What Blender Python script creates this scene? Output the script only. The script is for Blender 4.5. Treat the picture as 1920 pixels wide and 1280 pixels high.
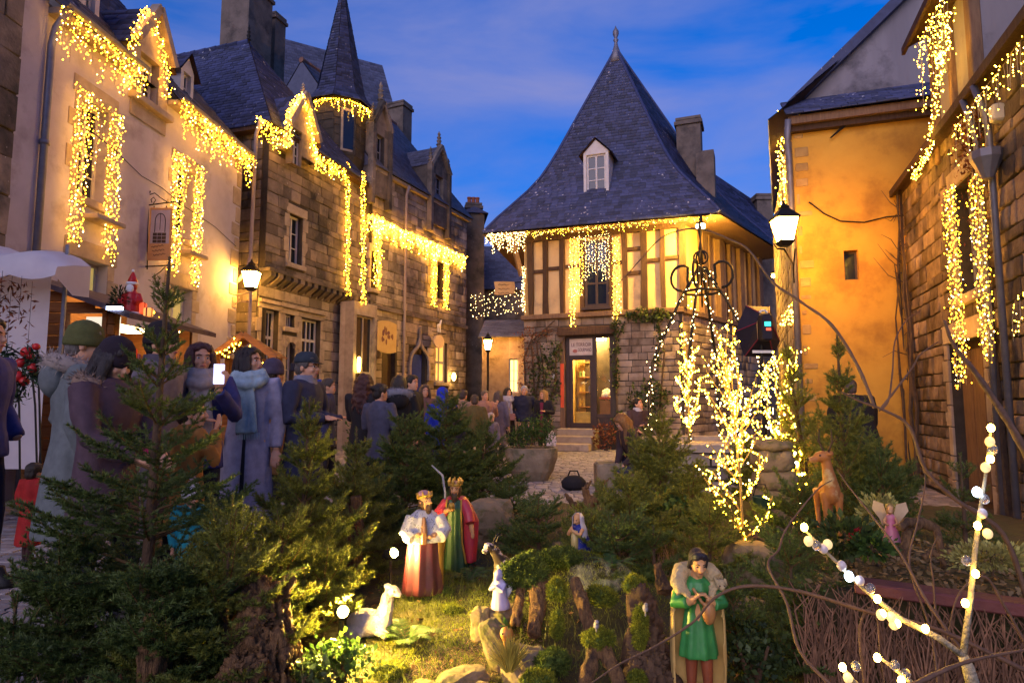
import bpy, bmesh, math, random
import numpy as np
from mathutils import Vector, Matrix, noise

for _o in list(bpy.data.objects):
    bpy.data.objects.remove(_o)
SC = bpy.context.scene
COL = SC.collection
R = math.radians

# ------------------------------------------------------------------ camera
CAM_H = 1.2
FPX = 1200.0                       # focal length in pixels of the 1920 px wide photograph
PITCH = math.atan(117.0 / FPX)
cam_d = bpy.data.cameras.new('camera')
cam = bpy.data.objects.new('camera', cam_d)
COL.objects.link(cam)
cam.location = (0, 0, CAM_H)
cam.rotation_euler = (math.pi / 2 + PITCH, 0, 0)
cam_d.sensor_width = 36
cam_d.lens = FPX / 1920 * 36
cam_d.clip_start = 0.05
cam_d.clip_end = 2000
SC.camera = cam

# ------------------------------------------------------------------ world (dusk sky)
SUN_EL, SUN_ROT = R(1.5), R(200)
W = bpy.data.worlds.new('World'); SC.world = W; W.use_nodes = True
nt = W.node_tree; nt.nodes.clear()
def wn(t, **k):
    n = nt.nodes.new(t)
    for a, b in k.items(): setattr(n, a, b)
    return n
sky = wn('ShaderNodeTexSky'); sky.sky_type = 'NISHITA'; sky.sun_disc = False
sky.sun_elevation = SUN_EL; sky.sun_rotation = SUN_ROT; sky.altitude = 60
sky.air_density = 1.0; sky.dust_density = 0.6; sky.ozone_density = 6.0
tc = wn('ShaderNodeTexCoord')
hs = wn('ShaderNodeHueSaturation'); hs.inputs['Saturation'].default_value = 1.25; hs.inputs["Value"].default_value = 1.0
tint = wn('ShaderNodeMix', data_type='RGBA', blend_type='MULTIPLY'); tint.inputs[0].default_value = 1.0
tint.inputs[7].default_value = (3.2, 6.6, 6.8, 1)
mp = wn('ShaderNodeMapping'); mp.inputs['Scale'].default_value = (1.0, 1.0, 3.2)
n1 = wn('ShaderNodeTexNoise'); n1.inputs['Scale'].default_value = 2.0; n1.inputs['Detail'].default_value = 7; n1.inputs['Roughness'].default_value = .52; n1.inputs['Distortion'].default_value = .35
cr = wn('ShaderNodeValToRGB'); cr.color_ramp.elements[0].position = .38; cr.color_ramp.elements[1].position = .70
cmix = wn('ShaderNodeMix', data_type='RGBA'); cmix.inputs[7].default_value = (2.5, 2.6, 5.3, 1)
bg = wn('ShaderNodeBackground'); bg.inputs['Strength'].default_value = 0.078
wo = wn('ShaderNodeOutputWorld')
L = nt.links.new
L(tc.outputs['Generated'], mp.inputs['Vector']); L(mp.outputs[0], n1.inputs['Vector']); L(n1.outputs['Fac'], cr.inputs[0])
L(sky.outputs[0], hs.inputs['Color']); L(hs.outputs[0], tint.inputs[6])
cf = wn('ShaderNodeMath', operation='MULTIPLY'); cf.inputs[1].default_value = .85
L(cr.outputs[0], cf.inputs[0]); L(cf.outputs[0], cmix.inputs[0]); L(tint.outputs[2], cmix.inputs[6])
L(cmix.outputs[2], bg.inputs['Color']); L(bg.outputs[0], wo.inputs['Surface'])

sun_d = bpy.data.lights.new('sun', 'SUN'); sun_d.energy = 1.15; sun_d.angle = R(50); sun_d.color = (1, .80, .86)
sun = bpy.data.objects.new('sun', sun_d); COL.objects.link(sun)
_sd = Vector((math.sin(SUN_ROT) * math.cos(R(24)), math.cos(SUN_ROT) * math.cos(R(24)), math.sin(R(24))))
sun.rotation_euler = (-_sd).to_track_quat('-Z', 'Y').to_euler()
sun.location = (0, 0, 40)

vs = SC.view_settings
vs.view_transform = 'Standard'; vs.look = 'None'; vs.exposure = 0.55; vs.gamma = 1.0; vs.use_curve_mapping = False
cy = SC.cycles
cy.use_denoising = True
cy.max_bounces = 5; cy.diffuse_bounces = 3; cy.glossy_bounces = 2; cy.transmission_bounces = 3; cy.transparent_max_bounces = 6
cy.caustics_reflective = False; cy.caustics_refractive = False
cy.sample_clamp_indirect = 4.0; cy.sample_clamp_direct = 0.0
cy.use_light_tree = True

# ------------------------------------------------------------------ pixel helpers
_cf, _sf = math.cos(PITCH), math.sin(PITCH)
def ray(px, py):
    dx, dy = (px - 960) / FPX, (640 - py) / FPX
    return Vector((dx, _cf - dy * _sf, _sf + dy * _cf))
def at(px, py, Y):
    d = ray(px, py); t = Y / d.y
    return Vector((d.x * t, Y, CAM_H + d.z * t))
def onz(px, py, z=0.0):
    d = ray(px, py); t = (z - CAM_H) / d.z
    return Vector((d.x * t, d.y * t, z))
class Fac:
    """a vertical facade plane: origin on the ground, local x along it, local y into the building"""
    def __init__(s, ox, oy, phi):
        s.o = Vector((ox, oy, 0)); s.phi = phi
        s.u = Vector((math.cos(phi), math.sin(phi), 0)); s.n = Vector((-math.sin(phi), math.cos(phi), 0))
    def loc(s, px, py, y=0.0):
        d = ray(px, py); c = Vector((0, 0, CAM_H))
        t = ((s.o + s.n * y - c).dot(s.n)) / d.dot(s.n)
        p = c + d * t - s.o
        return p.dot(s.u), p.z
    def w(s, x, y, z):
        return s.o + s.u * x + s.n * y + Vector((0, 0, z))

# ------------------------------------------------------------------ mesh builder
class MB:
    def __init__(s): s.v = []; s.f = []
    def add(s, vs, fs):
        o = len(s.v); s.v.extend([tuple(p) for p in vs]); s.f.extend([tuple(i + o for i in f) for f in fs]); return s
    def box(s, x0, x1, y0, y1, z0, z1):
        return s.add([(x0,y0,z0),(x1,y0,z0),(x1,y1,z0),(x0,y1,z0),(x0,y0,z1),(x1,y0,z1),(x1,y1,z1),(x0,y1,z1)],
              [(0,3,2,1),(4,5,6,7),(0,1,5,4),(1,2,6,5),(2,3,7,6),(3,0,4,7)])
    def bbox(s, x0, x1, y0, y1, z0, z1, b=.01):
        """box with chamfered vertical and top edges"""
        pts = lambda i, z: [(x0+i,y0,z),(x1-i,y0,z),(x1,y0+i,z),(x1,y1-i,z),(x1-i,y1,z),(x0+i,y1,z),(x0,y1-i,z),(x0,y0+i,z)]
        def ins(z, e): return [(x0+e+b,y0+e,z),(x1-e-b,y0+e,z),(x1-e,y0+e+b,z),(x1-e,y1-e-b,z),(x1-e-b,y1-e,z),(x0+e+b,y1-e,z),(x0+e,y1-e-b,z),(x0+e,y0+e+b,z)]
        return s.loft([ins(z0, b), pts(b, z0+b), pts(b, z1-b), ins(z1, b)])
    def beam(s, a, b, w, h=None, up=(0,0,1)):
        """square bar from a to b"""
        h = h or w; a = Vector(a); b = Vector(b); d = (b-a).normalized(); up = Vector(up)
        if abs(d.dot(up)) > .98: up = Vector((0,1,0))
        sx = d.cross(up).normalized(); sz = sx.cross(d)
        r = [[p + sx*i*w/2 + sz*j*h/2 for i, j in ((-1,-1),(1,-1),(1,1),(-1,1))] for p in (a, b)]
        return s.loft(r)
    def loft(s, rings, cap=True, close=True):
        n = len(rings[0]); vs = [p for r in rings for p in r]; fs = []
        for k in range(len(rings)-1):
            for i in range(n if close else n-1):
                j = (i+1) % n
                fs.append((k*n+i, k*n+j, (k+1)*n+j, (k+1)*n+i))
        if cap and close:
            fs.append(tuple(range(n-1, -1, -1))); m = (len(rings)-1)*n; fs.append(tuple(range(m, m+n)))
        return s.add(vs, fs)
    def tube(s, path, rad, n=6, cap=True):
        P = [Vector(p) for p in path]
        if not hasattr(rad, '__len__'): rad = [rad]*len(P)
        t = (P[1]-P[0]).normalized(); a = Vector((0,0,1)) if abs(t.z) < .9 else Vector((1,0,0))
        sx = t.cross(a).normalized(); rings = []
        for i, p in enumerate(P):
            t = (P[min(i+1, len(P)-1)] - P[max(i-1, 0)])
            if t.length < 1e-9: t = Vector((0,0,1))
            t.normalize()
            sx = (sx - t*sx.dot(t))
            sx = sx.normalized() if sx.length > 1e-6 else t.orthogonal().normalized()
            sy = t.cross(sx)
            rings.append([p + (sx*math.cos(2*math.pi*k/n) + sy*math.sin(2*math.pi*k/n))*rad[i] for k in range(n)])
        return s.loft(rings, cap)
    def lathe(s, prof, n=12, c=(0,0,0), sx=1, sy=1):
        c = Vector(c)
        return s.loft([[c + Vector((r*sx*math.cos(2*math.pi*k/n), r*sy*math.sin(2*math.pi*k/n), z)) for k in range(n)] for r, z in prof])
    def ell(s, c, r, n=10, m=7, rot=None):
        c = Vector(c); r = r if hasattr(r, '__len__') else (r, r, r); rings = []
        for j in range(m+1):
            th = math.pi*(j if 0 < j < m else (.02 if j == 0 else m-.02))/m
            ring = []
            for k in range(n):
                q = Vector((r[0]*math.sin(th)*math.cos(2*math.pi*k/n), r[1]*math.sin(th)*math.sin(2*math.pi*k/n), -r[2]*math.cos(th)))
                ring.append(c + (rot @ q if rot else q))
            rings.append(ring)
        return s.loft(rings)
    def quad(s, a, b, c, d): return s.add([a,b,c,d], [(0,1,2,3)])
    def mesh(s, name='m'):
        me = bpy.data.meshes.new(name); me.from_pydata(s.v, [], s.f); me.update(); return me
    def build(s, name, mat, parent=None, smooth=False, fix=True, loc=None, rotz=None):
        me = s.mesh(name)
        if fix:
            b = bmesh.new(); b.from_mesh(me); bmesh.ops.recalc_face_normals(b, faces=b.faces); b.to_mesh(me); b.free()
        return link(name, me, mat, parent, smooth, loc, rotz)

def link(name, me, mat, parent=None, smooth=False, loc=None, rotz=None):
    o = bpy.data.objects.new(name, me); COL.objects.link(o)
    if mat is not None and not me.materials:
        for m in (mat if isinstance(mat, (list, tuple)) else [mat]): me.materials.append(m)
    if smooth: me.polygons.foreach_set('use_smooth', [True]*len(me.polygons))
    if parent is not None: o.parent = parent
    if loc is not None: o.location = loc
    if rotz is not None: o.rotation_euler.z = rotz
    return o
def np_mesh(name, V, F):
    """triangle or quad soup from numpy arrays"""
    me = bpy.data.meshes.new(name); V = np.asarray(V, np.float32); F = np.asarray(F, np.int32); k = F.shape[1]
    me.vertices.add(len(V)); me.vertices.foreach_set('co', V.ravel())
    me.loops.add(F.size); me.loops.foreach_set('vertex_index', F.ravel())
    me.polygons.add(len(F)); me.polygons.foreach_set('loop_start', np.arange(0, F.size, k, dtype=np.int32))
    me.update(calc_edges=True); me.validate(); return me
def thing(name, label, cat, loc=(0,0,0), rotz=0, group=None):
    o = bpy.data.objects.new(name, None); COL.objects.link(o); o.empty_display_size = .1
    o.location = loc; o.rotation_euler = (0, 0, rotz); tag(o, label, cat, group); return o
def tag(o, label, cat, group=None, kind=None):
    o['label'] = label; o['category'] = cat
    if group: o['group'] = group
    if kind: o['kind'] = kind
    return o
def struct(o, label=None):
    o['kind'] = 'structure'
    if label: o['label'] = label
    return o
def stuff(o): o['kind'] = 'stuff'; return o
SCR = None                         # a scratch scene, removed at the end
def remesh(mb, voxel=.012, smooth=3, name='m'):
    """fuse overlapping closed shells into one continuous surface"""
    me = mb.mesh('tmp'); b = bmesh.new(); b.from_mesh(me); bmesh.ops.recalc_face_normals(b, faces=b.faces); b.to_mesh(me); b.free()
    global SCR
    if SCR is None: SCR = bpy.data.scenes.new('scratch')
    o = bpy.data.objects.new('tmp', me); SCR.collection.objects.link(o)
    m = o.modifiers.new('r', 'REMESH'); m.mode = 'VOXEL'; m.voxel_size = voxel
    if smooth:
        s = o.modifiers.new('s', 'SMOOTH'); s.factor = .5; s.iterations = smooth
    SCR.view_layers[0].update(); dg = SCR.view_layers[0].depsgraph
    out = bpy.data.meshes.new_from_object(o.evaluated_get(dg)); out.name = name
    bpy.data.objects.remove(o); bpy.data.meshes.remove(me)
    out.polygons.foreach_set('use_smooth', [True]*len(out.polygons))
    return out

# ------------------------------------------------------------------ materials
def pm(name, c1, c2=None, scale=5.0, rough=.85, bump=.2, bscale=None, isl=0.0, stain=None, spots=None, spec=.3, metal=0.0, aniso=None, sss=0.0, trans=0.0):
    m = bpy.data.materials.new(name); m.use_nodes = True
    t = m.node_tree; N = t.nodes; lk = t.links.new
    p = N['Principled BSDF']; p.inputs['Roughness'].default_value = rough; p.inputs['Metallic'].default_value = metal
    p.inputs['Specular IOR Level'].default_value = spec
    if sss: p.inputs['Subsurface Weight'].default_value = sss; p.inputs['Subsurface Radius'].default_value = (.01, .004, .002)
    c2 = c2 or tuple(x*.72 for x in c1)
    g = N.new('ShaderNodeNewGeometry'); vec = g.outputs['Position']
    if aniso:
        mpn = N.new('ShaderNodeMapping'); mpn.inputs['Scale'].default_value = aniso; lk(vec, mpn.inputs['Vector']); vec = mpn.outputs[0]
    n = N.new('ShaderNodeTexNoise'); n.inputs['Scale'].default_value = scale; n.inputs['Detail'].default_value = 5; n.inputs['Roughness'].default_value = .6
    lk(vec, n.inputs['Vector'])
    rp = N.new('ShaderNodeMapRange'); rp.inputs[1].default_value = .32; rp.inputs[2].default_value = .68; lk(n.outputs['Fac'], rp.inputs[0])
    mx = N.new('ShaderNodeMix'); mx.data_type = 'RGBA'; lk(rp.outputs[0], mx.inputs[0])
    mx.inputs[6].default_value = (*c1, 1); mx.inputs[7].default_value = (*c2, 1); col = mx.outputs[2]
    if stain:
        sc, lo, hi, scale2 = stain
        n2 = N.new('ShaderNodeTexNoise'); n2.inputs['Scale'].default_value = scale2; n2.inputs['Detail'].default_value = 6; n2.inputs['Roughness'].default_value = .65; lk(g.outputs['Position'], n2.inputs['Vector'])
        r2 = N.new('ShaderNodeMapRange'); r2.inputs[1].default_value = lo; r2.inputs[2].default_value = hi; lk(n2.outputs['Fac'], r2.inputs[0])
        m2 = N.new('ShaderNodeMix'); m2.data_type = 'RGBA'; lk(r2.outputs[0], m2.inputs[0]); lk(col, m2.inputs[6]); m2.inputs[7].default_value = (*sc, 1); col = m2.outputs[2]
    if spots:
        sc, lo, hi, scale2 = spots
        n3 = N.new('ShaderNodeTexVoronoi'); n3.inputs['Scale'].default_value = scale2; n3.inputs['Randomness'].default_value = 1
        nd = N.new('ShaderNodeTexNoise'); nd.inputs['Scale'].default_value = scale2*1.7; lk(g.outputs['Position'], nd.inputs['Vector'])
        ad = N.new('ShaderNodeVectorMath'); ad.operation = 'ADD'; sc3 = N.new('ShaderNodeVectorMath'); sc3.operation = 'SCALE'; sc3.inputs['Scale'].default_value = .35/ (scale2**.5)
        lk(nd.outputs['Color'], sc3.inputs[0]); lk(sc3.outputs[0], ad.inputs[0]); lk(g.outputs['Position'], ad.inputs[1]); lk(ad.outputs[0], n3.inputs['Vector'])
        nb = N.new('ShaderNodeTexNoise'); nb.inputs['Scale'].default_value = .9; lk(g.outputs['Position'], nb.inputs['Vector'])
        sub = N.new('ShaderNodeMath'); sub.operation = 'MULTIPLY_ADD'; sub.inputs[1].default_value = -.55; lk(nb.outputs['Fac'], sub.inputs[0]); lk(n3.outputs['Distance'], sub.inputs[2])
        r3 = N.new('ShaderNodeMapRange'); r3.inputs[1].default_value = hi; r3.inputs[2].default_value = lo; lk(sub.outputs[0], r3.inputs[0])
        m3 = N.new('ShaderNodeMix'); m3.data_type = 'RGBA'; lk(r3.outputs[0], m3.inputs[0]); lk(col, m3.inputs[6]); m3.inputs[7].default_value = (*sc, 1); col = m3.outputs[2]
    if isl:
        oi = N.new('ShaderNodeObjectInfo'); a = N.new('ShaderNodeMath'); a.operation = 'ADD'; lk(oi.outputs['Random'], a.inputs[0]); lk(g.outputs['Random Per Island'], a.inputs[1])
        fr = N.new('ShaderNodeMath'); fr.operation = 'FRACT'; lk(a.outputs[0], fr.inputs[0])
        ml = N.new('ShaderNodeMath'); ml.operation = 'MULTIPLY_ADD'; ml.inputs[1].default_value = 2*isl; ml.inputs[2].default_value = 1-isl; lk(fr.outputs[0], ml.inputs[0])
        h = N.new('ShaderNodeHueSaturation'); lk(ml.outputs[0], h.inputs['Value']); lk(col, h.inputs['Color']); col = h.outputs[0]
    lk(col, p.inputs['Base Color'])
    if bump:
        nb2 = N.new('ShaderNodeTexNoise'); nb2.inputs['Scale'].default_value = bscale or scale*6; nb2.inputs['Detail'].default_value = 4; lk(vec, nb2.inputs['Vector'])
        b = N.new('ShaderNodeBump'); b.inputs['Strength'].default_value = bump; b.inputs['Distance'].default_value = .02; lk(nb2.outputs['Fac'], b.inputs['Height']); lk(b.outputs[0], p.inputs['Normal'])
    if trans:
        tl = N.new('ShaderNodeBsdfTranslucent'); lk(col, tl.inputs['Color']); ms = N.new('ShaderNodeMixShader'); ms.inputs[0].default_value = trans
        lk(p.outputs[0], ms.inputs[1]); lk(tl.outputs[0], ms.inputs[2]); lk(ms.outputs[0], N['Material Output'].inputs['Surface'])
    return m
def em(name, c, s):
    m = bpy.data.materials.new(name); m.use_nodes = True; p = m.node_tree.nodes['Principled BSDF']
    p.inputs['Base Color'].default_value = (*[min(1, x) for x in c], 1); p.inputs['Emission Color'].default_value = (*c, 1); p.inputs['Emission Strength'].default_value = s
    return m
def glassy(name, c=(.012,.014,.02), rough=.06):
    m = bpy.data.materials.new(name); m.use_nodes = True; p = m.node_tree.nodes['Principled BSDF']
    p.inputs['Base Color'].default_value = (*c, 1); p.inputs['Roughness'].default_value = rough; p.inputs['Specular IOR Level'].default_value = .6
    return m

# ================================================================== shared materials
random.seed(7)
MT = {}
MT['plaster'] = pm('white_plaster', (.50,.46,.53), (.40,.36,.41), 1.6, .92, .15, 30, stain=((.25,.21,.22), .52, .74, 1.3))
MT['yellow_plaster'] = pm('ochre_plaster', (.60,.34,.055), (.47,.24,.035), 1.1, .93, .3, 14, stain=((.27,.13,.03), .48, .72, 1.1))
MT['grey_plaster'] = pm('grey_render', (.30,.27,.29), (.19,.17,.19), .8, .95, .2, 20, stain=((.08,.07,.08), .52, .70, 1.2), aniso=(1.6,1.6,.35))
MT['cream_panel'] = pm('cream_infill', (.76,.52,.23), (.62,.40,.18), 2.2, .92, .25, 16, stain=((.40,.26,.15), .54, .74, 2.4))
MT['granite'] = pm('granite_blocks', (.37,.31,.25), (.22,.18,.145), 3.5, .92, .5, 26, isl=.45, stain=((.10,.085,.08), .50, .68, 1.3))
MT['granite_dark'] = pm('weathered_granite', (.25,.20,.165), (.15,.12,.10), 3.0, .94, .5, 24, isl=.48, stain=((.06,.055,.05), .47, .66, 1.1), spots=((.45,.42,.40), -.26, -.20, 9.0))
MT['rubble'] = pm('rubble_stone', (.34,.26,.19), (.22,.16,.12), 4, .93, .4, 24, isl=.35, stain=((.12,.08,.05), .5, .7, 1.6))
MT['rubble_dark'] = pm('dark_rubble', (.25,.185,.135), (.14,.10,.075), 5, .94, .6, 22, isl=.5, stain=((.07,.05,.035), .47, .66, 1.8))
MT['mortar'] = pm('lime_mortar', (.075,.06,.048), (.045,.038,.03), 5, .96, .3, 40)
MT['mortar_pale'] = pm('pale_mortar', (.42,.33,.24), (.30,.23,.17), 5, .96, .3, 40)
MT['dressed'] = pm('dressed_granite', (.40,.33,.26), (.29,.23,.18), 5, .9, .25, 30, isl=.18, stain=((.15,.12,.10), .56, .74, 2.0))
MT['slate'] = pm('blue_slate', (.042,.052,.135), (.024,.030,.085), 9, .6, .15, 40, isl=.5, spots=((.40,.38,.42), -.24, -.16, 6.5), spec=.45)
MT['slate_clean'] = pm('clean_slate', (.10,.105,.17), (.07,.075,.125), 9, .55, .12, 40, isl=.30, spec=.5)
MT['ridge'] = pm('clay_ridge', (.26,.12,.08), (.16,.09,.07), 8, .9, .3)
MT['oak'] = pm('dark_oak', (.085,.045,.026), (.045,.024,.015), 5, .8, .35, 60, isl=.2, aniso=(6,6,1))
MT['oak_side'] = pm('pale_oak', (.20,.12,.07), (.12,.07,.045), 5, .8, .35, 60, isl=.2, aniso=(6,6,1))
MT['white_wood'] = pm('white_paint', (.62,.58,.56), (.52,.48,.46), 6, .6, .05)
MT['grey_wood'] = pm('grey_paint', (.30,.30,.36), (.24,.24,.29), 6, .6, .05)
MT['brown_wood'] = pm('brown_paint', (.06,.035,.03), (.04,.025,.02), 6, .55, .1)
MT['glass'] = glassy('window_glass', (.012,.016,.03))
MT['glass_warm'] = em('lit_curtain', (1.0,.58,.16), .55)
MT['glass_green'] = em('lit_blind', (.62,.50,.16), .30)
MT['glass_bright'] = em('bright_window', (1.0,.66,.18), 2.2)
_g = bpy.data.materials.new('clear_glazing'); _g.use_nodes = True; _n = _g.node_tree.nodes; _n.clear(); _o = _n.new('ShaderNodeOutputMaterial'); _m = _n.new('ShaderNodeMixShader'); _t = _n.new('ShaderNodeBsdfTransparent'); _gl = _n.new('ShaderNodeBsdfGlossy'); _gl.inputs['Roughness'].default_value = .03; _f = _n.new('ShaderNodeFresnel'); _f.inputs[0].default_value = 1.45
_g.node_tree.links.new(_f.outputs[0], _m.inputs[0]); _g.node_tree.links.new(_t.outputs[0], _m.inputs[1]); _g.node_tree.links.new(_gl.outputs[0], _m.inputs[2]); _g.node_tree.links.new(_m.outputs[0], _o.inputs[0]); MT['clear'] = _g
MT['zinc'] = pm('zinc', (.22,.21,.24), (.16,.15,.18), 8, .5, .05, metal=.4)
MT['pipe_pale'] = pm('pale_pipe', (.34,.27,.26), (.27,.22,.21), 8, .6, .05)
MT['iron'] = pm('black_iron', (.022,.02,.02), (.014,.013,.013), 20, .55, .1, metal=.5)
MT['ochre_stone'] = pm('ochre_stone', (.46,.29,.10), (.34,.20,.07), 6, .93, .4, isl=.25)
MT['chimney'] = pm('chimney_render', (.20,.155,.13), (.12,.095,.08), 2.2, .95, .35, 18, stain=((.06,.05,.045), .5, .7, 1.8))
MT['terracotta'] = pm('terracotta', (.42,.13,.06), (.30,.09,.045), 10, .85, .1)

# ================================================================== building kit
def _unit_stone(seed):
    r = random.Random(seed); j = lambda a: r.uniform(-a, a); c = .032
    a = [(0,.6,0),(1,.6,0),(1,.6,1),(0,.6,1)]
    b = [(j(.02),-.84+j(.22),j(.05)),(1+j(.02),-.84+j(.22),j(.05)),(1+j(.02),-.84+j(.22),1+j(.05)),(j(.02),-.84+j(.22),1+j(.05))]
    d = [(c+j(.03),-1+j(.25),c*1.7+j(.04)),(1-c+j(.03),-1+j(.25),c*1.7+j(.04)),(1-c+j(.03),-1+j(.25),1-c*1.7+j(.04)),(c+j(.03),-1+j(.25),1-c*1.7+j(.04))]
    v = a + b + d
    f = [(8,9,10,11)]
    for k in range(4):
        n = (k+1) % 4; f += [(k, n, 4+n, 4+k), (4+k, 4+n, 8+n, 8+k)]
    return np.array(v), np.array(f)
STONE = [_unit_stone(s) for s in range(8)]
_stone_me = {}
def stone_mesh(k, mat):
    key = (k, mat.name)
    if key not in _stone_me:
        me = np_mesh('stone', *STONE[k]); me.materials.append(mat); _stone_me[key] = me
    return _stone_me[key]
def stones(parent, x0, x1, z0, z1, holes=(), ch=(.17,.27), cw=(.26,.52), proud=.022, nind=150, mat='granite', near=None, y=0.0, name='stone', seed=1, slope=None):
    """coursed blocks over a wall rectangle; the nind nearest the camera are objects, the rest one mesh"""
    r = random.Random(seed); out = []; z = z0; m = MT[mat]
    while z < z1 - .04:
        h = r.uniform(*ch)
        if z + h > z1 - .08: h = z1 - z
        segs = [(x0, x1)]
        if slope: segs = [slope(z + h*.5)]
        for a, b, c, d in holes:
            if min(d, z+h) - max(c, z) > .3*h:
                ns = []
                for s, e in segs:
                    if a >= e or b <= s: ns.append((s, e)); continue
                    if a > s: ns.append((s, a))
                    if b < e: ns.append((b, e))
                segs = ns
        for s, e in segs:
            x = s
            while x < e - .02:
                w = r.uniform(*cw)
                if x + w > e - cw[0]*.5: w = e - x
                out.append((x+.009, z+.009, w-.018, h-.018)); x += w
        z += h
    if near is not None: out.sort(key=lambda q: (near(q[0]+q[2]/2, q[1]+q[3]/2)))
    V = []; F = []; off = 0
    for i, (x, z, w, h) in enumerate(out):
        k = r.randrange(8); d = proud*r.uniform(.7, 1.4)
        if i < nind:
            o = bpy.data.objects.new(name, stone_mesh(k, m)); COL.objects.link(o); o.parent = parent
            o.location = (x, y, z); o.scale = (w, d, h)
        else:
            v, f = STONE[k]; V.append(v*np.array([w, d, h]) + np.array([x, y, z])); F.append(f+off); off += len(v)
    if V: stuff(link('stone_infill', np_mesh('stone_infill', np.concatenate(V), np.concatenate(F)), m, parent))
def panel(mb, x0, x1, z0, z1, holes=(), y=0.0, depth=.28):
    xs = sorted(set([x0, x1] + [min(max(v, x0), x1) for h in holes for v in h[:2]])); zs = sorted(set([z0, z1] + [min(max(v, z0), z1) for h in holes for v in h[2:4]]))
    for i in range(len(xs)-1):
        for j in range(len(zs)-1):
            cx, cz = (xs[i]+xs[i+1])/2, (zs[j]+zs[j+1])/2
            if any(a < cx < b and c < cz < d for a, b, c, d in holes): continue
            mb.quad((xs[i],y,zs[j]),(xs[i+1],y,zs[j]),(xs[i+1],y,zs[j+1]),(xs[i],y,zs[j+1]))
    for a, b, c, d in holes:
        y2 = y + depth
        mb.quad((a,y,c),(a,y2,c),(a,y2,d),(a,y,d)); mb.quad((b,y,c),(b,y,d),(b,y2,d),(b,y2,c))
        mb.quad((a,y,d),(a,y2,d),(b,y2,d),(b,y,d)); mb.quad((a,y,c),(b,y,c),(b,y2,c),(a,y2,c))
    return mb
def house_wall(parent, x0, x1, z0, z1, holes, D, mat, y=0.0, name='wall', loc=None, rotz=None):
    mb = MB(); panel(mb, x0, x1, z0, z1, holes, y)
    mb.box(x0, x1, y+.28, y+D, z0, z1)
    for x, s in ((x0, 1), (x1, -1)): mb.quad((x,y,z0),(x,y+.29,z0),(x,y+.29,z1),(x,y,z1))
    mb.quad((x0,y,z1),(x1,y,z1),(x1,y+.29,z1),(x0,y+.29,z1))
    return mb.build(name, MT[mat], parent, fix=False, loc=loc, rotz=rotz)
def window(parent, x0, x1, z0, z1, y, nx, nz, frame='white_wood', pane='glass', fw=.05, bar=.022, mid=True, transom=None, base=None, arch=False):
    """frame with glazing bars, one pane object for each light"""
    mb = MB(); t = .05
    mb.box(x0,x0+fw,y,y+t,z0,z1); mb.box(x1-fw,x1,y,y+t,z0,z1); mb.box(x0+fw,x1-fw,y,y+t,z0,z0+fw); mb.box(x0+fw,x1-fw,y,y+t,z1-fw,z1)
    X = [x0+fw + (x1-x0-2*fw)*i/nx for i in range(nx+1)]; Z = [z0+fw + (z1-z0-2*fw)*j/nz for j in range(nz+1)]
    for i in range(1, nx):
        b = fw*.9 if (mid and nx % 2 == 0 and i == nx//2) else bar
        mb.box(X[i]-b/2, X[i]+b/2, y-.004, y+t-.01, z0+fw, z1-fw)
    for j in range(1, nz):
        b = fw*1.1 if transom == j else bar
        mb.box(x0+fw, x1-fw, y+.006, y+t-.012, Z[j]-b/2, Z[j]+b/2)
    w = mb.build('window', MT[frame], parent, loc=base[0] if base else None, rotz=base[1] if base else None)
    pm_ = MB().box(0, 1, 0, .008, 0, 1).mesh('pane'); pm_.materials.append(MT[pane])
    for i in range(nx):
        for j in range(nz):
            o = bpy.data.objects.new('pane', pm_); COL.objects.link(o); o.parent = w
            o.location = (X[i], y+.022, Z[j]); o.scale = (X[i+1]-X[i], 1, Z[j+1]-Z[j])
    return w
def slates(parent, EL, ER, n, sw=.24, mat='slate', name='slate_covering', seed=3, th=.016, down=None, backing=True):
    """lapped slates between two edge curves t -> point (t=0 at the eave)"""
    r = random.Random(seed); V = []; F = []; B = MB()
    for i in range(n):
        t0, t1 = i/n, min(1.0, (i+1.4)/n); tb = (i+1)/n
        a, b, c, d = EL(t0), ER(t0), ER(t1), EL(t1)
        nr = (b-a).cross(d-a)
        if nr.length < 1e-6: nr = (b-a).cross(c-a)
        if nr.length < 1e-6: continue
        nr.normalize()
        if nr.z < 0: nr = -nr
        if down is not None and nr.dot(down) < 0 and abs(nr.z) < .05: nr = -nr
        if backing: B.quad(a - nr*.012, b - nr*.012, ER(tb) - nr*.012, EL(tb) - nr*.012)
        k = max(1, round((b-a).length/sw)); fs = [j/k for j in range(k+1)]
        st = .5/k if i % 2 else 0
        fs = [0] + [f + st + r.uniform(-.12,.12)/k for f in fs if 0 < f + st < .98] + [1]
        for f0, f1 in zip(fs[:-1], fs[1:]):
            g = .02*(f1-f0); l = th*r.uniform(.7, 1.5); dz = r.uniform(-.12, .12)*(1/n)
            p0 = a+(b-a)*(f0+g); p1 = a+(b-a)*(f1-g); q1 = d+(c-d)*(f1-g); q0 = d+(c-d)*(f0+g)
            p0 = p0+(q0-p0)*dz*2; p1 = p1+(q1-p1)*dz*2
            o = len(V); V += [p0+nr*l, p1+nr*l, q1+nr*.003, q0+nr*.003, p0-nr*.004, p1-nr*.004]
            F += [(o,o+1,o+2,o+3), (o+4,o+5,o+1,o)]
    o = link(name, np_mesh(name, np.array([tuple(v) for v in V]), np.array(F)), MT[mat], parent); stuff(o)
    if backing: B.build('roof_boarding', MT['oak'], parent, fix=False)
    return o
def lerp(a, b): 
    a = Vector(a); b = Vector(b); return lambda t: a + (b-a)*t
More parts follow.
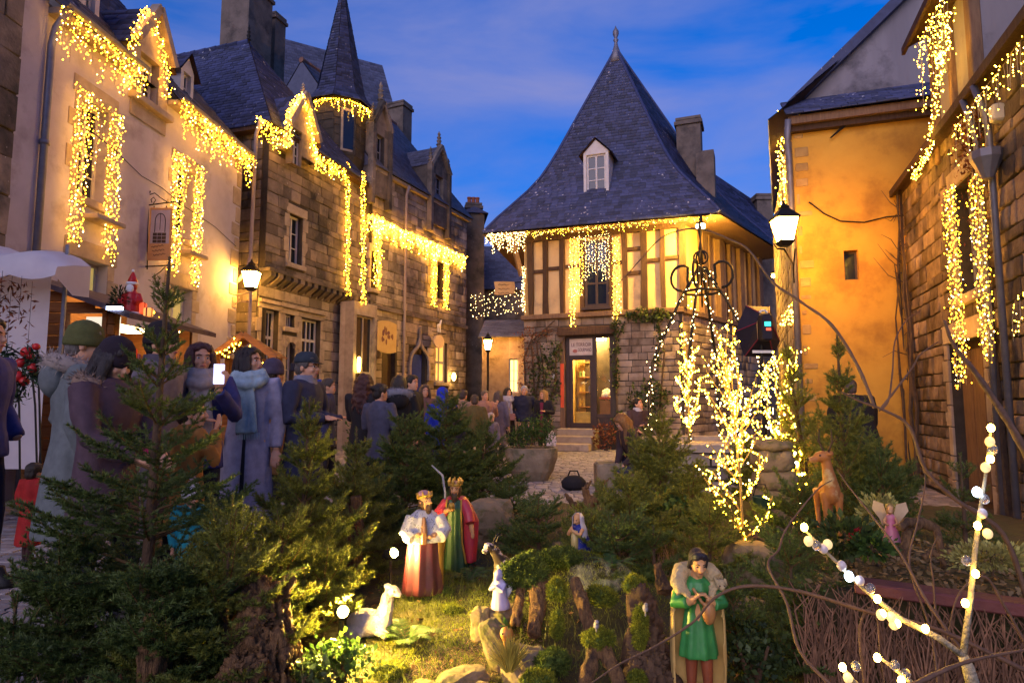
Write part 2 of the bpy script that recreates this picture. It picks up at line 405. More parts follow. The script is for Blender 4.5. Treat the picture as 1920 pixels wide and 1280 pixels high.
def ridge_cap(parent, a, b, r=.07, mat='ridge', n=None):
    a = Vector(a); b = Vector(b); L_ = (b-a).length; k = n or max(2, int(L_/.35)); mb = MB(); d = (b-a)/k
    for i in range(k): mb.tube([a+d*i-d*.04, a+d*(i+.5), a+d*(i+1)], [r*1.15, r, r*.95], 8)
    return mb.build('ridge_tiles', MT[mat], parent)
def chimney(parent, x, y, w, d, z0, z1, pots=0, mat='chimney', loc=None, cap=True):
    mb = MB(); mb.box(x-w/2, x+w/2, y-d/2, y+d/2, z0, z1)
    if cap:
        mb.box(x-w/2-.06, x+w/2+.06, y-d/2-.06, y+d/2+.06, z1-.16, z1-.05); mb.box(x-w/2-.02, x+w/2+.02, y-d/2-.02, y+d/2+.02, z1-.001, z1+.08)
    c = mb.build('chimney', MT[mat], parent)
    for k in range(pots):
        px_ = x + (k-(pots-1)/2)*w*.8/max(1, pots)
        MB().lathe([(.085,z1),(.075,z1+.3),(.09,z1+.32),(.09,z1+.38),(.06,z1+.38)], 10, (px_, y, 0)).build('chimney_pot', MT['terracotta'], c, smooth=False)
    return c
def finial(mb, c, h, r):
    mb.lathe([(r*.9,0),(r*.55,h*.12),(r*1.0,h*.2),(r*.5,h*.28),(r*.85,h*.42),(r*.45,h*.5),(r*.75,h*.62),(r*.35,h*.7),(r*.55,h*.82),(r*.3,h*.9),(r*.05,h)], 8, c); return mb
def gutter(parent, x0, x1, y, z, mat='zinc'):
    n = 7; pr = [(y-.06*math.cos(math.pi*k/(n-1)), z-.06*math.sin(math.pi*k/(n-1))) for k in range(n)]
    mb = MB(); mb.loft([[(x, a, b) for a, b in pr] for x in (x0, x1)], cap=False, close=False)
    return mb.build('gutter', MT[mat], parent, fix=False)
def surround(parent, x0, x1, z0, z1, w=.16, proud=.03, mat='dressed', sill=True, lintel=.22, y=0.0, seed=0, base=None):
    """quoined stone jambs, lintel and sill round an opening"""
    r = random.Random(seed); m = MT[mat]; kw = dict(loc=base[0], rotz=base[1]) if base else {}
    for s in (-1, 1):
        z = z0; k = 0
        while z < z1 - .02:
            h = min(r.uniform(.22, .36), z1-z); ww = w*(1.45 if k % 2 else .85); k += 1
            if s < 0: MB().bbox(x0-ww, x0-.001, y-proud, y+.1, z+.004, z+h-.004, .008).build('jamb_stone', m, parent, **kw)
            else: MB().bbox(x1+.001, x1+ww, y-proud, y+.1, z+.004, z+h-.004, .008).build('jamb_stone', m, parent, **kw)
            z += h
    MB().bbox(x0-w*1.1, x1+w*1.1, y-proud-.004, y+.1, z1+.002, z1+lintel, .01).build('lintel', m, parent, **kw)
    if sill: MB().bbox(x0-w*.7, x1+w*.7, y-proud-.06, y+.12, z0-.12, z0-.002, .01).build('sill', m, parent, **kw)
def gable_dormer(parent, x0, x1, z0, ze, za, hole, y, back, mat, slate='slate', ov=.1, xm=None, n=7, coping=None, seed=5):
    """stone dormer: gabled front with opening, cheeks and a little slated roof running back"""
    xm = xm if xm is not None else (x0+x1)/2
    mb = MB(); panel(mb, x0, x1, z0, ze, [hole] if hole else [], y, .2)
    mb.add([(x0,y,ze),(x1,y,ze),(xm,y,za),(x0,y+.2,ze),(x1,y+.2,ze),(xm,y+.2,za)], [(0,1,2),(3,5,4),(0,2,5,3),(1,4,5,2)])
    mb.box(x0+.002, x1-.002, y+.2, back, z0, ze)
    for x in (x0, x1): mb.quad((x,y,z0),(x,y+.21,z0),(x,y+.21,ze),(x,y,ze))
    d = mb.build('dormer', MT[mat], parent, fix=False)
    for sx, xe in ((-1, x0-ov), (1, x1+ov)):
        sl = (za-ze)/(xm-x0); zz = ze - ov*sl*.8
        if sx < 0: slates(d, lerp((xe,y-.08,zz),(xm,y-.08,za+.05)), lerp((xe,back,zz),(xm,back,za+.05)), n, .22, slate, 'dormer_slates', seed)
        else: slates(d, lerp((xe,back,zz),(xm,back,za+.05)), lerp((xe,y-.08,zz),(xm,y-.08,za+.05)), n, .22, slate, 'dormer_slates', seed+1)
    if coping:
        for xe in (x0-.04, x1+.04): MB().beam((xe,y-.05,ze-.02),(xm,y-.05,za+.06),.16,.12).build('coping', MT[coping], d)
    return d
def Hf(F): return lambda x, z: (F.w(x, 0, z) - Vector((0,0,CAM_H))).length
def hole(F, pl, pt, pr, pb, y=0.0, lean='l'):
    """opening from photo pixels: left px, top px, right px, bottom px; top/bottom read at the left (l) or right (r) edge"""
    xl = F.loc(pl, (pt+pb)/2, y)[0]; xr = F.loc(pr, (pt+pb)/2, y)[0]
    ref = pl if lean == 'l' else pr
    return (xl, xr, F.loc(ref, pb, y)[1], F.loc(ref, pt, y)[1])

# ================================================================== ground
def flat(name, pts, z, mat):
    mb = MB(); mb.add([(x, y, z) for x, y in pts], [tuple(range(len(pts)))]); return mb.build(name, MT[mat], fix=False)
MT['earth'] = pm('dark_ground', (.16,.14,.13), (.10,.09,.085), 1.5, .95, .3)
MT['sett'] = pm('granite_setts', (.30,.27,.27), (.21,.19,.19), 6, .72, .25, 50, isl=.28, spec=.45)
MT['joint'] = pm('sand_joints', (.10,.085,.075), (.06,.05,.045), 9, .97, .3)
g = flat('ground', [(-400,-400),(400,-400),(400,600),(-400,600)], -.03, 'earth'); struct(g, 'dark ground stretching beyond the square')
pv = flat('plaza_paving', [(-12,-6),(12,-6),(14,30),(-8,40)], -.012, 'joint'); struct(pv, 'granite sett paving of the village square')
def setts():
    """rows of small granite setts where the square shows; the nearest are objects of their own"""
    r = random.Random(4); out = []
    y = 2.6
    while y < 19.5:
        h = .105 if y < 8 else .13
        x = -7.2 - r.uniform(0, .1)
        while x < 8.5:
            w = r.uniform(.12, .2)
            vis = (x < -1.6 and y < 9 and x > -y*.86) or (6.0 < y and -y*.62 < x < y*.85)
            if vis: out.append((x, y, w-.012, h-.012))
            x += w
        y += h
    out.sort(key=lambda q: q[0]**2 + q[1]**2 if q[0] < -1.95 and q[1] < 5 and q[0] > -q[1]*.83 else 1e6+q[1])
    unit = MB().bbox(0, 1, 0, 1, -.5, 1, .07).mesh('sett'); unit.materials.append(MT['sett'])
    bv = np.array([[0,0,-.5],[1,0,-.5],[1,1,-.5],[0,1,-.5],[.0,.0,.6],[1,0,.6],[1,1,.6],[0,1,.6],[.1,.1,1],[.9,.1,1],[.9,.9,1],[.1,.9,1]], float)
    bf = np.array([[0,1,5,4],[1,2,6,5],[2,3,7,6],[3,0,4,7],[4,5,9,8],[5,6,10,9],[6,7,11,10],[7,4,8,11],[8,9,10,11]])
    V = []; F = []; off = 0
    for i, (x, y, w, h) in enumerate(out):
        d = .018*r.uniform(.6, 1.3)
        if i < 300:
            o = bpy.data.objects.new('sett', unit); COL.objects.link(o); o.parent = pv; o.location = (x, y, -.012); o.scale = (w, h, d)
        else:
            V.append(bv*np.array([w,h,d])+np.array([x,y,-.012])); F.append(bf+off); off += 12
    stuff(link('sett_field', np_mesh('sett_field', np.concatenate(V), np.concatenate(F)), MT['sett'], pv))
setts()

# ================================================================== white house on the left
F1 = Fac(-6.495, 5.0, math.atan2(1, .075))
H1 = thing('white_house', 'long white plastered house with lit window curtains and slate roof', 'house', F1.o, F1.phi)
L1 = F1.loc(447, 480)[0]
E1 = (F1.loc(322, 184)[1] + F1.loc(240, 126)[1])/2
w1 = hole(F1, 148, 214, 200, 366); w1 = (w1[0], w1[1], w1[2], F1.loc(196, 206)[1])
w2 = hole(F1, 329, 322, 361, 441); w2 = (w2[0], w2[1], w2[2], F1.loc(354, 322)[1])
g1 = hole(F1, 134, 478, 200, 585); g2 = hole(F1, 317, 532, 358, 655)
g2 = (g2[0], g2[1], .15, g2[3])
d1x0, d1x1 = F1.loc(246, 150)[0], F1.loc(312, 170)[0]
d1h = (F1.loc(258, 150)[0], F1.loc(294, 170)[0], F1.loc(258, 180)[1], F1.loc(270, 102)[1])
d1z = F1.loc(250, 68)[1]; d1a = F1.loc(277, 10)[1]
x10 = F1.loc(66, 300)[0]
xn0 = -2.2
house_wall(H1, x10-.001, L1, 0, E1, [w1, w2, g1, g2, (d1h[0], d1h[1], d1h[2], E1)], 6.0, 'plaster')
window(H1, w1[0], w1[1], w1[2], w1[3], .16, 2, 4, 'white_wood', 'glass'); window(H1, w2[0], w2[1], w2[2], w2[3], .16, 2, 4, 'white_wood', 'glass')
window(H1, g1[0], g1[1], g1[2], g1[3], .16, 1, 1, 'grey_wood', 'glass_green'); window(H1, g2[0], g2[1], g2[2], g2[3], .16, 2, 2, 'white_wood', 'glass_green', transom=1)
for k, h_ in enumerate((w1, w2, g1, g2)): surround(H1, *h_, w=.17, proud=.012, seed=k, sill=(k < 2), lintel=.26)
for h_, (pl, pr, py) in ((w1, (150, 209, 400)), (w2, (330, 371, 468))):
    xa = F1.loc(pl, py)[0]; za = F1.loc(pl, py)[1]; MB().bbox(xa, h_[1]+.15, -.28, .05, za-.07, za, .01).build('ledge', MT['dressed'], H1)
# quoins at the far end
z = .1; k = 0
while z < E1-.3:
    hh = random.uniform(.26, .42); MB().bbox(L1-(.34 if k % 2 else .2), L1+.006, -.015, .2, z, z+hh-.02, .02).build('quoin', MT['dressed'], H1); z += hh; k += 1
gable_dormer(H1, d1x0, d1x1, E1-.75, d1z, d1a, d1h, -.03, 3.0, 'dressed', coping='dressed', n=6)
window(H1, d1h[0]+.02, d1h[1]-.02, d1h[2], d1h[3], .1, 2, 3, 'white_wood', 'glass')
MB().bbox(d1x0-.05, d1x1+.05, -.14, .1, d1h[2]-.12, d1h[2]-.01, .01).build('sill', MT['dressed'], H1)
for (za_, xa_, xb_) in ((E1, x10-.1, L1+.06),):
    RB = 3.4
    ex = lambda x: lerp((x,-.22,E1-.06),(x,RB,E1+4.1)); kk = .2
    slates(H1, ex(xa_), ex(d1x0-.02), 40, .25, 'slate', 'roof_slates', 11); slates(H1, ex(d1x1+.02), ex(xb_), 40, .25, 'slate', 'roof_slates', 14)
    slates(H1, lerp(ex(d1x0-.02)(kk), ex(d1x0-.02)(1)), lerp(ex(d1x1+.02)(kk), ex(d1x1+.02)(1)), 32, .25, 'slate', 'roof_slates', 15)
    MB().add([(xb_-.06,.0,E1),(xb_-.06,RB,E1+4.0),(xb_-.06,6,E1),(xb_-.3,.0,E1),(xb_-.3,RB,E1+4.0),(xb_-.3,6,E1)], [(0,1,2),(3,5,4),(0,3,4,1),(1,4,5,2)]).build('gable', MT['plaster'], H1)
    slates(H1, lerp((xb_,7.0,E1-.06),(xb_,RB,E1+4.1)), lerp((xa_,7.0,E1-.06),(xa_,RB,E1+4.1)), 20, .4, 'slate', 'rear_slates', 12)
for ga, gb in ((x10, d1x0-.02), (d1x1+.02, L1)):
    gutter(H1, ga, gb+.0, -.27, E1-.02); MB().box(ga, gb, -.2, .0, E1-.16, E1-.075).build('cornice', MT['dressed'], H1)
def wood_dormer(pl, pr, pt, pb, pa, back_y):
    xa, zb = F1.loc(pl, pb, back_y); xb, zt = F1.loc(pr, pt, back_y); za = F1.loc((pl+pr)/2, pa, back_y)[1]
    gable_dormer(H1, xa, xb, zb-.1, zt, za, (xa+.09, xb-.09, zb, zt-.08), back_y, back_y+2.4, 'white_wood', n=5, ov=.12)
    window(H1, xa+.09, xb-.09, zb, zt-.08, back_y+.08, 2, 3, 'white_wood', 'glass', fw=.04)
wood_dormer(336, 364, 142, 200, 102, .35)
wood_dormer(146, 190, -40, 62, -90, .5)
xp = F1.loc(64, 300)[0]
mb = MB(); mb.tube([(xp+.1,-.27,E1-.05),(xp+.06,-.12,E1-.35),(xp+.04,-.09,E1-.6),(xp+.04,-.09,0)], .048, 8)
for zz in (1.2, 2.9, 4.6): mb.lathe([(.062,zz),(.062,zz+.06)], 8, (xp+.04,-.09,0))
mb.build('downpipe', MT['zinc'], H1, smooth=True)
# cable along the facade
pts = [(160,240),(215,285),(262,330),(300,352),(340,385),(400,425),(440,462)]
MB().tube([Vector((F1.loc(a,b)[0], -.03, F1.loc(a,b)[1])) for a, b in pts], .008, 4).build('cable', MT['iron'], H1)

# neighbour: dark stone house at the frame edge
H0 = thing('stone_cottage', 'dark block stone house end beside the white house downpipe', 'house', F1.o, F1.phi)
p0 = house_wall(H0, xn0, x10-.42, 0, 8.2, [], 5.0, 'mortar', y=-.06)
stones(p0, xn0+2.2, x10-.42, .4, 8.1, [], (.32,.5), (.5,.8), .03, 120, 'granite_dark', Hf(F1), y=-.06, seed=21)
MB().box(x10-.42, x10-.002, -.035, 4, 0, 7.6).build('pilaster', MT['plaster'], H0)

# ================================================================== corner stone house with hipped roof and turret
F2 = Fac(-5.7, 14.2, math.atan2(1, .325))
H2 = thing('granite_mansion', 'granite house with steep hipped roof and arched ground floor windows', 'house', F2.o, F2.phi)
E2 = F2.loc(490, 236)[1]; L2 = 4.55
cz = (F2.loc(500, 506)[1] + F2.loc(600, 545)[1])/2
u1 = hole(F2, 541, 398, 567, 492, -.14)
a1 = hole(F2, 488, 576, 521, 690); a1 = (a1[0], a1[1], .95, a1[3])
a2 = hole(F2, 563, 594, 600, 690); a2 = (a2[0], a2[1], .85, a2[3])
adoor = hole(F2, 535, 638, 552, 700); adoor = (adoor[0], adoor[1], .1, adoor[3]); atop = hole(F2, 534, 588, 552, 612)
low = [a1, a2, adoor, atop]
p2 = house_wall(H2, 0, L2, 0, cz, low, 7.5, 'mortar', name='wall')
stones(p2, .0, L2, .05, cz-.1, [(h_[0]-.1, h_[1]+.1, h_[2]-.1, h_[3]+.12) for h_ in low], (.22,.32), (.34,.62), .024, 130, 'granite', Hf(F2), seed=2)
dz0 = F2.loc(548, 318)[1]
dh = (F2.loc(549, 270, -.46)[0], F2.loc(565, 280, -.46)[0], F2.loc(549, 306, -.46)[1], F2.loc(549, 240, -.46)[1])
p2u = house_wall(H2, 0, L2, cz, E2, [u1], 7.5, 'mortar', y=-.14, name='upper_wall')
stones(p2u, 0, L2, cz+.02, E2-.02, [(u1[0]-.08, u1[1]+.08, u1[2]-.1, u1[3]+.1)], (.14,.3), (.18,.55), .026, 130, 'granite_dark', Hf(F2), y=-.14, seed=3)
# end wall facing the square
p2s = MB().box(-.001, .3, 0, 7.5, 0, E2).build('end_wall', MT['mortar'], H2)
p2e = house_wall(H2, 0, 7.0, 0, E2, [], .2, 'mortar', name='end_facing', loc=Vector((-.03, 7.0, 0)), rotz=-math.pi/2)
stones(p2e, 3.5, 7.0, .05, E2-.02, [], (.2,.3), (.3,.55), .022, 120, 'granite_dark', None, seed=4)
for k in range(17):
    x = .12 + k*(L2-.25)/16; MB().add([(x-.08,-.30,cz-.02),(x+.08,-.30,cz-.02),(x+.08,.02,cz-.02),(x-.08,.02,cz-.02),(x-.08,-.30,cz-.12),(x+.08,-.30,cz-.12),(x+.08,.02,cz-.34),(x-.08,.02,cz-.34)],
        [(0,1,2,3),(4,7,6,5),(0,4,5,1),(1,5,6,2),(2,6,7,3),(3,7,4,0)]).build('corbel', MT['granite_dark'], H2)
MB().box(-.03, L2, -.32, .0, cz-.02, cz+.06).build('corbel_course', MT['granite_dark'], H2)
MB().box(a1[0]-.12, a2[1]+.12, -.09, .02, a1[3]+.12, a1[3]+.2).build('hood_mould', MT['dressed'], H2)
MB().box(a1[1]+.0, a2[0], -.045, .02, adoor[3]+.2, a1[3]+.118).build('tympanum', MT['dressed'], H2) if False else None
window(H2, *u1, .0, 2, 3, 'white_wood', 'glass', fw=.06); surround(H2, *u1, w=.13, proud=.03, y=-.14, seed=8)
window(H2, a1[0], a1[1], a1[2], a1[3], .14, 4, 4, 'white_wood', 'glass', transom=3, fw=.06); window(H2, a2[0], a2[1], a2[2], a2[3], .14, 4, 5, 'white_wood', 'glass', transom=4, fw=.06)
window(H2, adoor[0], adoor[1], adoor[2], adoor[3], .14, 2, 4, 'white_wood', 'glass', fw=.07); window(H2, *atop, .12, 4, 1, 'white_wood', 'glass', fw=.04)
for k, h_ in enumerate((a1, a2, adoor, atop)): surround(H2, *h_, w=.12, proud=.03, seed=30+k, sill=(k != 2), lintel=.12)
# arched heads over the shop door
mb = MB(); xm = (adoor[0]+adoor[1])/2; rr = (adoor[1]-adoor[0])/2
for k in range(8):
    t0, t1 = math.pi*k/8, math.pi*(k+1)/8
    mb.loft([[(xm-(rr+o)*math.cos(t), yy, adoor[3]-.16+(rr+o)*math.sin(t)*.8) for o, yy in ((0,-.05),(.16,-.05),(.16,.05),(0,.05))] for t in (t0, t1-.02)])
mb.build('door_arch', MT['dressed'], H2)
# hip roof
RX, RY, RZ = 1.75, 2.1, E2+3.45
O = .3
c0, c1 = Vector((-O,-O-.14,E2-.05)), Vector((L2-.6,-O-.14,E2-.05)); rg = Vector((RX,RY,RZ)); rb = Vector((RX,7.5,RZ)); c0b = Vector((-O,7.6,E2-.05)); c1b = Vector((L2-.6,7.6,E2-.05))
slates(H2, lerp(c0, rg), lerp(c1, rg), 34, .24, 'slate', 'front_slates', 21)
slates(H2, lerp(c0b, rb), lerp(c0, rg), 34, .26, 'slate', 'side_slates', 22)
slates(H2, lerp(c1, rg), lerp(c1b, rb), 34, .3, 'slate', 'far_slates', 23)
ridge_cap(H2, rg, rb, .07, 'slate'); 
mb = MB(); finial(mb, rg - Vector((0,0,.05)), .55, .07); mb.build('roof_finial', MT['iron'], H2)
MB().box(-.28, L2-.6, -.4, -.12, E2-.14, E2-.04).build('eave_board', MT['oak'], H2); MB().box(-.28, -.02, -.12, 7, E2-.14, E2-.04).build('eave_board', MT['oak'], H2)
# pointed stone dormer with arched light
dx0, dx1 = F2.loc(537, 290, -.46)[0], F2.loc(592, 290, -.46)[0]
dze = F2.loc(540, 232, -.46)[1]; dza = F2.loc(563, 176, -.46)[1]
gable_dormer(H2, dx0, dx1, E2-.45, dze, dza, dh, -.47, 2.4, 'granite_dark', coping='dressed', n=6)
window(H2, dh[0]+.01, dh[1]-.01, dh[2], dh[3]-.1, -.38, 2, 3, 'white_wood', 'glass', fw=.04)
mb = MB(); finial(mb, ((dx0+dx1)/2,-.44,dza), .35, .07); mb.build('dormer_finial', MT['dressed'], H2)
xq = F2.loc(484, 300, -.3)[0]
MB().tube([(xq,-.34,E2-.05),(xq,-.22,E2-.4),(xq,-.2,cz+.2),(xq-.12,-.24,cz-.1),(xq-.25,-.1,cz-.4)], .04, 8).build('downpipe', MT['pipe_pale'], H2, smooth=True)
# chimneys behind the hipped roof
q = at(462, 60, 20.0); ql = Vector(((q - F2.o).dot(F2.u), (q - F2.o).dot(F2.n), 0)); chimney(H2, ql.x, ql.y, 1.1, 1.1, E2, at(462, -12, 20).z)
q = at(506, 60, 21.5); ql = Vector(((q - F2.o).dot(F2.u), (q - F2.o).dot(F2.n), 0)); chimney(H2, ql.x, ql.y, .55, .9, E2, at(506, 38, 21.5).z)

# turret
TC = at(622, 757, 18.1); TC.z = 0
T = thing('stair_turret', 'octagonal granite stair turret with tall slate spire and light garland', 'turret', TC, F2.phi)
k18 = FPX/18.1
tz = lambda py: at(640, py, 18.1).z
zr, zt0 = tz(302), tz(212)
def octo(r, z, n=8, ph=math.pi/8): return [Vector((r*math.cos(2*math.pi*k/n+ph), r*math.sin(2*math.pi*k/n+ph), z)) for k in range(n)]
mb = MB(); mb.loft([octo(.50, 0), octo(.50, tz(600)), octo(.60, tz(575)), octo(.66, tz(560)), octo(.66, zr-.35), octo(.80, zr-.05), octo(.80, zt0), octo(.86, zt0+.03), octo(.86, zt0+.12)])
tw = mb.build('tower', MT['mortar'], T)
def turret_stones(r0, z0, z1, seed, mat):
    for k in range(8):
        a = 2*math.pi*k/8 + math.pi/8; b = a + math.pi/4; pa = Vector((r0*math.cos(a), r0*math.sin(a), 0)); pb = Vector((r0*math.cos(b), r0*math.sin(b), 0))
        mid_ = (pa+pb)/2
        wn_ = Matrix.Rotation(F2.phi, 3, 'Z') @ mid_
        if wn_.y > .35: continue
        d = (pa-pb); rz = math.atan2(d.y, d.x)
        e = bpy.data.objects.new('facing', None); COL.objects.link(e); e.parent = T; e.location = pb; e.rotation_euler.z = rz
        ln = d.length; hs_ = []
        stones(e, 0, ln, z0, z1, hs_, (.2,.3), (.24,.4), .016, 14, mat, None, seed=seed+k, y=0)
turret_stones(.66, tz(560), zr-.36, 50, 'granite_dark'); turret_stones(.80, zr-.04, zt0, 60, 'granite_dark'); turret_stones(.50, .05, tz(602), 70, 'granite')
ap = Vector((0.0, 0.0, tz(-30)))
def spire(k):
    a = octo(1.0, 0)[k]; 
    def f(t):
        # flared foot then straight
        rr_ = .98*(1-t)**1.0 * (1 - .28*math.exp(-((t-.12)/.12)**2) if t > .0 else 1)
        rr_ = max(.004, (1.02 - 3.0*t if t < .1 else .72*(1-(t-.1)/.9)))
        return Vector((a.x*rr_, a.y*rr_, zt0+.08 + (ap.z-zt0)*t))
    return f
for k in range(8): slates(T, spire(k), spire((k+1) % 8), 44, .2, 'slate', 'spire_slates', 80+k)
for py0, py1, pl, pr, fr in ((240, 298, 650, 664, 'brown_wood'),):
    pass
def turret_window(ang, zlo, zhi, w, r0):
    e = bpy.data.objects.new('window', None); 
    c = Vector((r0*math.cos(ang), r0*math.sin(ang), 0))
    mb = MB(); mb.box(-w/2, w/2, -.03, .02, zlo, zhi)
    o = MB().box(-w/2-.06, w/2+.06, -.025, .02, zlo-.06, zhi+.08).build('window', MT['dressed'], T, loc=c, rotz=ang+math.pi/2)
    MB().box(-w/2, w/2, -.034, -.0251, zlo, zhi).build('pane', MT['glass'], o)
turret_window(-math.pi/2 - F2.phi + R(-10) + R(45), zr+.1, zt0-.25, .3, .74)
turret_window(-math.pi/2 - F2.phi + R(8), tz(470), tz(405), .26, .62)

# ================================================================== long granite house with two stone dormers
F3 = Fac(-4.1, 18.3, math.atan2(1, .45))
H3 = thing('gothic_house', 'long granite house with pinnacled stone dormers and garland along its front', 'house', F3.o, F3.phi)
L3 = F3.loc(874, 500)[0]; E3 = F3.loc(790, 362)[1]; S3 = F3.loc(760, 588)[1]
k1 = hole(F3, 695, 470, 706, 540); k2 = hole(F3, 819, 490, 831, 560)
m1 = hole(F3, 702, 600, 702, 700) ; m1 = None
gw = hole(F3, 816, 640, 838, 716); gd = hole(F3, 768, 650, 798, 720); gd = (gd[0], gd[1], .05, gd[3]); sd = hole(F3, 718, 640, 741, 700); sd = (sd[0], sd[1], .05, sd[3])
ho3 = [k1, k2, gw, gd, sd]
p3 = house_wall(H3, 0, L3, 0, E3, ho3, 6.5, 'mortar')
stones(p3, 0, L3, .05, E3-.02, [(h_[0]-.08, h_[1]+.08, h_[2]-.06, h_[3]+.1) for h_ in ho3], (.15,.32), (.2,.6), .024, 200, 'granite', Hf(F3), seed=6)
MB().box(-.1, L3, -.1, .02, S3-.07, S3+.05).build('string_course', MT['granite_dark'], H3)
for h_ in (k1, k2): window(H3, *h_, .1, 1, 3, 'brown_wood', 'glass'); surround(H3, *h_, w=.1, seed=40)
window(H3, *gw, .1, 2, 2, 'grey_wood', 'glass_warm', transom=1, fw=.07); surround(H3, *gw, w=.12, seed=41)
for h_, mt_ in ((gd, 'glass_bright'), (sd, 'brown_wood')):
    o = MB().box(h_[0], h_[1], .16, .2, h_[2], h_[3]).build('door', MT['brown_wood'], H3)
    if mt_ != 'brown_wood':
        MB().box(h_[0]+.04, h_[0]+.16, .14, .159, .5, h_[3]-.3).build('pane', MT[mt_], o); MB().box(h_[0]+.2, h_[1]-.05, .13, .158, .3, h_[3]-.2).build('banner', pm('blue_cloth', (.03,.06,.4), None, 5), o)
# ogee hood over the door
mb = MB(); xm = (gd[0]+gd[1])/2; hw = (gd[1]-gd[0])/2+.1
prof = [(-1,-1.2),(-1,-.4),(-.93,0),(-.75,.28),(-.45,.5),(-.2,.68),(-.07,.95),(0,1.4)]
path = [(xm+a*hw, -.08, gd[3]-.35+b*hw) for a, b in prof]; path2 = [(2*xm-a, b, c) for a, b, c in path]
mb.tube(path, [.06]*7+[.03], 6); mb.tube(path2, [.06]*7+[.03], 6); finial(mb, (xm,-.08,gd[3]-.35+1.3*hw), .3, .07)
mb.build('ogee_hood', MT['dressed'], H3)
mb = MB(); xm2 = (sd[0]+sd[1])/2
for k in range(8):
    t0, t1 = math.pi*k/8, math.pi*(k+1)/8
    mb.loft([[(xm2-(.36+o)*math.cos(t), yy, sd[3]-.1+(.36+o)*math.sin(t)*1.1) for o, yy in ((0,-.06),(.17,-.06),(.17,.05),(0,.05))] for t in (t0, t1-.02)])
mb.build('door_arch', MT['dressed'], H3)
# steep roof
def inv(F, p): d = p - F.o; return Vector((d.dot(F.u), d.dot(F.n), d.z))
RY3 = 2.6; RZ3 = F3.loc(700, 205, RY3)[1]; xr3 = F3.loc(742, 238, RY3)[0]
e0, e1 = Vector((-.3,-.22,E3-.04)), Vector((L3+.15,-.22,E3-.04)); r0_, r1_ = Vector((-.3,RY3,RZ3)), Vector((max(xr3, 1.2),RY3,RZ3)); e1b = Vector((L3+.15,5.6,E3-.04))
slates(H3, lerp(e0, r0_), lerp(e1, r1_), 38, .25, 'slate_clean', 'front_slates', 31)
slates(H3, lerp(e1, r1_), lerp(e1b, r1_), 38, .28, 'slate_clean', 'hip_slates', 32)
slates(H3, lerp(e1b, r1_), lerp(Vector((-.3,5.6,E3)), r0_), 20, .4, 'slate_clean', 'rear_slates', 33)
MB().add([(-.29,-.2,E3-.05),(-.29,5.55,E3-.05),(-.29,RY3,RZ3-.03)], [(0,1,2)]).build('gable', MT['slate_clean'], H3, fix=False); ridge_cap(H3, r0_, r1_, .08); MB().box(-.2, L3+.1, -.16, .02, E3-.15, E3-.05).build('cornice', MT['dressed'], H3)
cx3 = F3.loc(748, 230, RY3+.3)[0]; chimney(H3, cx3, RY3+.3, .62, .8, RZ3-1.6, F3.loc(748, 200, RY3+.3)[1])
def tall_dormer(pl, pr, pe, pa, pf, pb):
    x0, x1 = F3.loc(pl, (pe+pb)/2)[0], F3.loc(pr, (pe+pb)/2)[0]; ze = F3.loc((pl+pr)/2, pe)[1]; za = F3.loc((pl+pr)/2, pa)[1]; zb = F3.loc((pl+pr)/2, pb)[1]
    hw_ = (x1-x0); h_ = (x0+hw_*.28, x1-hw_*.28, E3+.05, ze-.25)
    gable_dormer(H3, x0, x1, E3-.9, ze, za, h_, -.14, 2.4, 'granite_dark', 'slate_clean', coping='granite_dark', n=6, ov=.02)
    window(H3, *h_, .0, 2, 2, 'grey_wood', 'glass', fw=.04)
    mb = MB(); finial(mb, ((x0+x1)/2,-.1,za), F3.loc((pl+pr)/2, pf)[1]-za, .11)
    for x in (x0, x1): mb.box(x-.07, x+.07, -.24, -.06, E3-1.2, ze); finial(mb, (x,-.14,ze), .6, .09)
    mb.build('pinnacles', MT['granite_dark'], H3)
tall_dormer(690, 722, 240, 196, 152, 330); tall_dormer(800, 834, 318, 278, 246, 400)
xd = F3.loc(756, 450)[0]; MB().tube([(xd,-.2,E3-.1),(xd,-.1,E3-.4),(xd,-.1,2.6),(xd,-.1,.2)], .045, 8).build('downpipe', MT['pipe_pale'], H3, smooth=True)
# mullioned shop window between turret and house
q0, q1 = F3.loc(668, 640, -.5)[0], F3.loc(702, 640, -.5)[0]
zt_, zb_ = F3.loc(685, 592, -.5)[1], .5
bay = house_wall(H3, q0-.12, q1+.1, 0, zt_+.35, [(q0, q1, zb_, zt_)], .46, 'dressed', y=-.5, name='bay_wall')
window(H3, q0, q1, zb_, zt_, -.4, 2, 2, 'dressed', 'glass', fw=.05, bar=.06, transom=1)
bl = at(684, 690, 17.6)

